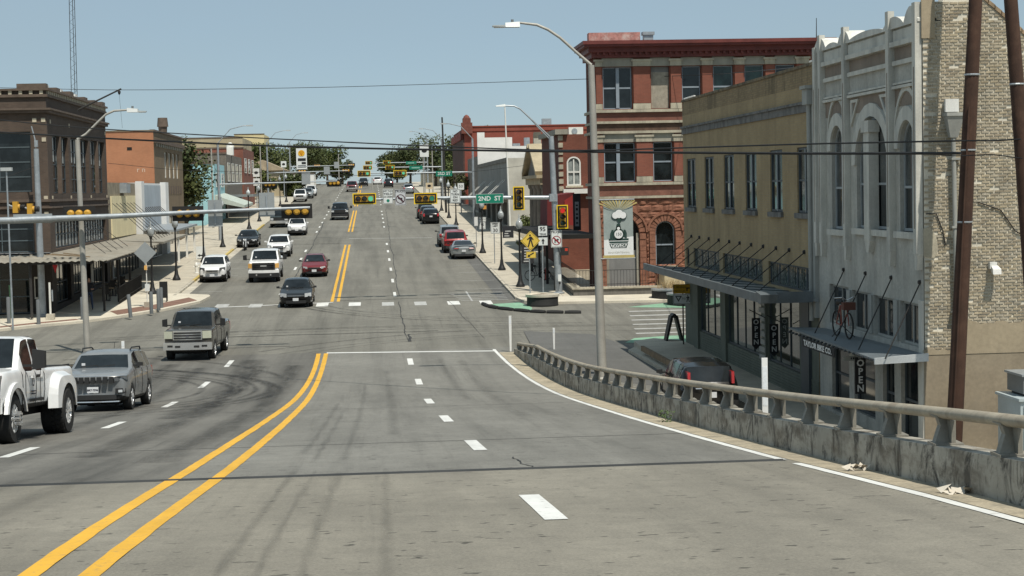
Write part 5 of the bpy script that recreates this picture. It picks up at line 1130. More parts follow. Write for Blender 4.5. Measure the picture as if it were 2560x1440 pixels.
mb = MB(); mb.box(-17.4, -14.3, 215, 238, 6.4, 6.7); mb.build('awning', m_awn, t)
box_building('far_brick_building', 'far red brick side wall rising behind the turquoise shop', -34, -17.2, 240.5, 262, 4.4, 12.9, m_far, None, 3, (9.6, 11.6))
box_building('far_tan_building', 'long low tan building on the hilltop behind the trees', -50, -24, 335, 360, 7, 17.3, m_tan)
box_building('far_yellow_building', 'pale yellow windowless block on the hilltop', -32, -25, 420, 440, 8, 20.7, m_yel)
t = box_building('far_gable_house', 'small tan gabled building half hidden by the trees on the hill', -22, -14.5, 300, 312, 6, 10.6, m_tan, None, 2, (7.5, 9.5))
MB().hexa([(-22.4, 299.5, 10.6), (-14.2, 299.5, 10.6), (-14.2, 312.5, 10.6), (-22.4, 312.5, 10.6)], [(-18.4, 299.6, 12.4), (-18.2, 299.6, 12.4), (-18.2, 312.4, 12.4), (-18.4, 312.4, 12.4)]).build('gable_roof', M('tan_shingle', (.36, .29, .2), .9, var=.2), t)
t = box_building('far_white_shop', 'white low building near the hilltop beside the fuel sign', -16.5, -11.3, 350, 360, 7.2, 10.4, m_lw, None, 2, (8, 9.8))
t = box_building('far_cream_shop', 'cream low building near the hilltop beyond the parked silver car', 10, 22, 345, 360, 7.2, 10.2, M('far_cream', (.6, .52, .38), .85)); 

# ---- patio of the brown corner building: tables, chairs, poster, pennant
m_pat = M('dark_patio_metal', (.05, .045, .04), .6, var=.2); m_pw = M('paper_poster', (.6, .58, .52), .8, var=.15, vs=4)
for i, (x, y, lab) in enumerate(((-15.6, 104.2, 'dark patio table near the corner doorway'), (-15.7, 107.4, 'dark patio table in the middle of the fenced patio'), (-15.6, 110.4, 'dark patio table at the far end of the fenced patio'))):
    z = prof(y)+KH; t = thing('patio_table', lab, 'table', (x, y, z)); MB().lathe([(0, .7), (.45, .7), (.45, .74), (0, .74)], (x, y, z), 14).build('top', m_wood, t); MB().cyl((x, y, z+.03), (x, y, z+.7), .04).build('pedestal', m_pat, t); MB().lathe([(.26, 0), (.24, .03), (0, .04)], (x, y, z), 12).build('base', m_pat, t)
    for k, (dx, dy) in enumerate(((.1, -.85), (-.1, .85))):
        c = thing('patio_chair', '%s chair at the %s' % (('near', 'far')[k], lab.replace('dark ', '')), 'chair', (x+dx, y+dy, z), 'patio chairs'); X, Y_ = x+dx, y+dy; s_ = 1 if dy > 0 else -1
        MB().box(X-.2, X+.2, Y_-.2, Y_+.2, z+.43, z+.47).build('seat', m_pat, c); MB().box(X-.2, X+.2, Y_+s_*.2-.015, Y_+s_*.2+.015, z+.5, z+.88).build('backrest', m_pat, c)
        for a in (-.18, .18):
            for b in (-.18, .18): MB().box(X+a-.014, X+a+.014, Y_+b-.014, Y_+b+.014, z, z+(.9 if b*s_ > 0 else .43)).build('leg', m_pat, c)
t = thing('poster', 'pale poster board on the patio wall under the corrugated awning', 'poster', (LX+.06, 109, 2)); fbox(MB(), fe, 110.1, 111, 1.5, 2.6, .005, .03).build('panel', m_pw, t)
t = thing('pennant', 'small red pennant hanging under the corrugated awning', 'flag', (-17, 95, 3)); fprism(MB(), Fr((0, 95, 0), (1, 0, 0), (0, -1, 0)), [(-17.0, 3.2), (-16.86, 2.75), (-16.72, 3.2)], 0, .01).build('cloth', M('pennant_red', (.5, .04, .05), .8), t); MB().cyl((-17.05, 95, 3.2), (-16.68, 95, 3.2), .012).build('rod', m_iron, t)
t = thing('window_sign', 'white hanging menu board by the shaded corner doorway', 'sign', (-18.4, 96.8, 2)); fbox(MB(), fsn, -18.35, -17.95, 1.3, 2.5, .02, .05).build('panel', m_pw, t); fbox(MB(), fsn, -18.3, -18.0, 1.4, 2.4, .051, .054).build('print', m_dark, t)
# ---------------------------------------------------------------- vehicles
m_cg = GLASS('car_glass', (.010, .013, .015), .05); m_tyre = M('tyre_rubber_black', (.02, .02, .019), .85, var=.25, vs=8, fine=.2, obj=True); m_rim = M('alloy_rim', (.55, .56, .57), .35, metal=.35, var=.1, obj=True); m_polrim = M('polished_rim', (.72, .73, .73), .22, metal=.45, var=.06, obj=True); m_rimd = M('dark_rim', (.05, .05, .052), .4, metal=.5, obj=True)
m_chrome = M('chrome', (.66, .67, .67), .16, metal=.7, var=.05, fine=0, obj=True); m_trim = M('black_plastic_trim', (.022, .022, .022), .6, var=.15, obj=True)
m_hl = M('headlight_lens', (.55, .57, .58), .08, var=.12, vs=12, spec=.8, coat=1., obj=True); m_hld = M('dark_headlight_lens', (.10, .105, .11), .06, var=.3, vs=12, coat=1., obj=True); m_hla = M('amber_lens', (.75, .42, .12), .15, coat=1., obj=True)
m_tail = M('red_tail_lens', (.42, .015, .012), .2, coat=1., var=.2, vs=10, obj=True); m_plate = M('licence_plate_white', (.66, .67, .68), .5, var=.05); m_ink = M('dark_ink', (.03, .03, .05), .7)
m_under = M('underbody', (.012, .012, .012), .9)

def vehicle(name, label, cat, sp, paint, x, y, facing=1, group=None, yaw=0., pf=prof, detail=1):
    """facing 1: nose towards the camera; -1: tail towards the camera. x,y: centre of the vehicle on the road"""
    L, Wd, H = sp['L'], sp['W'], sp['H']; rw, tw = sp['rw'], sp.get('tw', .23); zc = sp.get('zc', .2); top = sp['top']; belt = sp['belt']; tum = sp.get('tum', .2)
    hw = Wd/2; wsf, wsr = sp['wheels']; Ra = rw*sp.get('arch', 1.13)
    root = thing(name, label, cat, (0, 0, 0), group)
    S_ = {0., L, .05, .14, .3, .5, L-.05, L-.14, L-.3, L-.5}
    for s, _ in top+belt: S_.add(s)
    for a, b in [sp['ws']]+([sp['rear']] if sp.get('rear') else [])+sp['side']: S_ |= {a, b}
    for c in (wsf, wsr):
        for k in range(-5, 6): S_.add(c+Ra*math.sin(k*math.pi/10))
    for k in range(1, int(L/.4)): S_.add(k*.4)
    St = sorted(s for s in S_ if -1e-6 <= s <= L+1e-6); st = []
    for s in St:
        if not st or s-st[-1] > .012: st.append(s)
    bmax = max(z for _, z in belt)
    def sec(s):
        ff = 1-min(s/.55, 1); fr_ = 1-min((L-s)/.5, 1); w = hw*(1-sp.get('tf', .15)*ff*ff-sp.get('tr', .1)*fr_*fr_)
        t = interp(top, s); b = min(interp(belt, s), t-.06); g = max(0, min(1, (t-b-.06)/max(.1, H-bmax-.06)))
        wt = w*(.94-tum*g); zl = zc + (.1*ff*ff + .12*fr_*fr_)*(1 if sp.get('rise', 1) else 0); arch = False
        for c in (wsf, wsr):
            if abs(s-c) < Ra-1e-6: zl = max(zl, rw*.92+math.sqrt(Ra*Ra-(s-c)**2)); arch = True
        zl = min(zl, b-.1); zm = max(zl+.04, zc+(b-zc)*.5); z2 = zl+(.09 if not arch else .012)
        z4 = max(b-.07, zm+.01)
        return [(0, zl), (w*.86, zl), (w*.965, min(z2, zm-.01)), (w, zm), (w*.99, z4), (w*.955, b), (wt, t-.05*g-.022), (wt*.87, t-.008), (0, t+.014)]
    bow, bowr = sp.get('bow', .2), sp.get('bowr', .1)
    def Yv(i, j):                                # nose and tail curve in plan, bumper tucks under
        s, (xx, zz) = st[i], secs[i][j]; q = (xx/hw)**2
        return L/2-s-bow*q*max(0, 1-s/.85)+bowr*q*max(0, 1-(L-s)/.7)-.09*max(0, 1-(zz-zc)/.32)*max(0, 1-s/.3)+.06*max(0, 1-(zz-zc)/.32)*max(0, 1-(L-s)/.3)
    body, wsm, rrm, trm = MB(), MB(), MB(), MB(); sides = {1: MB(), -1: MB()}
    rows = []
    secs = [sec(s) for s in st]
    N = 9
    def put(mb, i, j, sgn):
        q = [(i, j), (i+1, j), (i+1, j+1), (i, j+1)]
        vs = [(sgn*secs[a][b][0], Yv(a, b), secs[a][b][1]) for a, b in q]
        mb.add(vs, [(0, 1, 2, 3) if sgn < 0 else (3, 2, 1, 0)])
    ins = lambda i, r: r and st[i] >= r[0]-.007 and st[i+1] <= r[1]+.007
    bv = {}
    def bvert(i, j, sgn):
        k = (i, j, sgn if secs[i][j][0] > 0 else 0)
        if k not in bv: bv[k] = len(body.v); body.v.append((sgn*secs[i][j][0], Yv(i, j), secs[i][j][1]))
        return bv[k]
    for i in range(len(st)-1):
        for j in range(N-1):
            for sg in (1, -1):
                if j == 7 and ins(i, sp['ws']): put(wsm, i, j, sg); continue
                if j == 7 and sp.get('rear') and ins(i, sp['rear']): put(rrm, i, j, sg); continue
                if j == 5 and any(ins(i, r) for r in sp['side']): put(sides[sg], i, j, sg); continue
                q = [bvert(i, j, sg), bvert(i+1, j, sg), bvert(i+1, j+1, sg), bvert(i, j+1, sg)]
                body.f.append(tuple(q) if sg < 0 else tuple(q[::-1])); body.m.append(1 if (j <= 1 or (j == 2 and sp.get('clad'))) else 0)
    for i, rv in ((0, False), (len(st)-1, True)):
        q = [bvert(i, j, 1) for j in range(N)]+[bvert(i, j, -1) for j in range(N-2, 0, -1)]
        body.f.append(tuple(q[::-1]) if not rv else tuple(q)); body.m.append(0)
    def soft(o):                                  # rounded panel edges
        if detail:
            q = o.modifiers.new('soften', 'SUBSURF'); q.levels = 1; q.render_levels = 1; q.boundary_smooth = 'PRESERVE_CORNERS'
        return o
    soft(body.build('body', [paint, m_trim], root, 50))
    for mb in (wsm, rrm, sides[1], sides[-1]):    # weld the panes so that they bend as one sheet
        seen = {}; idx = []
        for v_ in mb.v: idx.append(seen.setdefault(tuple(round(c, 4) for c in v_), len(seen)))
        mb.v = list(seen); mb.f = [tuple(idx[i] for i in f) for f in mb.f]
    if wsm.f: soft(wsm.build('windshield', m_cg, root, 60))
    if rrm.f: soft(rrm.build('rear_window', m_cg, root, 60))
    for sg in (1, -1):
        if sides[sg].f: soft(sides[sg].build('side_window', m_cg, root, 60))
    MB().box(-hw+tw+.1, hw-tw-.1, -L/2+.35, L/2-.35, zc*.75, zc+.45).build('underbody', m_under, root)  # plain dark box added to block light through the wheel arch tunnel
    # wheels
    wheel = None
    for c in (wsf, wsr):
        for sg in (1, -1):
            o = bpy.data.objects.new('wheel', None); COL.objects.link(o); o.parent = root; o.location = (sg*(hw-tw/2-.015-sp.get('inset', 0)), L/2-c, rw); ORI[o.name] = Vector()
            if sg < 0: o.rotation_euler = (0, 0, math.pi)
            if wheel is None:
                wheel = o; n = 22 if detail else 12; rr = rw*sp.get('rim', .66)
                a = MB().lathe([(rr, -tw/2), (rw*.95, -tw/2), (rw, -tw*.36), (rw, tw*.36), (rw*.95, tw/2), (rr, tw/2)], (0, 0, 0), n, 'x', caps=False)
                t_ = a.build('tyre', m_tyre, o, 30)
                r_ = MB().lathe([(rr, tw*.3), (rr*.99, tw*.46), (rr*.86, tw*.44), (rr*.8, tw*.2), (.02, tw*.24)], (0, 0, 0), n, 'x', caps=False)
                for k in range(sp.get('spokes', 5)):
                    t0 = 2*math.pi*k/sp.get('spokes', 5); d = Vector((0, math.cos(t0), math.sin(t0))); r_.bar(Vector((tw*.34, 0, 0))+d*rr*.1, Vector((tw*.42, 0, 0))+d*rr*.92, rr*.22, .04, (1, 0, 0))
                r_.build('rim', sp.get('rimm', m_rim), o, 30)
            else:
                for ch in wheel.children: q = ch.copy(); COL.objects.link(q); q.parent = o
    # mirrors
    ms = sp.get('mirror', (.17, .12)); my = L/2-sp['ws'][0]-.28-(.12 if 'mirror' in sp else 0); mz = bmax+.03+ms[1]/2
    for sg in (1, -1):
        mb = MB(); xo = hw*.97+ms[0]*.5+sp.get('mout', .05)
        q = [(xo-ms[0]/2, mz-ms[1]/2), (xo+ms[0]/2, mz-ms[1]*.42), (xo+ms[0]/2, mz+ms[1]*.4), (xo-ms[0]/2, mz+ms[1]/2)]
        mb.prism(q, lambda a, b, d: (sg*a, my+d, b), -.06, .06); mb.bar((sg*hw*.9, my, mz-ms[1]*.3), (sg*(xo-ms[0]*.3), my, mz-ms[1]*.3), .05, .05)
        mb.build('mirror', sp.get('mirm', m_trim), root)
    fy = L/2; ry = -L/2
    def front(nm, x0, x1, z0, z1, mt, out=.012, back=.2, sweep=.0, sym=True, skew=0.):
        """a block set into the nose; sweep: how far its outer end runs back; skew: rise of the outer end"""
        for sg in ((1, -1) if sym else (1,)):
            mb = MB(); n_ = 1 if x1-x0 < .45 else 3
            for k_ in range(n_):
                a, b = x0+(x1-x0)*k_/n_, x0+(x1-x0)*(k_+1)/n_; ya, yb = fy+out-bow*(a/hw)**2-sweep*.5*k_/n_, fy+out-bow*(b/hw)**2-sweep*.5*(k_+1)/n_; ka, kb = skew*k_/n_, skew*(k_+1)/n_
                mb.hexa([(sg*a, ya-back, z0+ka), (sg*a, ya, z0+ka), (sg*b, yb, z0+kb), (sg*b, yb-back, z0+kb)], [(sg*a, ya-back, z1+ka), (sg*a, ya-.002, z1+ka), (sg*b, yb-.002, z1+kb), (sg*b, yb-back, z1+kb)])
            mb.build(nm, mt, root)
    def rear(nm, x0, x1, z0, z1, mt, out=.012, back=.2, sweep=.0, sym=True):
        for sg in ((1, -1) if sym else (1,)):
            MB().hexa([(sg*x0, ry+back, z0), (sg*x0, ry-out, z0), (sg*x1, ry-out+sweep, z0), (sg*x1, ry+back+sweep, z0)], [(sg*x0, ry+back, z1), (sg*x0, ry-out+.03, z1), (sg*x1, ry-out+sweep+.03, z1), (sg*x1, ry+back+sweep, z1)]).build(nm, mt, root)
    if detail:
        for sg in (1, -1):
            for s_ in sp.get('seams', [sp['ws'][0]+.12]+[b+.04 for a, b in sp['side'][:2]]):
                q = sec(s_); MB().tube([(sg*(q[k][0]+.002), L/2-s_, q[k][1]) for k in (2, 3, 4, 5)], .008, 4).build('door_seam', m_trim, root)
            for a, b in sp['side'][:2]:
                q = sec(b-.2); MB().bar((sg*(q[4][0]+.012), L/2-b+.1, q[4][1]-.06), (sg*(q[4][0]+.012), L/2-b+.3, q[4][1]-.06), .03, .035).build('door_handle', sp.get('hand', paint), root)
        q = sec(sp['ws'][0]+.02); wz = interp(top, sp['ws'][0])
        for sg in (.12, .62): MB().bar((sg*hw, L/2-sp['ws'][0]+.01, wz+.03), (sg*hw-.5, L/2-sp['ws'][0]-.07, wz+.075), .02, .02).build('wiper', m_trim, root)
        s2 = sp['ws'][0]+.14; z2 = interp(top, s2)+.02; MB().box(hw*.5, hw*.5+.1, L/2-s2-.01, L/2-s2+.012, z2-.02, z2+.05).build('windscreen_sticker', m_plate, root)
    for it in sp.get('front', ()): front(*it[:6], **(it[6] if len(it) > 6 else {}))
    for it in sp.get('rearp', ()): rear(*it[:6], **(it[6] if len(it) > 6 else {}))
    if 'plate' in sp and detail:
        z = sp['plate']; o = MB().box(-.155, .155, fy, fy+.028, z-.08, z+.08).build('licence_plate', m_plate, root)
        if sp.get('pl'): text(o, sp['pl'], Fr((0, fy+.03, 0), (-1, 0, 0), (0, 1, 0)), 0, z-.01, .0, .075, m_ink, .002, bold=.003)
    if 'rplate' in sp and detail: z = sp['rplate']; MB().box(-.155, .155, ry-.028, ry, z-.08, z+.08).build('licence_plate', m_plate, root)
    root.location = (x, y, pf(y)+.03 if pf is base else pf(y)+(.032 if y < 75 else .014)); a = math.atan(slope(y)) if pf is prof else 0
    root.rotation_euler = (Matrix.Rotation(a, 3, 'X') @ Matrix.Rotation((math.pi if facing > 0 else 0)+R(yaw), 3, 'Z')).to_euler()
    return root, front, rear

def SEDAN(L=4.9, W=1.85, H=1.46, **k):
    d = dict(L=L, W=W, H=H, rw=.33, zc=.19, wheels=(.95, L-1.1), top=[(0, .62), (.06, .70), (.3, .80), (1.25, .98), (1.95, H-.05), (2.35, H), (3.2, H-.02), (3.55, H-.08), (4.25, 1.05), (L-.12, 1.0), (L, .82)], belt=[(0, .56), (.3, .72), (1.2, .90), (L-.6, .96), (L, .76)],
             ws=(1.25, 1.95), rear=(3.55, 4.25), side=[(1.6, 2.62), (2.7, 3.55), (3.6, 3.85)], tum=.24,
             front=[('headlight', W*.26, W*.43, .58, .72, m_hl, dict(sweep=.16, skew=.03)), ('grille', 0, W*.22, .56, .68, m_trim), ('lower_grille', 0, W*.3, .27, .4, m_trim)], rearp=[('tail_light', W*.24, W*.43, .72, .88, m_tail, dict(sweep=.1))], plate=.46, rplate=.8)
    d.update(k); return d
def SUV(L=4.65, W=1.86, H=1.68, **k):
    d = dict(L=L, W=W, H=H, rw=.36, zc=.22, wheels=(.92, L-.95), clad=1, top=[(0, .80), (.08, .92), (.3, 1.0), (1.2, 1.14), (1.75, H-.06), (2.2, H), (L-1.0, H-.02), (L-.45, H-.1), (L-.1, 1.15), (L, 1.0)], belt=[(0, .74), (.3, .92), (1.15, 1.06), (L-.5, 1.12), (L, .95)],
             ws=(1.2, 1.75), rear=(L-.45, L-.1), side=[(1.5, 2.45), (2.53, 3.35), (3.42, L-.65)], tum=.17,
             front=[('headlight', W*.27, W*.44, .74, .90, m_hl, dict(sweep=.14, skew=.03)), ('grille', 0, W*.24, .70, .86, m_trim), ('lower_grille', 0, W*.34, .3, .48, m_trim)], rearp=[('tail_light', W*.36, W*.46, .85, 1.15, m_tail)], plate=.58, rplate=.85)
    d.update(k); return d
def PICKUP(L=6.0, W=2.03, H=1.97, hood=1.28, zc=.36, cab=4.0, **k):
    d = dict(bow=.1, bowr=.02, L=L, W=W, H=H, rw=.41, tw=.27, zc=zc, wheels=(1.02, L-1.25), rise=0, tf=.08, tr=.03, top=[(0, hood-.2), (.06, hood-.06), (.25, hood-.02), (1.45, hood+.02), (2.05, H-.05), (2.4, H), (cab-.25, H), (cab-.02, H-.12), (cab+.04, hood+.0), (L-.03, hood), (L, hood-.03)], belt=[(0, hood-.26), (.3, hood-.1), (1.4, hood-.06), (L, hood-.07)],
             ws=(1.45, 2.05), rear=(cab-.25, cab), side=[(1.85, 2.9), (3.0, cab-.2)], tum=.13, mirror=(.2, .3), mout=.12,
             front=[('headlight', W*.3, W*.46, hood-.44, hood-.2, m_hl, dict(sweep=.05)), ('grille', 0, W*.28, hood-.5, hood-.16, m_trim), ('bumper', 0, W*.48, zc+.12, zc+.4, m_chrome, dict(out=.1))], rearp=[('tail_light', W*.42, W*.49, .85, 1.2, m_tail)], plate=zc+.28, rplate=zc+.3)
    d.update(k); return d

p_white = PAINT('white_car_paint', (.80, .80, .79)); p_black = PAINT('black_car_paint', (.012, .013, .014)); p_grey = PAINT('granite_grey_paint', (.25, .26, .265), .3); p_brown = PAINT('dark_taupe_paint', (.085, .08, .07), .3); p_tan = PAINT('tan_paint', (.20, .16, .125), .2)
p_red = PAINT('dark_red_paint', (.16, .010, .014), .1); p_red2 = PAINT('bright_red_paint', (.30, .014, .014), .1); p_silver = PAINT('silver_paint', (.34, .36, .36), .5); p_dkgreen = PAINT('dark_green_grey_paint', (.035, .045, .043), .3); p_dkblue = PAINT('dark_blue_grey_paint', (.02, .026, .034), .3); p_charc = PAINT('charcoal_paint', (.03, .032, .034), .4)

p_jet = PAINT('jet_black_paint', (.006, .0065, .007))
def road_at(px, py): p = onground(px, py); return p.x, p.y
# lifted white dually pickup at the frame edge
sp = PICKUP(L=5.9, W=2.03, H=2.14, hood=1.47, zc=.62, cab=3.4, bow=.1, rw=.49, tw=.32, wheels=(1.0, 4.6), side=[(1.78, 2.55), (2.63, 3.22)], arch=1.2, mirror=(.26, .42), mout=.16, rim=.6, rimm=m_polrim, spokes=8,
            front=[('headlight', .60, .95, .98, 1.36, m_hld, dict(sweep=.03)), ('headlight_unit', .64, .9, 1.2, 1.31, m_hl, dict(out=.02)), ('headlight_unit', .64, .9, 1.02, 1.12, m_hl, dict(out=.02)), ('grille', 0, .58, .96, 1.36, m_chrome), ('bumper', 0, .98, .62, .92, m_chrome, dict(out=.12))])
cxw, cyw = road_at(166, 1085)
wx = cxw-sp['W']/2+.02; wy = cyw-(sp['wheels'][1]-sp['L']/2)-.12
v, front, rear = vehicle('dually_pickup', 'lifted white dual wheel pickup truck cut off by the picture edge', 'truck', sp, p_white, wx-.2, wy, 1, yaw=-4.)
for sg in (1, -1):                                  # wide rear fenders over twin tyres, front arch lips
    mb = MB(); n = 16; yc = sp['L']/2-4.6
    def ring(r, x, z0): return [(x, yc+r*1.05*math.cos(math.pi*k/n), max(z0, .5+r*math.sin(math.pi*k/n))) for k in range(n+1)]
    def sq(ry_, rz_, x, e=.55): return [(x, yc+ry_*math.copysign(abs(math.cos(math.pi*k/n))**e, math.cos(math.pi*k/n)), .58+rz_*max(0, math.sin(math.pi*k/n))**e) for k in range(n+1)]
    A, B, Cc = sq(1.0, .78, sg*.99), sq(.84, .68, sg*1.17), ring(.60, sg*1.195, .58)
    for k in range(n):
        mb.add([A[k], A[k+1], B[k+1], B[k]], [(0, 1, 2, 3)]); mb.add([B[k], B[k+1], Cc[k+1], Cc[k]], [(0, 1, 2, 3)])
    mb.add([A[0], B[0], Cc[0]], [(0, 1, 2)]); mb.add([A[-1], B[-1], Cc[-1]], [(0, 1, 2)])
    mb.build('rear_fender', p_white, v, 40)
    mb = MB(); yc = sp['L']/2-1.0; A, B, Cc = ring(.72, sg*.985, .6), ring(.70, sg*1.06, .6), ring(.60, sg*1.065, .6)
    for k in range(n):
        mb.add([A[k], A[k+1], B[k+1], B[k]], [(0, 1, 2, 3)]); mb.add([B[k], B[k+1], Cc[k+1], Cc[k]], [(0, 1, 2, 3)])
    mb.build('arch_lip', p_white, v, 40)
    o = bpy.data.objects.new('wheel', None); COL.objects.link(o); o.parent = v; o.location = (sg*1.03, sp['L']/2-4.6, .49); ORI[o.name] = Vector(); o.rotation_euler = (0, 0, 0 if sg > 0 else math.pi)
    src = [c for c in v.children if c.name.startswith('wheel')][0]
    for ch in src.children: q = ch.copy(); COL.objects.link(q); q.parent = o
    mb = MB(); yw = sp['L']/2-1.0
    for k in range(8): t0 = 2*math.pi*k/8; mb.cyl((sg*1.0, yw+.12*math.cos(t0), .49+.12*math.sin(t0)), (sg*1.12, yw+.12*math.cos(t0), .49+.12*math.sin(t0)), .025, None, 6)
    mb.cyl((sg*.98, yw, .49), (sg*1.1, yw, .49), .08, .06, 10); mb.build('hub', m_chrome, v)
    mb = MB()
    for (r_, yc) in ((.49, sp['L']/2-4.6),):
        for k in range(26):
            t0 = 2*math.pi*k/26
            for q in (-1, 0, 1): mb.bar((sg*(1.03+q*.1), yc+math.cos(t0+q*.07)*(r_-.02), .49+math.sin(t0+q*.07)*(r_-.02)), (sg*(1.03+q*.1), yc+math.cos(t0+q*.07)*(r_+.016), .49+math.sin(t0+q*.07)*(r_+.016)), .075, .06, (1, 0, 0))
    tag(mb.build('tread_lugs', m_tyre, v), kind='stuff')
    MB().box(sg*1.012-.006, sg*1.012+.006, -.26, .9, .78, .84).build('body_crease', M('pale_grey_stripe', (.42, .43, .44), .5) if sg > 0 else m_trim, v)
    MB().box(sg*1.014-.004, sg*1.014+.004, .02, .035, .75, 1.42).build('door_seam', m_trim, v)
    MB().box(sg*1.014-.004, sg*1.014+.004, 1.16, 1.18, .8, 1.4).build('door_seam', m_trim, v)
    MB().box(sg*1.02-.012, sg*1.02+.012, .1, .32, 1.27, 1.33).build('door_handle', m_trim, v)
fd = Fr((1.018, 0, 0), (0, 1, 0), (1, 0, 0))
ring_ = MB(); o_ = [(.62+.075*math.cos(2*math.pi*k/16), 1.2+.11*math.sin(2*math.pi*k/16)) for k in range(16)]; i_ = [(.62+.05*math.cos(2*math.pi*k/16), 1.2+.08*math.sin(2*math.pi*k/16)) for k in range(16)]
for sgx in (1, -1):
    fd = Fr((sgx*1.022, 0, 0), (0, sgx, 0), (sgx, 0, 0)); ring_ = MB()
    for k in range(16): j = (k+1) % 16; fprism(ring_, fd, [(sgx*a, b) for a, b in (o_[k], o_[j], i_[j], i_[k])], 0, .004)
    fbox(ring_, fd, sgx*.62-.17, sgx*.62+.17, .98, 1.005, 0, .004); fbox(ring_, fd, sgx*.62-.17, sgx*.62+.17, .93, .955, 0, .004); ring_.build('door_emblem', m_ink, v)
MB().box(-.85, .85, -2.85, -.3, 1.3, 1.485).build('bed_liner', m_trim, v)
# grey SUV with seven grille slots
jx, jy = road_at(247, 1033)
sp = SUV(L=4.65, W=1.88, H=1.7, top=[(0, .84), (.05, 1.0), (.2, 1.06), (1.25, 1.2), (1.85, 1.62), (2.3, 1.7), (3.65, 1.68), (4.2, 1.58), (4.55, 1.2), (4.65, 1.05)], belt=[(0, .78), (.25, .98), (1.2, 1.12), (4.1, 1.18), (4.65, 1.0)], rw=.37, tf=.12, clad=0, bow=.24, hand=m_chrome, zc=.25,
         front=[('slot', .04+0*.1, .1, .80, .96, m_trim), ('headlight', .58, .90, .84, .97, m_hld, dict(sweep=.2, skew=.03)), ('fog_light', .6, .86, .5, .64, m_trim, dict(sweep=.14)), ('fog_lens', .68, .78, .53, .6, m_hl, dict(sweep=.05, out=.03)), ('lower_grille', 0, .62, .34, .47, m_trim), ('skid_trim', 0, .7, .27, .3, m_chrome, dict(out=.03))], plate=.62, pl='BRT·7396')
v, front, rear = vehicle('grey_suv', 'granite grey SUV with a seven slot grille beside the white dually truck', 'car', sp, p_grey, jx-.05, jy+2.35, 1, yaw=-2.5)
for k in range(7):
    if k in (3,): pass
    xk = (k-3)*.165; yk = 2.338-.24*(xk/.94)**2; MB().box(xk-.058, xk+.058, yk-.1, yk, .80, .97).build('grille_slot', m_trim, v); MB().box(xk-.075, xk+.075, yk-.1, yk-.006, .785, .985).build('slot_surround', m_chrome, v)
for o in [c for c in v.children if c.name.startswith('slot')]: bpy.data.objects.remove(o)
for sg in (1, -1): MB().tube([(sg*.68, .3, 1.66), (sg*.7, .15, 1.74), (sg*.7, -1.1, 1.74), (sg*.68, -1.3, 1.66)], .022, 6).build('roof_rail', m_trim, v)
MB().cyl((.1, -1.4, 1.68), (.1, -1.5, 1.86), .008).build('antenna', m_trim, v)
MB().tube([(x_, 2.335-.24*(x_/.94)**2, 1.0) for x_ in (-.9, -.6, -.3, 0, .3, .6, .9)], .012, 5).build('bonnet_lip', m_chrome, v)
# dark taupe big pickup with chrome bars
tx, ty = road_at(480, 905)
sp = PICKUP(L=5.9, W=2.03, H=1.98, hood=1.34, zc=.40, cab=3.9, rw=.40, rimm=m_polrim, bow=.1,
            front=[('headlight', .62, .97, .96, 1.26, M('yellowed_lens', (.52, .53, .42), .15, coat=1., var=.1), dict(sweep=.03)), ('grille', 0, .6, .90, 1.28, m_chrome), ('bumper', 0, 1.0, .5, .80, m_chrome, dict(out=.14)), ('bumper_slot', .28, .5, .6, .68, m_trim, dict(out=.15)), ('bumper_slot', .6, .82, .62, .7, m_trim, dict(out=.15))], plate=.62, mirror=(.2, .34), mout=.14)
v, front, rear = vehicle('taupe_pickup', 'dark taupe pickup truck with chrome bar grille turning through the junction', 'truck', sp, p_brown, tx, ty+2.9, 1, yaw=-3)
for z in (.94, 1.05, 1.16): MB().box(-.56, .56, 2.9, 2.967, z, z+.065).build('grille_gap', m_trim, v)
for sg in (1, -1): MB().hexa([(sg*1.0, -2.9, .42), (sg*1.022, -2.9, .42), (sg*1.022, 2.2, .42), (sg*1.0, 2.2, .42)], [(sg*1.0, -2.9, .7), (sg*1.022, -2.9, .7), (sg*1.022, 2.2, .7), (sg*1.0, 2.2, .7)]).build('lower_panel', p_tan, v) if False else None
MB().box(-.06, .06, 2.975, 2.985, 1.05, 1.11).build('badge', m_ink, v)
# black saloon at the crosswalk
x, y = road_at(740, 771)
v, front, rear = vehicle('black_saloon', 'black saloon with round bright headlights crossing the zebra bars', 'car', SEDAN(L=5.0, H=1.49, front=[('headlight', .5, .86, .60, .80, m_hl, dict(sweep=.18, skew=.02)), ('grille', 0, .48, .62, .72, m_trim), ('grille_bar', 0, .46, .67, .69, m_chrome, dict(out=.02)), ('lower_grille', 0, .55, .26, .42, m_trim)], plate=.48), p_black, x, y+2.4, 1)
x, y = road_at(786, 694)
vehicle('red_hatchback', 'dark red hatchback in the lane beside the yellow lines', 'car', SEDAN(L=4.4, W=1.74, H=1.47, top=[(0, .62), (.06, .7), (.25, .8), (1.0, 1.0), (1.8, 1.42), (2.2, 1.47), (3.0, 1.44), (4.1, 1.08), (4.3, 1.0), (4.4, .8)], belt=[(0, .56), (.3, .74), (1.0, .92), (3.9, .98), (4.4, .75)], ws=(1.0, 1.8), rear=(3.0, 4.1), side=[(1.4, 2.3), (2.38, 3.2)], wheels=(.85, 3.5), rw=.31), p_red, x, y+2.1, 1)
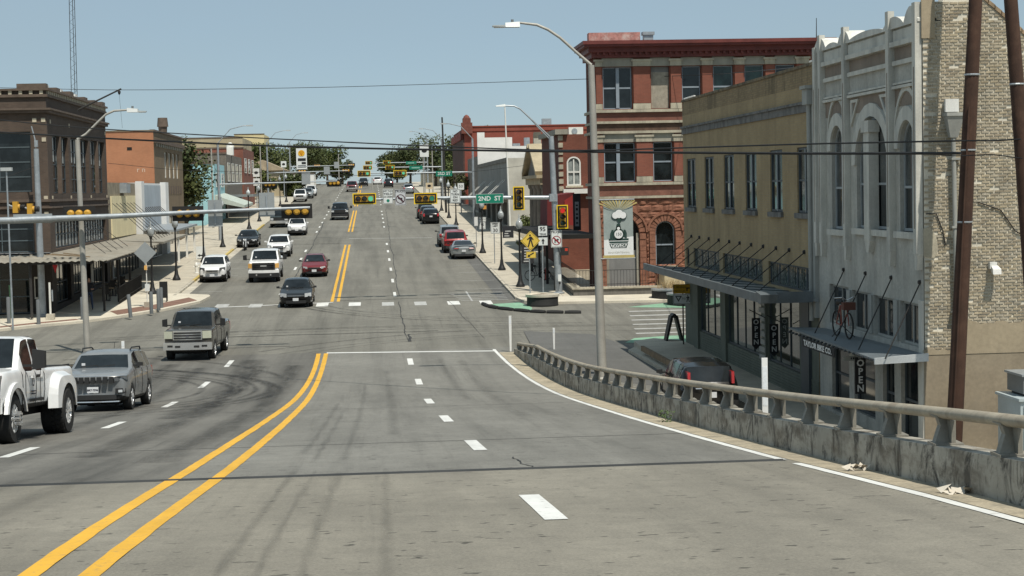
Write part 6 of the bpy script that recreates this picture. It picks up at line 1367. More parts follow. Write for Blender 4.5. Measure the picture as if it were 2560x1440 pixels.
# white heavy pickup
x, y = road_at(660, 707)
sp = PICKUP(L=6.0, W=2.06, H=2.03, hood=1.40, zc=.42, rw=.43, bow=.12, front=[('headlight', .76, 1.0, .96, 1.26, m_hla, dict(sweep=.06)), ('grille', 0, .74, .80, 1.30, m_trim), ('bumper', 0, 1.0, .64, .82, p_white, dict(out=.1)), ('lower_grille', 0, .98, .36, .64, m_trim, dict(out=.11)), ('tow_hook', .42, .5, .46, .58, m_chrome, dict(out=.13))], plate=.72, mirror=(.24, .36), mout=.2)
v, front, rear = vehicle('white_pickup', 'white heavy pickup truck with a big black grille', 'truck', sp, p_white, x, y+2.9, 1)
for z in (.92, 1.04, 1.16): MB().box(-.66, .66, 2.98, 3.018, z, z+.03).build('grille_bar', m_rimd, v)
MB().box(-.2, .2, 3.0, 3.03, 1.06, 1.14).build('emblem', m_chrome, v)
x, y = road_at(531, 708)
v, front, rear = vehicle('white_crossover', 'white crossover parked at the left kerb by the bus stop sign', 'car', SUV(L=4.65, W=1.8, H=1.66, front=[('headlight', .48, .84, .80, .98, m_hld, dict(sweep=.25, skew=.04)), ('grille', 0, .40, .72, .84, m_chrome, ), ('grille_gap', 0, .36, .74, .82, m_trim, dict(out=.016)), ('lower_grille', 0, .5, .32, .42, m_trim)], plate=.5, mirm=p_white), p_white, x, y+2.3, 1)
v['label'] = 'white crossover parked at the left kerb below the sandwich board'
x, y = road_at(696, 644)
vehicle('white_suv', 'white SUV following right behind the white heavy pickup', 'car', SUV(L=4.9, W=1.93, H=1.68, mirm=p_white, front=[('headlight', .52, .9, .82, .96, m_hl, dict(sweep=.25, skew=.05)), ('grille', 0, .42, .66, .90, m_trim), ('grille_bar', 0, .4, .77, .79, m_chrome, dict(out=.02)), ('lower_grille', 0, .5, .30, .42, m_trim)]), p_white, x, y+2.4, 1)
x, y = road_at(618, 620)
vehicle('black_parked_saloon', 'black saloon parked behind the motorcycle at the left kerb', 'car', SEDAN(L=5.0, W=1.9, H=1.48), p_black, x, y+2.4, 1)
x, y = road_at(742, 590)
vehicle('white_compact_suv', 'small white SUV with a black lower grille farther up the lane', 'car', SUV(L=4.5, W=1.85, H=1.65, mirm=p_white, front=[('headlight', .55, .88, .86, .94, m_hl, dict(sweep=.2)), ('grille', 0, .5, .62, .74, p_white), ('lower_grille', 0, .62, .3, .52, m_trim)]), p_white, x, y+2.2, 1)
x, y = road_at(691, 570)
vehicle('green_parked_pickup', 'dark green grey pickup parked at the left kerb past the second street lamp', 'truck', PICKUP(L=5.9, W=2.0, H=1.92, hood=1.25), p_dkgreen, x+.3, y+2.9, 1)
vehicle('black_parked_suv', 'black SUV parked close behind the dark green pickup', 'car', SUV(), p_black, x+.9, y+10.5, 1)
x, y = road_at(850, 551)
v, f_, r_ = vehicle('dark_pickup', 'dark blue grey pickup truck driving beside the yellow lines up the hill', 'truck', PICKUP(L=5.9, W=2.03, H=1.95, hood=1.3, front=[('headlight', .66, .98, .94, 1.14, m_hl), ('grille', 0, .6, .86, 1.2, m_trim), ('bumper', 0, 1.0, .48, .76, m_rimd, dict(out=.1)), ('bumper_lip', 0, .9, .38, .46, m_chrome, dict(out=.11))], mirror=(.24, .34), mout=.2), p_dkblue, x, y+2.9, 1)
for px, py, sp_, pa, nm, lab, cat, fa in (
    (750, 505, PICKUP(L=5.8, W=1.98, H=1.86, hood=1.2), p_white, 'white_parked_pickup', 'white pickup parked far up the left kerb', 'truck', 1),
    (768, 497, SUV(), p_silver, 'silver_parked_suv', 'silver SUV parked just beyond the far white pickup', 'car', 1),
    (777, 491, SUV(H=1.75), p_white, 'white_patrol_suv', 'white SUV beside the silver one far up the left kerb', 'car', 1),
    (720, 476, SUV(H=2.2, L=5.5), p_white, 'white_van', 'white van in the lot below the fuel price sign', 'van', 1),
    (880, 480, PICKUP(L=5.8, W=2.0, H=1.9, hood=1.25), p_red, 'red_pickup', 'maroon pickup coming over the hill beside the yellow line', 'truck', 1),
    (909, 466, SUV(), p_black, 'black_hill_suv', 'small black SUV cresting the hill behind the maroon pickup', 'car', 1),
    (944, 462, SUV(), p_white, 'white_hill_car', 'tiny white car on the crest of the hill', 'car', -1),
    (972, 469, SUV(H=1.75), p_charc, 'charcoal_suv', 'charcoal SUV driving away near the crest', 'car', -1),
    (1022, 485, SUV(L=4.8), p_silver, 'silver_hill_suv', 'silver SUV driving away in the kerb lane near the crest', 'car', -1)):
    p = onground(px, py)
    if nm == 'white_van': p = Vector((-15.5, 322, 0))
    vehicle(nm, lab, cat, sp_, pa, p.x, p.y+2.3, fa, detail=0)
# parked along the right kerb
x, y = road_at(1160, 649)
v, f_, r_ = vehicle('silver_coupe', 'low silver coupe parked last in the right kerb row', 'car', SEDAN(L=4.8, W=1.9, H=1.36, top=[(0, .6), (.06, .7), (.3, .8), (1.5, .95), (2.2, 1.31), (2.6, 1.36), (3.2, 1.33), (4.2, 1.05), (4.7, 1.02), (4.8, .8)], belt=[(0, .56), (.3, .72), (1.4, .88), (4.2, .96), (4.8, .76)], ws=(1.5, 2.2), rear=(3.2, 4.2), side=[(1.9, 3.1)],
    rearp=[('tail_light', .38, .8, .80, .88, m_trim, dict(sweep=.05)), ('tail_lens', .42, .76, .82, .86, m_tail, dict(sweep=.05, out=.02)), ('rear_valance', 0, .7, .25, .42, m_trim)], rplate=.66), p_silver, x, y+2.3, -1)
MB().box(-.82, .82, -2.36, -2.2, 1.06, 1.1).build('spoiler', p_silver, v)
x, y = road_at(1148, 636)
vehicle('red_parked_suv', 'red SUV parked between the silver coupe and the grey SUV', 'car', SUV(L=5.0, W=1.98, H=1.78, rearp=[('tail_light', .72, .92, 1.0, 1.12, m_tail), ('tail_bar', 0, .7, 1.02, 1.1, p_red2), ('rear_valance', 0, .8, .4, .6, m_trim)]), p_red2, x-.2, y+3.6, -1)
x, y = road_at(1122, 624)
vehicle('grey_parked_suv', 'pale grey SUV parked in front of the red one', 'car', SUV(L=4.9, W=1.95, H=1.8), p_silver, x+.25, y+5.2, -1)
x, y = road_at(1078, 561)
for k, (H, pa, nm, lab) in enumerate(((1.66, p_black, 'black_kerb_suv', 'black SUV nearest in the row parked up the right kerb'), (1.72, p_charc, 'charcoal_kerb_suv', 'charcoal SUV in the middle of the row parked up the right kerb'), (1.9, p_black, 'black_kerb_truck', 'tall black vehicle farthest in the row parked up the right kerb'))):
    vehicle(nm, lab, 'car', SUV(H=H), pa, x-.1*k, y+2.3+k*6.4, -1)
# black SUV on the frontage road, tail towards us
v, f_, r_ = vehicle('black_frontage_suv', 'glossy black SUV parked below the ramp by the brown shop', 'car', SUV(L=4.5, W=1.8, H=1.68, rearp=[('tail_light', .60, .68, 1.12, 1.46, m_tail, dict(back=.5)), ('bumper_trim', 0, .7, .42, .5, m_trim), ('chrome_bar', 0, .45, .98, 1.0, m_chrome)], rplate=.8), p_jet, 9.6, 52.1, -1, pf=base)
tag(v, group=None)

# motorcycle in front of the black parked saloon
x, y = road_at(612, 627)
mc = thing('motorcycle', 'black motorcycle standing in front of the black parked saloon', 'motorcycle', (x, y, prof(y)+.02)); z = prof(y)+.02
for dy in (-.1, 1.35):
    w = MB(); n = 16
    pts = [(x, y+dy+.3*math.cos(2*math.pi*k/n), z+.32+.3*math.sin(2*math.pi*k/n)) for k in range(n+1)]; w.tube(pts, .07, 6, caps=False); w.cyl((x-.05, y+dy, z+.32), (x+.05, y+dy, z+.32), .06)
    for k in range(4): t0 = math.pi*k/4; w.bar((x, y+dy-.28*math.cos(t0), z+.32-.28*math.sin(t0)), (x, y+dy+.28*math.cos(t0), z+.32+.28*math.sin(t0)), .02)
    w.build('wheel', m_tyre, mc, 50)
MB().tube([(x, y+.35, z+.75), (x, y+.6, z+.85), (x, y+.9, z+.8), (x, y+1.1, z+.72)], [.1, .17, .15, .08], 8).build('fuel_tank', p_black, mc, 50)
MB().tube([(x, y+.95, z+.78), (x, y+1.3, z+.78), (x, y+1.6, z+.88)], [.12, .15, .08], 8).build('seat', m_trim, mc, 50)
MB().box(x-.2, x+.2, y+.35, y+.95, z+.22, z+.66).build('engine', m_rimd, mc)
mb = MB(); mb.cyl((x-.1, y-.1, z+.32), (x-.1, y+.25, z+.98), .03); mb.cyl((x+.1, y-.1, z+.32), (x+.1, y+.25, z+.98), .03); mb.build('fork', m_chrome, mc)
MB().tube([(x-.42, y+.45, z+1.08), (x-.2, y+.28, z+1.04), (x+.2, y+.28, z+1.04), (x+.42, y+.45, z+1.08)], .02).build('handlebar', m_trim, mc)
MB().lathe([(0, -.08), (.1, -.06), (.11, .04), (.02, .08)], (x, y+.12, z+.88), 10, 'y').build('headlamp', m_hl, mc, True)
# ---------------------------------------------------------------- street lamps, signals, signs
m_pole = M('weathered_pole_steel', (.40, .385, .345), .6, metal=.2, var=.12, vs=1.5, streak=((.28, .26, .23), .4, 3)); m_polec = M('concrete_pole', (.36, .34, .30), .8, var=.15, vs=2.5)
m_head = M('lamp_head_grey', (.50, .52, .51), .45, metal=.2, var=.06); m_lens = M('lamp_lens', (.62, .63, .6), .25)
FS = lambda Y: Fr((0, Y, 0), (1, 0, 0), (0, -1, 0))           # sign plane facing the camera at distance Y
FN = lambda Y: Fr((0, Y, 0), (-1, 0, 0), (0, 1, 0))
def px2(x, y, Y): p = at(x, y, Y); return p.x, p.z
def cobra(label, basep, Y, pix, headpix, r0=.15, r1=.09, mt=None):
    """tall lamp: pole and arm through photo pixels at street distance Y; headpix: (x0,x1,tip) and y"""
    t = thing('street_lamp', label, 'street lamp', basep)
    top = at(*pix[0], Y); b = Vector(basep)
    MB().tube([b, b+(top-b)*.02, b+(top-b)*.5, top], [r0, r0, (r0+r1)/2, r1], 12).build('pole', mt or m_pole, t, 60)
    MB().lathe([(r0*1.5, 0), (r0*1.5, .05), (r0*1.05, .12), (r0, .3)], basep, 12).build('base_plate', m_pole, t, True)
    P = [at(x, y, Y) for x, y in pix]; MB().tube(P, [.06]+[.05]*(len(P)-2)+[.04], 8).build('arm', m_pole, t, 60)
    (x0, x1, xt), y = headpix; a, c, e = at(x0, y, Y), at(x1, y, Y), at(xt, y, Y)
    h = MB(); h.hexa([(a.x, Y-.16, a.z-.10), (c.x, Y-.17, c.z-.10), (c.x, Y+.17, c.z-.10), (a.x, Y+.16, a.z-.10)], [(a.x, Y-.09, a.z+.09), (c.x, Y-.11, c.z+.05), (c.x, Y+.11, c.z+.05), (a.x, Y+.09, a.z+.09)])
    h.hexa([(c.x, Y-.17, c.z-.10), (e.x, Y-.16, e.z-.085), (e.x, Y+.16, e.z-.085), (c.x, Y+.17, c.z-.10)], [(c.x, Y-.17, c.z-.03), (e.x, Y-.16, e.z-.045), (e.x, Y+.16, e.z-.045), (c.x, Y+.17, c.z-.03)]); hd = h.build('lamp_head', m_head, t)
    m_ = (a+c)/2; MB().cyl((m_.x, Y, m_.z+.06), (m_.x, Y, m_.z+.17), .05).build('photocell', m_cabg, hd); MB().box(min(c.x, e.x)+.05, max(c.x, e.x)-.03, Y-.12, Y+.12, c.z-.112, c.z-.098).build('lens', m_lens, hd)
    return t
lampc = cobra('tall grey street lamp carrying the town banner, arm reaching over the road', (8.02, 62, base(62)), 62, [(1478,163),(1440,130),(1400,94),(1370,74),(1342,62),(1300,57)], ((1299,1263,1231), 61), .17, .11)
pL = onground(219, 886); cobra('tall grey street lamp behind the grey SUV with a short curved arm', (pL.x, pL.y, pL.z), pL.y, [(193,349),(215,335),(245,305),(265,286),(285,277),(318,275)], ((318,345,366), 275), .14, .1)
# banner on the lamp
BYp = 61.9; fb = FS(BYp)
bn = thing('town_banner', 'grey and white town banner with locomotive emblem reading TAYLOR on the lamp post', 'banner', at(1547, 570, BYp))
u0, zt = px2(1508, 502, BYp); u1, zb_ = px2(1584, 641, BYp); uw = u1-u0; zh = zt-zb_
BN = lambda a, b: (u0+a*uw+.02*(1-b)*0, zb_+b*zh)
m_bg = M('banner_grey_green', (.32, .37, .355), .8, var=.12, vs=3); m_bw = M('banner_white', (.8, .81, .8), .8, var=.06, vs=3); m_bd = M('banner_dark_green', (.025, .06, .05), .8); m_bgold = M('banner_gold', (.55, .44, .17), .8, var=.1)
def cloth(name, polys, mt, d, dd=.003):
    mb = MB()
    for q in polys: fprism(mb, fb, [BN(*p) for p in q], d, d+dd)
    return mb.build(name, mt, bn)
mb = MB(); nx_, nz_ = 10, 18
for i in range(nz_+1):
    for j in range(nx_+1):
        a, b = j/nx_, i/nz_; x, z = BN(a, b); mb.v.append(tuple(fb.p(x, z, .006+.012*math.sin(a*7+b*5)*math.sin(b*9)-.02)))
mb.f = [(i*(nx_+1)+j, i*(nx_+1)+j+1, (i+1)*(nx_+1)+j+1, (i+1)*(nx_+1)+j) for i in range(nz_) for j in range(nx_)]; mb.m = [1 if f[0] < 5*(nx_+1) else 0 for f in mb.f]
mb.build('cloth', [m_bg, m_bw], bn, 80)
cloth('swoosh', [[(0.0, .27), (1, .27), (1, .36), (.85, .31)], [(.62, .55), (1., .80), (1., .36), (.7, .30)]], m_bw, .010) if False else None
cloth('white_field', [[(0, .03), (1, .03), (1, .36), (0, .30)]], m_bw, .012)
cloth('hem', [[(-.03, -.02), (1.03, -.02), (1.03, .03), (-.03, .03)]], m_bgold, .012)
cloth('sun_rays', [[(.5+.12*math.cos(R(t)), .80+.05*math.sin(R(t))), (.5+.75*math.cos(R(t-2.2)), min(1., .80+.27*math.sin(R(t-2.2))/.9)), (.5+.75*math.cos(R(t+2.2)), min(1., .80+.27*math.sin(R(t+2.2))/.9))] for t in range(32, 150, 9)], m_bgold, .014)
circ = lambda cx, cy, r, n=18, k=uw/zh: [(cx+r*math.cos(2*math.pi*i/n), cy+k*r*math.sin(2*math.pi*i/n)) for i in range(n)]
cloth('cotton_outline', [circ(.40, .73, .13), circ(.52, .765, .15), circ(.66, .73, .13), [(.40, .69), (.66, .69), (.53, .60)]], m_bd, .016); cloth('cotton', [circ(.40, .737, .112)], m_bw, .020); cloth('cotton', [circ(.66, .737, .112)], m_bw, .0205); cloth('cotton', [circ(.525, .762, .142)], m_bw, .021)
cloth('locomotive', [circ(.5, .40, .2), [(.42, .50), (.58, .50), (.56, .585), (.44, .585)], [(.22, .33), (.30, .33), (.33, .48), (.27, .48), (.22, .42)], [(.70, .33), (.78, .33), (.78, .42), (.73, .48), (.67, .48)], [(.16, .29), (.84, .29), (.84, .325), (.16, .325)], [(.2, .245), (.8, .245), (.84, .275), (.16, .275)], [(.24, .155), (.76, .155), (.82, .235), (.18, .235)], circ(.5, .505, .085)], m_bd, .016)
cloth('boiler_face', [circ(.5, .40, .145), circ(.5, .505, .05)], m_bw, .020); cloth('ribbon', [[(.27, .165), (.73, .165), (.78, .225), (.22, .225)]], m_bw, .020)
text(bn, 'TAYLOR', fb, *BN(.5, .195), .026, .135, m_bd, .001, bold=.004); text(bn, '150', fb, *BN(.5, .40), .026, .15, m_bd, .001); text(bn, 'SESQUICENTENNIAL', fb, *BN(.5, .075), .017, .085, M('banner_pale_ink', (.45, .44, .36), .8), .001)
for z in (zt+.03, zb_-.06): MB().cyl((8.0, BYp, z), (u1+.06, BYp, z), .02).build('bracket_rod', m_galv, bn)

# ornamental globe lamps
m_globe = GLASS('clear_globe', (.34, .36, .36), .15)
def globe_lamp(x, y, label=None, proto=[]):
    if not proto:
        t = thing('globe_lamp', label, 'street lamp', (0, 0, 0), 'black globe lamps along the pavements'); proto.append(t)
        MB().lathe([(.27, 0), (.27, .1), (.2, .22), (.13, .42), (.1, .7), (.085, .75), (.065, 1.2), (.05, 3.3), (.085, 3.36), (.085, 3.42), (.12, 3.5), (.05, 3.52)], (0, 0, 0), 12).build('post', m_black, t, 50)
        gl = MB().lathe([(.1, 3.5), (.19, 3.62), (.215, 3.78), (.19, 3.92), (.12, 4.02), (.07, 4.06)], (0, 0, 0), 14).build('globe', m_globe, t, True)
        MB().lathe([(.08, 4.05), (.06, 4.15), (.03, 4.22), (.045, 4.28), (.008, 4.42)], (0, 0, 0), 8).build('finial', m_globe, t, True)
        MB().lathe([(.03, 3.52), (.05, 3.7), (.03, 3.85)], (0, 0, 0), 8).build('bulb', m_wtrim, gl)
        o = t
    else: o = copy_tree(proto[0]); o['label'] = label
    o.location = (x, y, prof(y)+KH); o.rotation_euler = (0, 0, 0); return o
GL = [('right', 8.85, 106.4, 'black globe lamp on the right pavement beside the pedestrian sign'), ('r', 8.75, 120.2, 'black globe lamp on the right pavement behind the speed limit sign'), ('r', 8.6, 138.6, 'black globe lamp on the right pavement beside the north route sign'),
      ('r', 8.7, 184, 'black globe lamp beside the row of black parked cars'), ('r', 8.7, 201, 'black globe lamp past the black parked cars, under the far street sign'), ('r', 8.7, 222, 'farthest black globe lamp on the right pavement'),
      ('l', -13.1, 118.4, 'black globe lamp on the left pavement in front of the cream shopfront'), ('l', -13.4, 107.9, 'black globe lamp on the left pavement behind the sign seen from the back'), ('l', -12.9, 135.6, 'black globe lamp on the left pavement beside the sandwich board'), ('l', -13.05, 154.6, 'black globe lamp at the left kerb beside the black parked saloon'),
      ('l', -12.9, 186, 'black globe lamp past the cross street at the left kerb'), ('l', -12.9, 203, 'black globe lamp farther up the left kerb behind the dark green pickup'), ('l', -12.9, 228, 'black globe lamp high up the left kerb near the turquoise shop'), ('l', -12.9, 250, 'farthest black globe lamp on the left pavement'), ('l', -12.9, 268, 'black globe lamp near the white far parked pickup')]
for _, x, y, lab in GL: globe_lamp(x, y, lab)
m_bnr = M('small_black_banner', (.025, .026, .03), .8); m_bnrw = M('small_banner_print', (.5, .5, .48), .8, var=.3, vs=30)
for i, (x, y, z0) in enumerate(((8.85, 106.4, 1.55), (8.75, 120.2, 2.35))):
    t = thing('lamp_banner', ('small black pavement banner low on the near globe lamp', 'small black banner on the globe lamp behind the speed sign')[i], 'banner', (x, y, prof(y)+z0)); f = FS(y-.02); z = prof(y)+z0
    fbox(MB(), f, x+.1, x+.85, z, z+(1.15 if i == 0 else .8), 0, .02).build('cloth', m_bnr, t)
    mb = MB()
    for k in range(6 if i == 0 else 3): a = x+.2+.1*rnd.random(); fbox(mb, f, a, a+.25+.25*rnd.random(), z+.1+k*.16, z+.17+k*.16, .021, .024)
    mb.build('print', m_bnrw, t); MB().cyl((x, y, z+(1.15 if i == 0 else .8)), (x+.9, y, z+(1.15 if i == 0 else .8)), .015).build('rod', m_black, t)

# traffic signals
m_sigy = M('signal_yellow', (.52, .285, .035), .5, var=.08, obj=True); m_sigb2 = M('signal_back_black', (.018, .017, .016), .6, obj=True); m_vis = M('visor_black', (.02, .018, .016), .55, obj=True); m_reflY = M('yellow_reflective_tape', (.80, .55, .02), .4)
l_goff = M('green_lens_off', (.015, .05, .04), .15, coat=1.); l_roff = M('red_lens_off', (.055, .012, .01), .15, coat=1.); l_yoff = M('amber_lens_off', (.05, .028, .012), .15, coat=1.); l_gon = EMIT('green_lens_lit', (.12, .62, .33), .75); l_ron = EMIT('red_lens_lit', (.8, .04, .03), .6); l_gdim = EMIT('green_lens_lit_low', (.05, .36, .22), .35)
def signal(label, c, Y, horiz=True, lit='g', face=1, sc=1., group='traffic signal heads', tilt=0.):
    """face 1: lenses towards the camera, -1: seen from the back"""
    t = thing('traffic_signal', label, 'traffic light', (0, 0, 0), group); f = Fr((0, 0, 0), (face, 0, 0), (0, -face, 0)); w, h = (.54, .19) if horiz else (.19, .54)
    bw, bh = w+.13, h+.13
    fbox(MB(), f, -bw, bw, -bh, bh, -.02, -.005).build('backplate', m_sigb2, t)
    if face > 0:
        mb = MB()
        for a0, a1, z0, z1 in ((-bw, bw, bh-.055, bh), (-bw, bw, -bh, -bh+.055), (-bw, -bw+.055, -bh+.055, bh-.055), (bw-.055, bw, -bh+.055, bh-.055)): fbox(mb, f, a0, a1, z0, z1, -.004, .002)
        mb.build('border', m_reflY, t)
    for k in range(3):
        o = (k-1)*.355; a, z = (o, 0) if horiz else (0, -o)
        mb = MB(); fbox(mb, f, a-.17, a+.17, z-.17, z+.17, -.0, .12) if face > 0 else None
        if face > 0: mb.build('housing', m_sigy, t)
        mb = MB(); c0 = f.p(a, z, -.2); mb.lathe([(.09, 0), (.155, .06), (.17, .19)] if True else [], (0, 0, 0), 12, 'y'); mb.xf(Matrix.Translation(c0) @ Matrix.Diagonal((1, -face, 1, 1)))
        if face < 0: mb.build('housing', m_sigy, t, True)
        if face > 0:
            col = (l_roff, l_yoff, l_goff)[k]
            if lit == 'g' and k == 2: col = l_gon
            if lit == 'd' and k == 2: col = l_gdim
            if lit == 'r' and k == 0: col = l_ron
            mb = MB().lathe([(0, 0), (.145, 0), (.13, .02), (0, .03)], (0, 0, 0), 16, 'y'); mb.xf(Matrix.Translation(f.p(a, z, .125)) @ Matrix.Diagonal((1, -1, 1, 1))); mb.build('lens', col, t, True)
            mb = MB(); n = 10; pts = []
            for dd, rr in ((.12, .155), (.34, .15)):
                for q in range(n+1): t0 = R(-25+230*q/n); pts.append(f.p(a+rr*math.cos(t0), z+rr*math.sin(t0), dd))
            mb.add(pts, [(q, q+1, n+2+q, n+1+q) for q in range(n)]); mb.build('visor', m_vis, t)
    t.location = at(*c, Y); t.rotation_euler = (0, R(tilt), 0); t.scale = (sc,)*3; return t
def plate(t, f, a0, a1, z0, z1, mt, d=0., border=None, name='panel', r=.0):
    o = fbox(MB(), f, a0, a1, z0, z1, d, d+.004).build(name, mt, t)
    if border:
        mb = MB(); b = min(a1-a0, z1-z0)*.03; i = b*1.2
        for q in ((a0+i, a1-i, z1-i-b, z1-i), (a0+i, a1-i, z0+i, z0+i+b), (a0+i, a0+i+b, z0+i+b, z1-i-b), (a1-i-b, a1-i, z0+i+b, z1-i-b)): fbox(mb, f, *q, d+.0045, d+.006)
        mb.build('border', border, o)
    return o
m_sw = M('sign_sheet_white', (.68, .70, .68), .45, var=.04); m_sy = M('sign_sheet_yellow', (.72, .50, .08), .45, var=.05); m_sg = M('sign_sheet_green', (.008, .19, .12), .45, var=.05); m_sk = M('sign_ink_black', (.016, .016, .017), .6); m_sr = M('sign_ink_red', (.28, .02, .03), .6); m_sback = M('sign_back_aluminium', (.38, .40, .40), .45, metal=.4, var=.08)
def ringp(mb, f, ca, cz, r0, r1, d0, d1, n=22):
    for k in range(n):
        a, b = 2*math.pi*k/n, 2*math.pi*(k+1)/n; fprism(mb, f, [(ca+r0*math.cos(a), cz+r0*math.sin(a)), (ca+r1*math.cos(a), cz+r1*math.sin(a)), (ca+r1*math.cos(b), cz+r1*math.sin(b)), (ca+r0*math.cos(b), cz+r0*math.sin(b))], d0, d1)
def signbox(x0, y0, x1, y1, Y): a0, z1 = px2(x0, y0, Y); a1, z0 = px2(x1, y1, Y); return a0, a1, z0, z1

# north-east mast: pole, arm, luminaire arm
YM = 101.2; pm = onground(1397, 739)
mast = thing('signal_mast', 'tall galvanised signal mast at the red building corner with arm over the street', 'signal mast', (pm.x, YM, prof(YM)+KH))
ptop = at(1378, 340, YM); pb = Vector((pm.x, YM, prof(YM)+KH))
MB().tube([pb, pb.lerp(ptop, .5), ptop], [.21, .18, .15], 12).build('pole', m_galv, mast, 60)
MB().lathe([(.32, 0), (.32, .06), (.24, .1)], tuple(pb), 12).build('base_plate', m_galv, mast)
arm = [at(1384, 494, YM), at(1230, 494, YM), at(1080, 495, YM), at(884, 500, YM)]
MB().tube(arm, [.13, .11, .09, .06], 10).build('arm', m_galv, mast, 60)
MB().box(arm[0].x-.25, arm[0].x+.2, YM-.24, YM+.24, arm[0].z-.22, arm[0].z+.22).build('clamp', m_galv, mast)
MB().tube([at(1378, 345, YM), at(1330, 300, YM), at(1300, 272, YM), at(1285, 265, YM), at(1262, 264, YM)], .045, 8).build('luminaire_arm', m_galv, mast, 60)
MB().tube([at(1384, 358, YM), at(1345, 318, YM), at(1318, 288, YM)], .035, 8).build('luminaire_brace', m_galv, mast, 60)
h = at(1250, 264, YM); MB().hexa([(h.x-.25, YM-.15, h.z-.06), (h.x+.3, YM-.15, h.z-.06), (h.x+.3, YM+.15, h.z-.06), (h.x-.25, YM+.15, h.z-.06)], [(h.x-.25, YM-.1, h.z), (h.x+.3, YM-.1, h.z+.08), (h.x+.3, YM+.1, h.z+.08), (h.x-.25, YM+.1, h.z)]).build('lamp_head', m_head, mast)
YS = YM-.32
signal('signal head at the arm tip showing a bright green light', (911, 497), YS, True, 'g'); signal('signal head in mid arm showing green beside the truck sign', (1064, 496), YS, True, 'd')
signal('vertical signal head hung near the mast end of the arm, unlit', (1297, 496), YS, False, 'n', 1, 1.02); signal('vertical signal head fixed on the mast pole showing red', (1406, 542), YS, False, 'r', 1, 1.02)
f = FS(YS)
t = thing('yield_sign', 'white left turn YIELD ON GREEN sign on the signal arm', 'sign', at(970, 490, YS)); a0, a1, z0, z1 = signbox(957, 473, 983, 509, YS); plate(t, f, a0, a1, z0, z1, m_sw, 0, m_sk)
for s, v, k in (('LEFT TURN', .86, .1), ('YIELD', .66, .19), ('ON GREEN', .46, .1)): text(t, s, f, (a0+a1)/2, z0+(z1-z0)*v, .006, k, m_sk, .001, bold=.004)
mb = MB(); fprism(mb, f, [((a0+a1)/2+.09*math.cos(q), z0+.17+.09*math.sin(q)) for q in [2*math.pi*i/16 for i in range(16)]], .0045, .007); mb.build('green_disc', m_sg, t)
t = thing('truck_turn_sign', 'white TRUCKS sign with crossed left turn arrow on the signal arm', 'sign', at(1001, 493, YS)); a0, a1, z0, z1 = signbox(987, 474, 1015, 513, YS); plate(t, f, a0, a1, z0, z1, M('sign_sheet_grey_white', (.5, .51, .52), .45), 0, m_sk)  # sheet greyer than on the other white signs
def no_turn(t, f, a0, a1, z0, z1, left):
    w = a1-a0; c = (a0+a1)/2; zc = z0+(z1-z0)*.40; r = w*.43; s = -1 if left else 1
    text(t, 'TRUCKS', f, c, z1-(z1-z0)*.12, .006, w*.26, m_sk, .001, bold=.004)
    mb = MB(); fbox(mb, f, c-s*.3*r-.025*w*2, c-s*.3*r+.025*w*2, zc-.55*r, zc+.2*r, .0045, .006); fbox(mb, f, min(c-s*.3*r, c+s*.25*r), max(c-s*.3*r, c+s*.25*r), zc+.06*r, zc+.26*r, .0045, .006)
    fprism(mb, f, [(c+s*.2*r, zc-.15*r), (c+s*.62*r, zc+.16*r), (c+s*.2*r, zc+.47*r)] if s > 0 else [(c-.62*r, zc+.16*r), (c-.2*r, zc-.15*r), (c-.2*r, zc+.47*r)], .0045, .0062); mb.build('arrow', m_sk, t)
    mb = MB(); ringp(mb, f, c, zc, r*.84, r, .0065, .0085); q = r*.65; fprism(mb, f, [(c-q-.03, zc+q-.03), (c-q+.03, zc+q+.03), (c+q+.03, zc-q+.03), (c+q-.03, zc-q-.03)], .0087, .01); mb.build('prohibition_ring', m_sr if not left else M('sign_dark_ring', (.06, .02, .03), .6), t)
no_turn(t, f, a0, a1, z0, z1, True)
t = thing('no_turn_on_red_sign', 'white NO TURN ON RED sign on the signal arm', 'sign', at(1138, 490, YS)); a0, a1, z0, z1 = signbox(1125, 473, 1151, 507, YS); plate(t, f, a0, a1, z0, z1, m_sw, 0, m_sk)
for s, v in (('NO', .83), ('TURN', .61), ('ON', .40), ('RED', .18)): text(t, s, f, (a0+a1)/2, z0+(z1-z0)*v, .006, .17, m_sk, .001, bold=.005)
t = thing('street_name_sign', 'green 2ND ST street name sign on the near signal arm', 'sign', at(1224, 496, YS)); a0, a1, z0, z1 = signbox(1190, 486, 1258, 507, YS)
plate(t, f, a0-.015, a1+.015, z0-.015, z1+.015, m_sw, -.003, None, 'backing'); plate(t, f, a0, a1, z0, z1, m_sg, .001); text(t, '2ND  ST', f, (a0+a1)/2, (z0+z1)/2, .006, .36, m_sw, .001, bold=.008)
t = thing('truck_right_sign', 'white TRUCKS no right turn sign on the mast pole', 'sign', at(1390, 597, YS)); a0, a1, z0, z1 = signbox(1377, 576, 1405, 618, YS); plate(t, f, a0, a1, z0, z1, m_sw, 0, m_sk); no_turn(t, f, a0, a1, z0, z1, False)
t = thing('pedestrian_signal', 'black pedestrian signal on the mast pole showing a red hand', 'traffic light', at(1410, 628, YS)); a0, a1, z0, z1 = signbox(1401, 618, 1421, 638, YS); fbox(MB(), f, a0, a1, z0, z1, -.1, .12).build('housing', m_sigb2, t)
fbox(MB(), f, (a0+a1)/2+.02, a1-.05, z1-.22, z1-.06, .121, .124).build('hand_symbol', EMIT('hand_red', (.6, .06, .03), .2), t)
t = thing('push_button', 'white pedestrian push button plate on the mast pole', 'sign', at(1399, 694, YS)); a0, a1, z0, z1 = signbox(1395, 686, 1403, 703, YS); fbox(MB(), f, a0, a1, z0, z1, 0, .02).build('panel', m_sw, t); fbox(MB(), f, a0+.04, a1-.04, z0-.17, z0-.04, 0, .08).build('button', m_black, t)

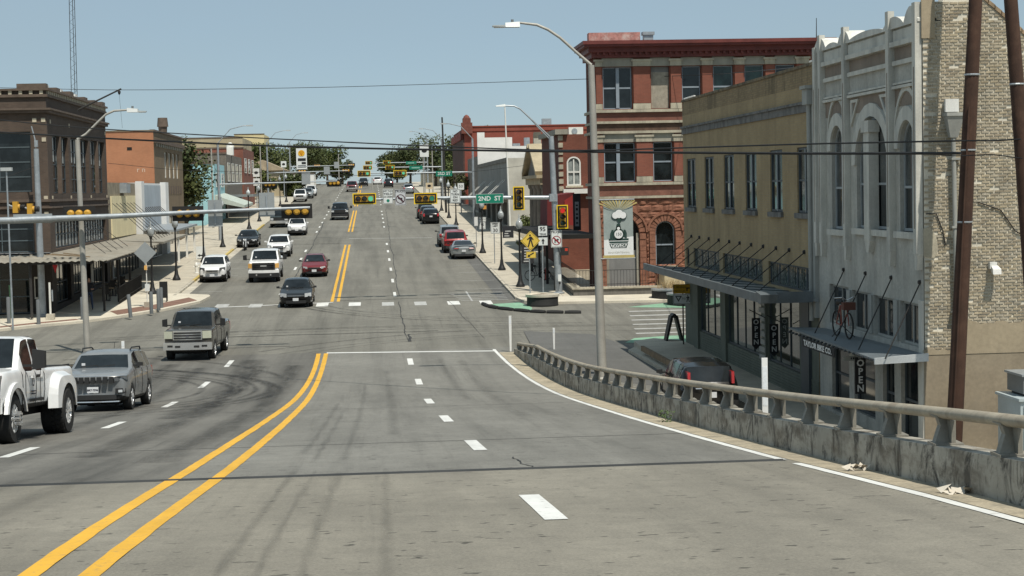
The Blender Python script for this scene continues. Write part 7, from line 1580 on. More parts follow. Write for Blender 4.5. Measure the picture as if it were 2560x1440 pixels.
# sign posts
def post(t, x, y, z0, z1, r=.032, mt=None): MB().cyl((x, y, z0), (x, y, z1), r, None, 8).build('post', mt or m_galv, t)
p = onground(1326, 762); Y = p.y; f = FS(Y-.04)
t = thing('pedestrian_sign', 'yellow pedestrian crossing diamond with arrow plaque at the corner planter', 'sign', p); c = px2(1326, 602, Y); post(t, p.x, Y, p.z+KH*.5, c[1]+.3)
h = .55; fprism(MB(), f, [(c[0]-h, c[1]), (c[0], c[1]-h), (c[0]+h, c[1]), (c[0], c[1]+h)], 0, .004).build('panel', m_sy, t)
mb = MB(); h2 = .5
for k in range(4):
    q = [(c[0]-h2, c[1]), (c[0], c[1]-h2), (c[0]+h2, c[1]), (c[0], c[1]+h2)]; w = [(c[0]+(a-c[0])*.95, c[1]+(b-c[1])*.95) for a, b in q]; j = (k+1) % 4; fprism(mb, f, [q[k], q[j], w[j], w[k]], .0045, .006)
mb.build('border', m_sk, t)
def walker(mb, f, ca, cz, s, d=.0045):
    """walking figure symbol of height s"""
    P = lambda *q: [(ca+a*s, cz+b*s) for a, b in q]
    fprism(mb, f, [(ca+(-.03+.075*math.cos(t_))*s, cz+(.42+.075*math.sin(t_))*s) for t_ in [2*math.pi*i/12 for i in range(12)]], d, d+.002)
    for k, q in enumerate((P((-.1, .0), (.1, .0), (.13, .3), (-.06, .33)), P((-.06, .31), (-.28, .1), (-.23, .05), (.0, .2)), P((.11, .3), (.25, .08), (.2, .03), (.06, .2)), P((-.1, .03), (.02, .02), (-.12, -.46), (-.23, -.46)), P((0, .03), (.1, .03), (.24, -.46), (.13, -.46)))):
        fprism(mb, f, q, d+.0004*k, d+.002+.0004*k)
mb = MB(); walker(mb, f, c[0], c[1], .72); mb.build('walking_symbol', m_sk, t)
a0, a1, z0, z1 = signbox(1315, 629, 1340, 645, Y); o = plate(t, f, a0, a1, z0, z1, m_sy, 0, m_sk, 'plaque'); ca, cz = (a0+a1)/2, (z0+z1)/2
mb = MB(); fprism(mb, f, [(ca-.2, cz-.12), (ca-.04, cz-.11), (ca-.08, cz-.06), (ca+.17, cz+.08), (ca+.13, cz+.13), (ca-.12, cz-.01), (ca-.16, cz+.03)], .0065, .008); mb.build('arrow', m_sk, o)
p = onground(1360, 757); Y = p.y+.4; f = FS(Y-.04)
t = thing('route_sign', 'square TEXAS 95 route sign with ahead arrow standing in the round planter', 'sign', (p.x, Y, p.z)); xx = at(1356, 600, Y).x; a0, a1, z0, z1 = signbox(1343, 563, 1370, 591, Y); MB().tube([(p.x, Y, p.z+.2), (xx, Y, z1)], .032, 8).build('post', m_galv, t)
plate(t, f, a0, a1, z0, z1, m_sk, 0); plate(t, f, a0+.05, a1-.05, z0+.05, z1-.05, m_sw, .005, None, 'shield'); text(t, '95', f, (a0+a1)/2, z0+(z1-z0)*.63, .012, .34, m_sk, .001, bold=.008); text(t, 'TEXAS', f, (a0+a1)/2, z0+(z1-z0)*.2, .012, .13, m_sk, .001, bold=.004)
a0, a1, z0, z1 = signbox(1346, 594, 1369, 613, Y); o = plate(t, f, a0, a1, z0, z1, m_sw, 0, None, 'plaque'); ca, cz = (a0+a1)/2, (z0+z1)/2; mb = MB(); fprism(mb, f, [(ca-.04, cz-.16), (ca+.04, cz-.16), (ca+.04, cz+.02), (ca+.11, cz+.0), (ca, cz+.17), (ca-.11, cz+.0), (ca-.04, cz+.02)], .005, .007); mb.build('arrow', m_sk, o)
p = onground(1237, 664); Y = p.y; f = FS(Y-.04)
t = thing('speed_limit_sign', 'white SPEED LIMIT 30 sign on a thin post on the right pavement', 'sign', (p.x, Y, p.z+KH)); a0, a1, z0, z1 = signbox(1226, 556, 1250, 584, Y); post(t, p.x, Y, p.z+KH, z1-.1); plate(t, f, a0, a1, z0, z1, m_sw, 0, m_sk)
for s, v, k in (('SPEED', .85, .16), ('LIMIT', .66, .16), ('30', .28, .36)): text(t, s, f, (a0+a1)/2, z0+(z1-z0)*v, .006, k, m_sk, .001, bold=.006)
p = onground(1208, 636); Y = p.y; f = FS(Y-.04)
t = thing('north_route_sign', 'small NORTH 95 route sign beyond the speed limit sign', 'sign', (p.x, Y, p.z+KH)); a0, a1, z0, z1 = signbox(1198, 555, 1214, 573, Y); post(t, p.x, Y, p.z+KH, z1+.2)
plate(t, f, a0, a1, z0, z1, m_sw, 0, m_sk); text(t, '95', f, (a0+a1)/2, z0+(z1-z0)*.6, .006, .26, m_sk, .001, bold=.006); text(t, 'TEXAS', f, (a0+a1)/2, z0+.09, .006, .1, m_sk, .001); a0, a1, z0, z1 = signbox(1197, 543, 1215, 554, Y); plate(t, f, a0, a1, z0, z1, m_sw, 0, m_sk, 'plaque'); text(t, 'NORTH', f, (a0+a1)/2, (z0+z1)/2, .006, .15, m_sk, .001)
t = thing('narrow_notice', 'narrow white notice plate beside the north route sign', 'sign', at(1190, 552, 146)); a0, a1, z0, z1 = signbox(1185, 542, 1195, 565, 146); plate(t, FS(146), a0, a1, z0, z1, m_sw, 0, m_sk); post(t, (a0+a1)/2, 146.05, prof(146)+KH, z1)
t = thing('orange_notice', 'small orange sign above the right pavement', 'sign', at(1210, 519, 150)); a0, a1, z0, z1 = signbox(1205, 514, 1216, 523, 150); plate(t, FS(150), a0, a1, z0, z1, M('orange_sheet', (.62, .28, .06), .6), 0); post(t, a0, 150.05, prof(150)+KH, z1)
# yield-to-pedestrians sign on the shop pavement
Y = 71.3; f = FS(Y-.04); a0, a1, z0, z1 = signbox(1682, 711, 1728, 759, Y)
t = thing('yield_to_pedestrians_sign', 'yellow and white yield to pedestrians sign in front of the brown shop', 'sign', (at(1710, 860, Y).x, Y, base(Y)+.3)); post(t, at(1708, 800, Y).x, Y, base(Y)+.3, z1, .03, m_iron)
zm = z0+(z1-z0)*.52; o = plate(t, f, a0, a1, zm, z1, M('sign_sheet_amber', (.52, .30, .02), .5), 0, m_sk, 'upper_panel'); text(t, 'TURNING', f, a0+.26, zm+.26, .006, .13, m_sk, .001); text(t, 'VEHICLES', f, a0+.28, zm+.11, .006, .11, m_sk, .001)
mb = MB(); fbox(mb, f, a1-.2, a1-.06, zm+.2, zm+.25, .0045, .006); fbox(mb, f, a1-.2, a1-.15, zm+.1, zm+.2, .0045, .006); mb.build('arrow', m_sk, o)
o = plate(t, f, a0, a1, z0, zm-.01, m_sw, 0, m_sk, 'lower_panel'); mb = MB(); q = [(a0+.08, zm-.09), (a0+.36, zm-.09), (a0+.22, zm-.33)]; c_ = (a0+.22, zm-.165)
for k in range(3): j = (k+1) % 3; i = [(c_[0]+(a-c_[0])*.55, c_[1]+(b-c_[1])*.55) for a, b in q]; fprism(mb, f, [q[k], i[k], i[j], q[j]], .0045, .0065)
mb.build('yield_triangle', m_sk, o); text(t, 'TO', f, a0+.43, (z0+zm)/2, .006, .11, m_sk, .001); mb = MB(); walker(mb, f, a1-.14, (z0+zm)/2, .3); mb.build('walking_symbol', m_sk, o)
# A-frame board
t = thing('sandwich_board', 'black A-frame board on the raised pavement by the green corner paint', 'sign', (12.2, 73.4, base(73)+.34)); zb0 = base(73)+.34; bx, by = at(1684, 840, 73.3).x, 73.3
for sg in (-1, 1):
    mb = MB(); q = [(-.09, 0), (-.09, 1.02), (-.03, 1.12), (.05, 1.12), (.09, 1.02), (.09, 0)]
    mb.prism([(bx+sg*.38, 0), (bx+sg*.30, 0), (bx-sg*.0+sg*.05, 1.0), (bx+sg*.08, 1.08), (bx+sg*.15, 1.05)] if sg > 0 else [(bx+sg*.30, 0), (bx+sg*.38, 0), (bx+sg*.15, 1.05), (bx+sg*.08, 1.08), (bx+sg*.05, 1.0)], lambda a, b, d: (a, by+d, zb0+b), -.32, .32); mb.build('leaf', m_black, t)
MB().cyl((bx, by-.32, zb0+1.06), (bx, by+.32, zb0+1.06), .09, None, 12).build('hinge_top', m_black, t, True)

# ---- south-west mast arm: signals seen from the back
YW = 77.; ww = thing('signal_mast', 'long galvanised signal arm reaching in from the left edge, signals seen from behind', 'signal mast', (-19.3, YW, prof(YW)))
arm = [at(-190, 562, YW), at(0, 552, YW), at(300, 540, YW), at(500, 530, YW), at(775, 519, YW)]
MB().tube(arm, [.17, .155, .115, .095, .06], 12).build('arm', m_galv, ww, 60); MB().tube([(arm[0].x-.1, YW, prof(YW)), (arm[0].x-.1, YW, 6.4)], [.22, .18], 12).build('pole', m_galv, ww, 60)
signal('signal head seen from behind at the end of the left arm', (742, 528), YW+.15, True, 'n', -1, 1., tilt=0); signal('signal head seen from behind, second from the end of the left arm', (470, 534), YW+.15, True, 'n', -1); signal('signal head seen from behind nearest the left lamp post', (198, 534), YW+.4, True, 'n', -1)
for i, (x0, y0, x1, y1, lab) in enumerate(((519, 500, 557, 566, 'grey sign plate seen from behind on the left signal arm'), (647, 482, 687, 541, 'pale sign plate seen from behind between the two left arm signals'), (33, 536, 131, 557, 'long street name plate seen from behind on the left signal arm'))):
    t = thing('arm_sign', lab, 'sign', at((x0+x1)/2, (y0+y1)/2, YW)); a0, a1, z0, z1 = signbox(x0, y0, x1, y1, YW+.2); fbox(MB(), FS(YW+.2), a0, a1, z0, z1, -.004, .0).build('panel', m_sback, t); fbox(MB(), FS(YW+.2), (a0+a1)/2-.03, (a0+a1)/2+.03, z0+.1, z1-.1, .0, .05).build('bracket', m_galv, t)
tag(MB().tube([at(577, 430, YW), at(592, 640, YW)], .03, 8).build('conduit', m_galv), 'thin vertical rod standing behind the left signal arm', 'pole') if False else None
# ---- north-west mast pole with side-on signals
YQ = 95.5; pq = onground(107, 793); q = Vector((at(107, 793, YQ).x, YQ, prof(YQ)+KH)); tp = at(90, 372, YQ)
nw = thing('signal_mast', 'galvanised signal mast pole in front of the brown corner building', 'signal mast', q); MB().tube([q, q.lerp(tp, .5), tp], [.2, .17, .13], 12).build('pole', m_galv, nw, 60); MB().lathe([(.3, 0), (.3, .07), (.22, .12)], tuple(q), 12).build('base_plate', m_galv, nw)
MB().tube([tp, tp+Vector((-.05, 0, .55)), tp+Vector((-.2, 0, 1.2))], .035, 8).build('luminaire_stub', m_galv, nw); MB().box(tp.x-.06, tp.x+.1, YQ-.1, YQ+.1, tp.z+.1, tp.z+.45).build('sensor', m_galv, nw)
for i, (x, y) in enumerate(((40, 518), (76, 523))):
    p = at(x, y, YQ-.6); t = thing('traffic_signal', ('yellow signal head seen from the side, left one on the corner mast', 'yellow signal head seen from the side next to the corner mast pole')[i], 'traffic light', p, 'traffic signal heads')
    MB().box(p.x-.14, p.x+.12, p.y-.2, p.y+.2, p.z-.3, p.z+.3).build('housing', m_sigy, t); MB().cyl((p.x-.05, p.y, p.z), (p.x+.22, p.y, p.z), .17, .16, 14).build('lamp_body', m_sigy, t, True)
    for k in range(3): MB().cyl((p.x+.22+k*.09, p.y, p.z), (p.x+.28+k*.09, p.y, p.z), .15, None, 12).build('visor', m_vis, t)
    MB().tube([(p.x-.1, p.y, p.z), (p.x-.4, p.y+.1, p.z+.12), (p.x-.5, p.y+.6, p.z+.15)], .05, 6).build('bracket', m_galv, t)
MB().tube([at(-60, 470, YQ), at(92, 415, YQ)], .012, 6).build('guy_wire', m_iron, nw)
p = at(10, 425, 90); t = thing('flood_light', 'white flood light on a short mast at the left edge', 'light', (p.x, 90, prof(90))); MB().cyl((p.x+.15, 90, prof(90)), (p.x+.12, 90, p.z), .05, .04).build('mast', m_galv, t); MB().box(p.x-.15, p.x+.4, 89.85, 90.15, p.z-.05, p.z+.12).build('lamp_head', m_head, t)
# ---- back of a diamond sign and posts on the left corner
p = onground(369, 775); Y = p.y; f = FS(Y-.03); c = px2(363, 632, Y)
t = thing('diamond_sign_back', 'grey back of a diamond warning sign on the left corner pavement', 'sign', (p.x, Y, p.z+KH)); post(t, p.x, Y, p.z+KH, c[1]+.4, .03, m_wtrim); h = .62; fprism(MB(), f, [(c[0]-h, c[1]), (c[0], c[1]-h), (c[0]+h, c[1]), (c[0], c[1]+h)], -.005, 0).build('panel', m_sback, t)
MB().box(p.x-.17, p.x+.17, Y-.17, Y+.17, p.z+KH, p.z+KH+.3).build('footing', m_kerb, t); a0, a1, z0, z1 = signbox(362, 710, 374, 728, Y-.1); fbox(MB(), f, a0, a1, z0, z1, .01, .04).build('button_plate', m_sw, t); MB().box(p.x-.1, p.x+.06, Y-.12, Y-.02, c[1]-.95, c[1]-.7).build('beacon', m_hla, t)
p = onground(127, 806); t = thing('push_button_post', 'thin white push button post on a concrete footing at the left corner', 'post', (p.x, p.y, p.z+KH)); post(t, p.x, p.y, p.z+KH, p.z+KH+1.95, .055, m_wtrim); MB().box(p.x-.2, p.x+.2, p.y-.2, p.y+.2, p.z+KH, p.z+KH+.3).build('footing', m_kerb, t); MB().box(p.x+.1, p.x+.16, p.y-.05, p.y+.05, p.z+1.1, p.z+1.7).build('button', m_galv, t)
m_bol = M('grey_bollard_paint', (.14, .15, .155), .6, var=.12)
BOL = [(23, 816, 1.38, 'grey steel bollard beside the green post'), (97, 818, 1.28, 'grey steel bollard in front of the corner signal mast'), (207, 806, 1.2, 'grey steel bollard half hidden by the left lamp post'), (327, 800, 1.22, 'leaning grey steel bollard alone on the corner kerb'), (379, 790, 1.18, 'grey steel bollard nearest the kerb in the group of three'), (397, 782, 1.18, 'grey steel bollard in the middle of the group of three'), (404, 776, 1.15, 'grey steel bollard farthest back in the group of three')]
for i, (x, y, h, lab) in enumerate(BOL):
    p = onground(x, y); o = MB().lathe([(.1, 0), (.1, h-.03), (.085, h), (.0, h+.01)], (0, 0, 0), 12).build('bollard', m_bol, None, 50); o.location = (p.x, p.y, p.z+KH-.02); tag(o, lab, 'bollard', 'grey corner bollards')
    if i == 3: o.rotation_euler = (0, R(-4), 0)
p = onground(31, 802); o = MB().cyl((p.x, p.y, p.z), (p.x-.05, p.y, p.z+1.9), .09, .08).build('green_post', M('green_post_paint', (.09, .2, .11), .6)); tag(o, 'dull green post standing behind the first bollard', 'post')
# ---- round planter and box planters at the north-east corner
p = onground(1358, 775); p = Vector((9.15, 95.6, prof(95.6)))
t = thing('round_planter', 'round dark drum planter with a pale rim in front of the route sign', 'planter', p)
MB().lathe([(.86, 0), (.88, .06), (.86, .1), (.86, .5), (.9, .52)], tuple(p), 24).build('drum', m_rub, t, 50); MB().lathe([(.92, .5), (.94, .64), (.84, .66), (.8, .58)], tuple(p), 24).build('rim', m_conc2, t, 50); MB().lathe([(.82, .5), (.6, .62), (0, .68)], tuple(p), 20).build('soil', M('dry_soil', (.12, .085, .055), .95, bump=.5), t)
for i, (x, y, w, lab) in enumerate(((17.3, 94.2, 1.5, 'long dark planter box by the crosswalk with white reflector dots'), (16.6, 97.0, 1.2, 'dark planter box behind the reflector dotted one'), (21.5, 93.2, 1.6, 'dark planter box farther along the crosswalk'))):
    t = thing('planter_box', lab, 'planter', (x, y, prof(y))); z = prof(y); MB().lathe([(w, 0), (w, .55), (w-.1, .57)], (x, y, z), 16).build('drum', m_rub, t, 50); MB().lathe([(w+.03, .55), (w+.04, .64), (w-.15, .66)], (x, y, z), 16).build('rim', m_galv, t, 50)
    if i == 0:
        for k in range(3): q = -.55+.55*k; MB().cyl((x+q, y-math.sqrt(w*w-q*q)-.0, z+.16), (x+q, y-math.sqrt(w*w-q*q)-.05, z+.16), .085, None, 12).build('reflector', m_wtrim, t)
    mb = MB()
    for k in range(260): a = rnd.uniform(0, 6.3); rr = rnd.uniform(0, w*.8); q = Vector((x+rr*math.cos(a), y+rr*math.sin(a), z+.6)); d = Vector((rnd.uniform(-.3, .3), rnd.uniform(-.3, .3), rnd.uniform(.3, .8))); s_ = Vector((.012, .012, 0)); mb.add([q-s_, q+s_, q+d], [(0, 1, 2)])
    tag(mb.build('dry_grass', M('dry_grass_%d' % i, (.33, .24, .12), .9, var=.3, vs=4), t), kind='stuff')
# hydrants, boards
p = onground(492, 688); t = thing('hydrant', 'pale fire hydrant at the left kerb beside the parked crossover', 'hydrant', (p.x, p.y, p.z+KH)); z = p.z+KH
MB().lathe([(.16, 0), (.16, .05), (.11, .07), (.11, .5), (.14, .52), (.14, .58), (.1, .7), (.03, .76)], (p.x, p.y, z), 12).build('barrel', m_wtrim, t, 50); MB().cyl((p.x-.2, p.y, z+.42), (p.x+.2, p.y, z+.42), .06).build('nozzle', m_wtrim, t)
p = onground(502, 652); f = FS(p.y-.05); t = thing('sandwich_board', 'white sandwich board with a black arrow at the left kerb', 'sign', (p.x, p.y, p.z+KH)); a0, a1, z0, z1 = signbox(490, 616, 514, 652, p.y)
o = plate(t, f, a0, a1, z0, z1, m_sw, 0, None, 'front_board'); MB().hexa([(a0, p.y+.5, z0), (a1, p.y+.5, z0), (a1, p.y+.53, z0), (a0, p.y+.53, z0)], [(a0, p.y+.0, z1), (a1, p.y+.0, z1), (a1, p.y+.03, z1), (a0, p.y+.03, z1)]).build('rear_board', m_sw, t)
ca, cz = (a0+a1)/2, z0+(z1-z0)*.38; mb = MB(); fprism(mb, f, [(ca-.25, cz), (ca-.08, cz-.13), (ca-.08, cz-.05), (ca+.25, cz-.05), (ca+.25, cz+.05), (ca-.08, cz+.05), (ca-.08, cz+.13)], .006, .008); fbox(mb, f, ca-.27, ca+.27, z0+.1, z0+.2, .006, .008); mb.build('arrow', m_sk, o)
p = onground(410, 760); t = thing('sandwich_board', 'small black board sign on the left pavement', 'sign', (p.x, p.y, p.z+KH)); z = p.z+KH
MB().box(p.x-.23, p.x+.23, p.y-.03, p.y+.03, z+.2, z+1.15).build('panel', m_black, t); MB().box(p.x+.16, p.x+.2, p.y-.25, p.y+.25, z, z+.25).build('foot', m_iron, t); MB().box(p.x-.2, p.x-.16, p.y-.25, p.y+.25, z, z+.25).build('foot', m_iron, t)
p = onground(1367, 705); t = thing('red_hydrant', 'small red hydrant in the shade near the signal mast', 'hydrant', (p.x, p.y, p.z+KH)); MB().lathe([(.15, 0), (.12, .05), (.12, .55), (.15, .6), (.08, .75), (.02, .8)], (p.x, p.y, p.z+KH), 12).build('barrel', M('hydrant_red', (.4, .03, .02), .5), t, 50); MB().cyl((p.x-.2, p.y, p.z+KH+.45), (p.x+.2, p.y, p.z+KH+.45), .06).build('nozzle', m_iron, t)
# flagpole
p = at(1276, 570, 158); t = thing('flagpole', 'slim white flagpole rising in front of the pale stucco wall', 'flagpole', (p.x, 158, prof(158)+KH)); MB().tube([(p.x, 158, prof(158)+KH), at(1262, 268, 158)], [.09, .06], 10).build('pole', m_wtrim, t, 60); MB().lathe([(0, -.08), (.1, 0), (0, .1)], tuple(at(1262, 266, 158)), 8).build('ball', m_wtrim, t)

# ---- 3rd street and farther signals
m_nb = M('far_sign_white', (.62, .63, .6), .6)
def far_mast(label, X, Y, arm_to, zarm, h, side):
    z0 = prof(Y)+KH; t = thing('signal_mast', label, 'signal mast', (X, Y, z0)); MB().tube([(X, Y, z0), (X, Y, z0+h)], [.16, .1], 8).build('pole', m_galv, t, 60); MB().tube([(X, Y, zarm), (arm_to, Y, zarm+.1)], [.09, .05], 8).build('arm', m_galv, t, 60)
    s = -1 if side > 0 else 1; MB().tube([(X, Y, z0+h), (X+s*1.2, Y, z0+h+1.3), (X+s*2.4, Y, z0+h+1.6), (X+s*3., Y, z0+h+1.6)], .045, 6).build('luminaire_arm', m_galv, t, 60); MB().box(X+s*3.-.3, X+s*3.+.3, Y-.15, Y+.15, z0+h+1.54, z0+h+1.66).build('lamp_head', m_head, t); return t
def zpx(y, Y): return at(1000, y, Y).z
for Y, xr, yarm, sigs, nm in ((184, 10.6, 434, ((910, 0), (1000, 1)), '3RD ST'), (262, 10.5, 419, ((919, 0), (975, 1)), '4TH ST'), (330, 10.5, 407, ((922, 0), (967, 1)), '5TH ST')):
    o = {184: 'third', 262: 'fourth', 330: 'fifth'}[Y]; za = zpx(yarm, Y); xa = at(sigs[0][0], yarm, Y).x
    far_mast('galvanised signal mast at the %s street crossing, right side' % o, xr, Y, xa, za, 9, 1)
    for k, (sx, hi) in enumerate(sigs): signal('far signal head facing us at the %s street crossing, %s one' % (o, ('tip', 'middle')[k]), (sx, yarm-(1 if hi else 0)), Y-.3, True, 'g')
    t = thing('street_name_sign', 'green street name sign on the %s street signal arm' % o, 'sign', at(1108, yarm, Y)); cx_ = {184: 1110, 262: 1040, 330: 1028}[Y]; a = at(cx_, yarm, Y-.3); w = .95 if Y < 200 else 1.1; f = FS(Y-.3); fbox(MB(), f, a.x-w*.9, a.x+w*.9, a.z-.28, a.z+.28, -.005, 0).build('panel', m_sg, t); text(t, nm, f, a.x, a.z, .004, .42, m_sw, .001, bold=.01) if Y < 200 else fbox(MB(), f, a.x-w*.6, a.x+w*.5, a.z-.1, a.z+.08, .001, .004).build('lettering', M('far_sign_print', (.25, .45, .38), .6), t)
    far_mast('galvanised signal mast at the %s street crossing, left side' % o, -14.2, Y-18, -3.2, za-.4-.012*18 if Y > 200 else zpx(452, 166), 9, -1)
    for k, sx in enumerate((-9.5, -3.5)):
        t = signal('far signal head seen from behind at the %s street crossing, %s one' % (o, ('outer', 'inner')[k]), (700, 450), Y-17.8, True, 'n', -1); t.location = (sx, Y-17.8, (za-.4 if Y > 200 else zpx(452, 166))-.1)
    t = thing('arm_sign', 'blank sign back on the far %s street arm' % o, 'sign', (-6, Y-18, za)); MB().box(-6.5, -5.7, Y-18.1, Y-18.08, za-1.0, za+.1).build('panel', m_sback, t)
# pole signs up the hill
t = thing('fuel_sign', 'tall white fuel price sign with a yellow shell emblem up the hill', 'sign', at(753, 480, 330)); a0, a1, z0, z1 = signbox(740, 371, 768, 425, 330); f = FS(330)
fbox(MB(), f, a0, a1, z0, z1, -.2, .2).build('cabinet', m_sw, t); post(t, a0+.4, 330, prof(330), z0, .15); post(t, a1-.4, 330, prof(330), z0, .15)
mb = MB(); ca, cz = (a0+a1)/2, z1-.95
fprism(mb, f, [(ca+.62*math.cos(R(q)), cz+.62*math.sin(R(q))) for q in range(-20, 201, 22)]+[(ca-.3, cz-.5), (ca+.3, cz-.5)], .21, .25); mb.build('emblem', M('emblem_yellow', (.72, .40, .02), .5), t)
mb = MB()
for q in (40, 65, 90, 115, 140): mb.bar(f.p(ca, cz-.4, .26), f.p(ca+.52*math.cos(R(q)), cz+.52*math.sin(R(q)), .26), .05, .02)
mb.build('emblem_ribs', M('emblem_red', (.5, .08, .02), .5), t)
mb = MB(); fbox(mb, f, a0+.3, a1-.2, z0+1.7, z0+2.2, .21, .23); fbox(mb, f, ca, a1-.2, z0+1.1, z0+1.5, .21, .23); fbox(mb, f, a0+.3, a1-.2, z0+.5, z0+.9, .21, .23); mb.build('price_digits', m_sk, t)
for nm, x0, y0, x1, y1, Y, lab in (('store_sign', 632, 421, 649, 442, 250, 'upper white shop sign on a pole by the trees up the left side'), ('store_sign', 633, 446, 650, 464, 250, 'lower white shop sign panel below the upper one up the left side'), ('pole_sign', 1049, 362, 1072, 392, 300, 'white pole sign with a dark round mark in front of the right hand trees'), ('store_sign', 1144, 458, 1160, 474, 215, 'small white sign reading 50 near the far street corner'), ('lot_sign', 1064, 457, 1082, 472, 270, 'cream board sign at the far right kerb'), ('round_sign', 702, 403, 716, 418, 290, 'white tank shaped sign on a pole among the trees')):
    t = thing(nm, lab, 'sign', at((x0+x1)/2, y1, Y)); a0, a1, z0, z1 = signbox(x0, y0, x1, y1, Y); f = FS(Y); fbox(MB(), f, a0, a1, z0, z1, -.1, .1).build('cabinet', m_sw if 'lot' not in nm else M('cream_sign', (.6, .5, .34), .6), t); post(t, (a0+a1)/2, Y, prof(Y), z0+.01, .07)
    mb = MB(); ca, cz, r_ = (a0+a1)/2, (z0+z1)/2, min(a1-a0, z1-z0)*.3
    if '50' in lab: text(t, '50', f, ca, cz, .105, r_*2.2, m_sk, .002)
    else: fprism(mb, f, [(ca+r_*math.cos(q), cz+r_*.7*math.sin(q)) for q in [2*math.pi*i/12 for i in range(12)]], .1, .12); mb.build('mark', m_sk, t)
# thin poles up the street
for i, (x, y0, Y, r_, lab) in enumerate(((528, 372, 190, .1, 'grey pole left of the turquoise shop'), (650, 365, 252, .1, 'grey pole behind the upper shop sign'), (1105, 293, 216, .12, 'tall dark pole against the sky up the right side'), (1080, 375, 290, .1, 'pale pole beside the white pole sign'), (846, 385, 330, .1, 'thin pole at the left of the hill crest'), (1057, 365, 300, .08, 'thin pale pole on the left of the round mark sign'), (930, 445, 330, .1, 'short grey pole at the middle of the hill crest'))):
    p = at(x, y0, Y); o = MB().tube([(p.x+(.25 if i == 2 else 0), Y, prof(Y)), (p.x, Y, p.z)], [r_*1.2, r_*.8], 8).build('utility_pole', m_iron if i == 2 else m_pole); tag(o, lab, 'pole')
# ---------------------------------------------------------------- utility poles, wires, mast, trees, bicycle, people
m_uw = M('creosoted_timber', (.062, .031, .02), .85, var=.25, vs=2.5, streak=((.025, .014, .01), .6, 5), patch=((.10, .055, .036), .5, 3))
P1b, P1t = at(2383, 1140, 39.1), at(2441, -40, 39.1); P2b, P2t = at(2600, 1000, 36), at(2524, -40, 36)
t = thing('utility_pole', 'leaning brown timber utility pole in front of the brick side wall', 'utility pole', (P1b.x, 39.1, -.1)); d = (P1t-P1b).normalized(); b0 = P1b-d*(P1b.z+.2)/d.z; tp1 = P1t+d*2.5
MB().tube([b0, b0.lerp(tp1, .5), tp1], [.19, .165, .14], 12).build('shaft', m_uw, t, 60); MB().tube([b0+Vector((-.1, -.18, 0)), b0.lerp(tp1, .62)+Vector((-.09, -.17, 0))], .022, 6).build('ground_conduit', m_uw, t)
for z in (5.77, 7.4, 9.1): q = b0+d*((z+.2)/d.z); MB().lathe([(.175, -.02), (.18, 0), (.175, .02)], tuple(q), 12).build('strap', m_galv, t)
t = thing('utility_pole', 'brown timber utility pole at the right picture edge', 'utility pole', (P2b.x, 36, -.1)); d2 = (P2t-P2b).normalized(); b2 = P2b-d2*(P2b.z+.2)/d2.z; MB().tube([b2, b2.lerp(P2t+d2*2.5, .5), P2t+d2*2.5], [.18, .155, .13], 12).build('shaft', m_uw, t, 60)
q = b2+d2*(8.9/d2.z); MB().lathe([(.155, -.02), (.165, 0), (.155, .02)], tuple(q), 12).build('strap', m_galv, t)
m_wire = M('black_cable', (.018, .018, .019), .6)
def wire(label, pts, r, n=26):
    """a hanging cable through (pixel, distance) points"""
    P = [at(x, y, Y) for x, y, Y in pts]; out = []
    for i in range(n+1):
        t_ = i/n*(len(P)-1); k = min(int(t_), len(P)-2); out.append(P[k].lerp(P[k+1], t_-k))
    sm = [out[0]]+[(out[i-1]+out[i]*2+out[i+1])/4 for i in range(1, n)]+[out[-1]]
    return tag(MB().tube(sm, r, 6).build('overhead_wire', m_wire), label, 'wire')
wire('thick black cable crossing the whole street to the leaning pole', [(-60, 327, 72), (260, 346, 68), (640, 364, 63), (1000, 373, 57), (1480, 380, 49), (2000, 384, 43), (2402, 383, 37.2)], .033)
wire('second black cable just above the thick one', [(-60, 293, 72), (170, 318, 69), (640, 345, 63), (1000, 362, 57), (1300, 374, 52), (1480, 377, 49), (2000, 360, 42), (2402, 352, 37.2)], .02)
wire('thin high wire across the sky behind the lamp', [(-60, 218, 110), (300, 226, 110), (800, 219, 108), (1200, 207, 106), (1480, 197, 104), (1800, 186, 100), (2060, 162, 50)], .016)
wire('thin wire from the corner pole across the shopfronts to the far bank', [(270, 408, 120), (440, 425, 118), (700, 432, 117), (930, 440, 118), (1180, 430, 122), (1310, 414, 136)], .014)
wire('short wire drooping between the two utility poles', [(2402, 352, 37.2), (2480, 352, 36.6), (2552, 348, 35.8)], .016); wire('lower wire running from the leaning pole along the brick wall', [(2300, 384, 39), (2390, 390, 37.3), (2480, 386, 36.6), (2556, 396, 35.8)], .012)
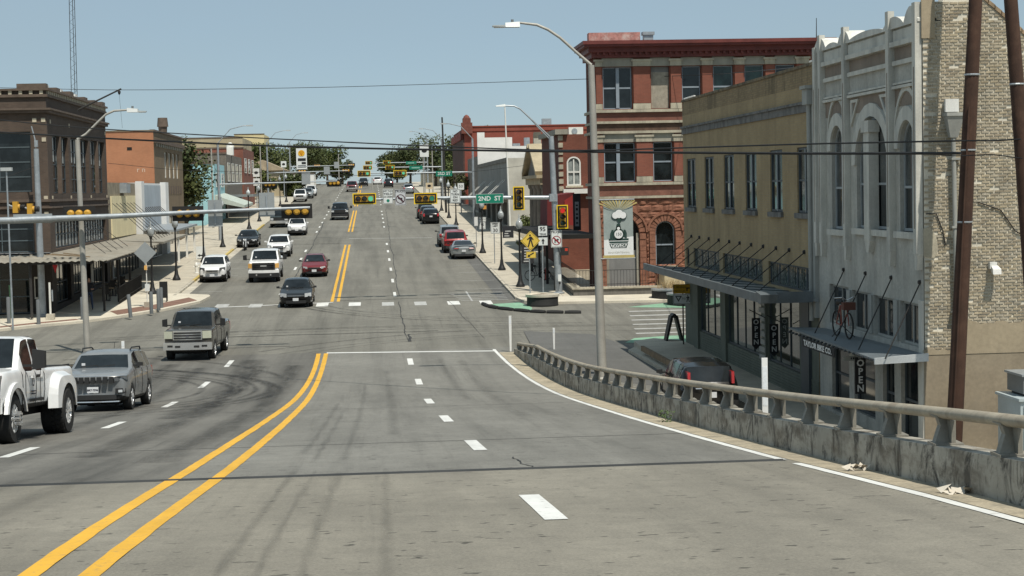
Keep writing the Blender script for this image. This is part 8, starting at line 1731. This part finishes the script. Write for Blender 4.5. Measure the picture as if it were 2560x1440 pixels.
# slanting spar with hanging line and radio mast
p0, p1 = at(195, 275, 100), at(303, 222, 100); t = thing('roof_spar', 'slanting timber spar above the brown corner building', 'pole', p0); MB().cyl(p0, p1, .05, .045).build('spar', m_iron, t); MB().tube([at(297, 226, 100), at(306, 320, 100)], .008, 4).build('hanging_line', m_iron, t); MB().lathe([(.03, -.15), (.08, -.05), (.08, .05), (.03, .1)], tuple(at(298, 230, 100)), 8).build('insulator', m_iron, t)
t = thing('radio_mast', 'tall thin lattice radio mast rising behind the brown corner building', 'mast', at(187, 240, 240)); Ym = 240
for k, (dx, dy) in enumerate(((-.42, 0), (.42, 0), (0, .6))): b = at(187, 330, Ym)+Vector((dx, dy, 0)); tt = at(178, -60, Ym)+Vector((dx*.8, dy*.8, 0)); MB().tube([b-Vector((0, 0, 8)), tt], .045, 5).build('leg', m_iron, t)
for k in range(34):
    z0_, z1_ = k/34, (k+1)/34; A = at(187, 330, Ym).lerp(at(178, -60, Ym), z0_); B = at(187, 330, Ym).lerp(at(178, -60, Ym), z1_); s = -1 if k % 2 else 1
    MB().bar(A+Vector((-.4*s, 0, 0)), B+Vector((.4*s, 0, 0)), .03, .03).build('brace', m_iron, t)
tag(MB().cyl(at(2041, 96, 108), at(2041, 45, 108), .03, .02, 6).build('roof_antenna', m_iron), 'thin antenna on the roof of the red building', 'antenna')

# ---- trees
def LEAF(name, c):
    m, n, b = nodes_of(name); g = nd(n, 'NewGeometry'); p = pos(n)
    rndv = nd(n, 'TexWhiteNoise', {'Vector': nd(n, 'Vector Math'.replace(' ', ''), {0: g.outputs['Position'], 1: (1.7, 1.7, 1.7)}, operation='SNAP').outputs[0]}, noise_dimensions='3D').outputs['Value']
    cc = mix(n, ramp(n, noise(n, p, .5, 3), .3, .7), mul(c, .7), mul(c, 1.3)); cc = mix(n, rndv, cc, (c[0]*1.5, c[1]*1.25, c[2]*.9)); n.links.new(cc, b.inputs['Base Color'])
    b.inputs['Roughness'].default_value = .65; b.inputs['Specular IOR Level'].default_value = .3; return m
lm = [LEAF('live_oak_leaf', (.045, .062, .022)), LEAF('elm_leaf', (.058, .082, .026)), LEAF('dusty_leaf', (.062, .075, .034))]
m_bark = M('tree_bark', (.10, .08, .06), .95, var=.3, vs=3, bump=.5)
def tree(label, x, y, zg, h, rx, rz, n, ls, k=0, trunk=.28, blobs=9, ry=None, name='tree'):
    r_ = random.Random(int(x*13+y*7)); t = thing(name, label, 'tree', (x, y, zg)); zc = zg+h-rz; ry = ry or rx
    tb = MB(); tb.tube([(x, y, zg-.2), (x+.1, y, zg+(h-rz)*.45), (x-.05, y+.1, zg+h-rz*1.1)], [trunk, trunk*.75, trunk*.5], 8)
    B = []
    for i in range(blobs):
        a = r_.uniform(0, 6.28); q = math.sqrt(r_.random())*.72; c = Vector((x+rx*q*math.cos(a), y+ry*q*math.sin(a), zc+rz*r_.uniform(-.55, .65)*(1-q*.35))); s = r_.uniform(.32, .55); B.append((c, s)); st_ = Vector((x, y, zc-rz*.7)); tb.tube([st_, (st_+c)/2+Vector((0, 0, .2)), c], [trunk*.35, trunk*.22, .03], 5)
    tb.build('trunk', m_bark, t, 60); mb = MB()
    for i in range(n):
        c, s = B[i % blobs]; v = Vector((r_.gauss(0, 1), r_.gauss(0, 1), r_.gauss(0, 1))).normalized(); rr = r_.uniform(.35, 1.06)**.6; p = c+Vector((v.x*rx*s, v.y*ry*s, v.z*rz*s))*rr
        a = Vector((r_.uniform(-1, 1), r_.uniform(-1, 1), r_.uniform(-.6, .6))).normalized(); b = a.cross(v+Vector((.01, .02, .3))).normalized(); L_ = ls*r_.uniform(.6, 1.3); a = a*L_; b = b*L_*.55
        mb.add([p-a*.5, p+b*.5, p+a*.5, p-b*.5], [(0, 1, 2, 3)])
    mb.build('crown', lm[k], t); return t
tree('dense dark green street tree beside the orange brick building', -18.7, 178.5, prof(178), 10.8, 3.3, 4.8, 5200, .42, 0, .3, 14, 4.)
tree('second dark street tree merging with the one by the orange building', -21.5, 188, prof(188), 10., 3.4, 4.4, 3200, .45, 0, .3, 10)
tree('low bushy tree behind the upper white shop sign', -16.6, 268, prof(268), 6.5, 2.6, 3., 2200, .5, 1, .2)
for i, (x, y, h, rx, rz, k, lab) in enumerate(((-31, 395, 12.5, 6, 4.2, 0, 'dark tree below the pale yellow block on the hill'), (-26.5, 340, 9.8, 4.6, 3.4, 0, 'dark tree above the far red brick wall'), (-23, 375, 10.5, 5, 3.6, 1, 'green tree between the yellow block and the fuel sign'), (-19, 345, 8.2, 4, 3.2, 0, 'rounded dark tree left of the fuel sign'), (-14.5, 390, 11, 5, 4, 0, 'tall dark tree right behind the fuel sign'), (-10, 400, 10.2, 4.6, 4, 1, 'green tree right of the fuel sign'), (-16, 415, 11.2, 5, 4, 2, 'pale dusty tree on the crest at the left'), (-6.5, 395, 6.8, 2.6, 2.8, 0, 'small dark tree at the left end of the crest'), (-20, 290, 6.4, 3.2, 2.8, 0, 'low dark tree in front of the tan gabled house'), (-13.2, 296, 5.0, 2.2, 2.3, 0, 'small round tree at the left kerb up the hill'),
        (3.5, 420, 8.5, 3.8, 3.6, 0, 'dark tree at the right end of the crest'), (8.2, 375, 10, 4.4, 4.2, 0, 'tall dark tree behind the pole sign with the round mark'), (12.5, 345, 11.5, 4.8, 4.6, 0, 'large dark tree behind the far right signals'), (16.5, 320, 11.5, 4.6, 4.6, 1, 'big green tree left of the red parapet building'), (20, 345, 13, 5, 5, 0, 'dark tree tucked behind the red parapet building'), (14.2, 300, 6.5, 2.8, 2.9, 1, 'bushy green tree low beside the red parapet building'), (6.3, 440, 7.0, 3, 2.8, 1, 'low green tree on the crest at the right'))):
    tree(lab, x, y, prof(y)-.3, h*.95, rx, rz, 4200, .5, k, .3, 16)
for i in range(12):
    x = -60+i*11.5 if i < 6 else 18+(i-6)*11
    tree(('hilltop tree %s on the skyline' % ('far out on the left', 'second from the left', 'third from the left', 'fourth from the left', 'fifth from the left', 'sixth from the left')[i]) if i < 6 else ('tree behind the right hand rooftops, %s from the street' % ('first', 'second', 'third', 'fourth', 'fifth', 'sixth')[i-6]), x, 430+rnd.uniform(-15, 25), prof(430)-.5, rnd.uniform(8, 10.5), 6.5, 4, 1100, 1.1, i % 3, .3, 9) if i in (3, 4) else None
tree('pale flowering shrub beside the far red front', 11.8, 238, prof(238)+KH, 5.2, 1.6, 2.2, 900, .35, 2, .1, 7)
for x, y, h, lab in ((13.8, 154, 2.6, 'leafy bush by the wall below the flagpole'), (14.5, 160, 2.2, 'leafy bush behind the flagpole'), (11.9, 134.8, 1.5, 'potted bush on the right pavement by the bank')):
    tree(lab, x, y, prof(y)+KH, h, 1.1, h*.42, 900, .22, 1, .06, 7, name='bush')

# ---- bicycle on the shop awning
def seg(mb, a, b, r): mb.cyl(a, b, r, None, 8)
bk = thing('bicycle', 'old red bicycle standing on top of the bicycle shop awning', 'bicycle', (12.5, 46.2, 2.6)); bx, by, bz_ = 12.3, 45.5, 2.62; fwd = Vector((.05, -1., 0)).normalized(); U = lambda a, z, s=0: Vector((bx, by, bz_))+fwd*a+Vector((0, 0, z))+Vector((fwd.y, -fwd.x, 0))*s
m_red_b = M('old_red_enamel', (.20, .045, .03), .5, var=.2)
for a in (-.52, .52):
    mb = MB(); n = 24; mb.tube([U(a+.33*math.cos(2*math.pi*k/n), .36+.33*math.sin(2*math.pi*k/n)) for k in range(n+1)], .022, 6, caps=False); w = mb.build('wheel', m_tyre, bk, 50)
    mb = MB()
    for k in range(9): t0 = 2*math.pi*k/9; mb.cyl(U(a, .36), U(a+.32*math.cos(t0), .36+.32*math.sin(t0)), .004, None, 4)
    mb.build('spokes', m_chrome, w)
mb = MB(); C_ = {'rear': U(-.52, .36), 'bb': U(-.08, .33), 'seat': U(-.2, .85), 'head': U(.36, .88), 'crown': U(.42, .68), 'front': U(.52, .36)}
for a, b in (('rear', 'bb'), ('rear', 'seat'), ('bb', 'seat'), ('seat', 'head'), ('bb', 'crown'), ('head', 'crown'), ('crown', 'front')): seg(mb, C_[a], C_[b], .02)
mb.build('frame', m_red_b, bk); MB().tube([U(.25, 1.08, .3), U(.4, 1.1, .15), U(.36, 1.02), U(.4, 1.1, -.15), U(.25, 1.08, -.3)], .014, 6).build('handlebar', m_chrome, bk); MB().tube([U(-.34, .93), U(-.2, .96), U(-.06, .94)], [.09, .08, .03], 8).build('saddle', m_trim, bk, 50); MB().cyl(U(-.2, .85), U(-.21, .95), .015).build('seat_post', m_chrome, bk)
MB().box(U(.5, .9).x-.16, U(.5, .9).x+.16, U(.5, .9).y-.12, U(.5, .9).y+.12, bz_+.78, bz_+.98).build('basket', M('red_brown_cloth', (.12, .05, .035), .9), bk); MB().tube([U(-.05, .33, 0), U(-.3, .02, .2)], .012, 6).build('kickstand', m_iron, bk); MB().tube([U(-.05, .33, 0), U(.1, .02, -.3)], .012, 6).build('brace', m_iron, bk)
# parked bicycle by the right pavement
p = onground(1345, 707); t = thing('bicycle', 'dark bicycle parked in the shade near the red hydrant', 'bicycle', (p.x, p.y, p.z+KH)); z = p.z+KH
for dx in (-.5, .5):
    mb = MB(); n = 18; mb.tube([(p.x+dx+.32*math.cos(2*math.pi*k/n), p.y, z+.34+.32*math.sin(2*math.pi*k/n)) for k in range(n+1)], .022, 6, caps=False); mb.build('wheel', m_tyre, t, 50)
mb = MB(); Q = {'a': (p.x-.5, p.y, z+.34), 'b': (p.x-.05, p.y, z+.3), 'c': (p.x-.18, p.y, z+.85), 'd': (p.x+.35, p.y, z+.85), 'e': (p.x+.5, p.y, z+.34)}
for a, b in ('ab', 'ac', 'bc', 'cd', 'bd', 'de'): mb.cyl(Q[a], Q[b], .018, None, 6)
mb.build('frame', m_black, t); MB().tube([(p.x+.3, p.y-.25, z+1.0), (p.x+.36, p.y, z+.95), (p.x+.3, p.y+.25, z+1.0)], .014, 6).build('handlebar', m_black, t); MB().tube([(p.x-.28, p.y, z+.92), (p.x-.08, p.y, z+.93)], [.07, .03], 8).build('saddle', m_black, t)

# ---- person standing in the shaded doorway on the left
def person(label, x, y, z, h, top, legs, skin, hair, yaw=0):
    t = thing('person', label, 'person', (x, y, z)); k = h/1.75
    V = {'pel': (0, 0, .95), 'spi': (0, .01, 1.2), 'che': (0, .0, 1.38), 'nec': (0, -.01, 1.5), 'hed': (0, -.03, 1.62), 'crn': (0, -.02, 1.73), 'hl': (-.1, 0, .9), 'kl': (-.12, -.03, .5), 'al': (-.12, .02, .09), 'tl': (-.14, -.16, .03), 'hr': (.1, 0, .9), 'kr': (.13, -.02, .5), 'ar': (.15, .03, .09), 'tr': (.17, -.15, .03),
         'sl': (-.2, 0, 1.42), 'el': (-.27, .03, 1.15), 'wl': (-.22, -.14, .95), 'gl': (-.2, -.2, .88), 'sr': (.2, 0, 1.42), 'er': (.28, .0, 1.16), 'wr': (.2, -.22, 1.12), 'gr': (.14, -.3, 1.15)}
    Rr = {'pel': (.16, .11), 'spi': (.14, .1), 'che': (.17, .11), 'nec': (.055, .055), 'hed': (.085, .1), 'crn': (.07, .085), 'hl': (.09, .09), 'kl': (.06, .065), 'al': (.042, .05), 'tl': (.045, .03), 'hr': (.09, .09), 'kr': (.06, .065), 'ar': (.042, .05), 'tr': (.045, .03), 'sl': (.07, .065), 'el': (.045, .045), 'wl': (.03, .035), 'gl': (.035, .025), 'sr': (.07, .065), 'er': (.045, .045), 'wr': (.03, .035), 'gr': (.035, .025)}
    E_ = [('pel', 'spi'), ('spi', 'che'), ('che', 'nec'), ('nec', 'hed'), ('hed', 'crn'), ('pel', 'hl'), ('hl', 'kl'), ('kl', 'al'), ('al', 'tl'), ('pel', 'hr'), ('hr', 'kr'), ('kr', 'ar'), ('ar', 'tr'), ('che', 'sl'), ('sl', 'el'), ('el', 'wl'), ('wl', 'gl'), ('che', 'sr'), ('sr', 'er'), ('er', 'wr'), ('wr', 'gr')]
    names = list(V); me = bpy.data.meshes.new('body'); rot = Matrix.Rotation(yaw, 3, 'Z'); me.from_pydata([rot @ (Vector(V[n_])*k) for n_ in names], [(names.index(a), names.index(b)) for a, b in E_], [])
    o = link('body', me, t); sk = o.modifiers.new('skin', 'SKIN'); sv = me.skin_vertices[0].data
    for i, n_ in enumerate(names): sv[i].radius = (Rr[n_][0]*k, Rr[n_][1]*k); sv[i].use_root = n_ == 'pel'
    o.modifiers.new('sub', 'SUBSURF').levels = 1; o.modifiers['sub'].render_levels = 1
    dg = bpy.context.evaluated_depsgraph_get(); m2 = bpy.data.meshes.new_from_object(o.evaluated_get(dg)); o.modifiers.clear(); o.data = m2; m2.materials.clear()
    for q in (top, legs, skin, m_black): m2.materials.append(q)
    inv = rot.inverted()
    for f_ in m2.polygons:
        c = inv @ f_.center/k; f_.use_smooth = True
        f_.material_index = 3 if c.z < .1 else 1 if c.z < .98 and abs(c.x) < .2 and c.y > -.12 else 2 if c.z > 1.49 or (abs(c.x) > .1 and c.y < -.12) else 0
    hb = MB().lathe([(.088*k, 1.6*k), (.1*k, 1.68*k), (.085*k, 1.76*k), (.02*k, 1.79*k)], (0, .015, 0), 12); hb.build('hair', hair, t, True); return t
m_skin = M('skin', (.45, .27, .19), .6, var=.05)
q = at(172, 780, 99.5); person('person in dark shirt and jeans standing in the shaded corner doorway', q.x+1.3, 98.6, prof(98.6)+KH, 1.78, M('dark_shirt', (.03, .03, .035), .9), M('blue_jeans', (.05, .07, .12), .9), m_skin, M('dark_hair', (.03, .02, .015), .8))
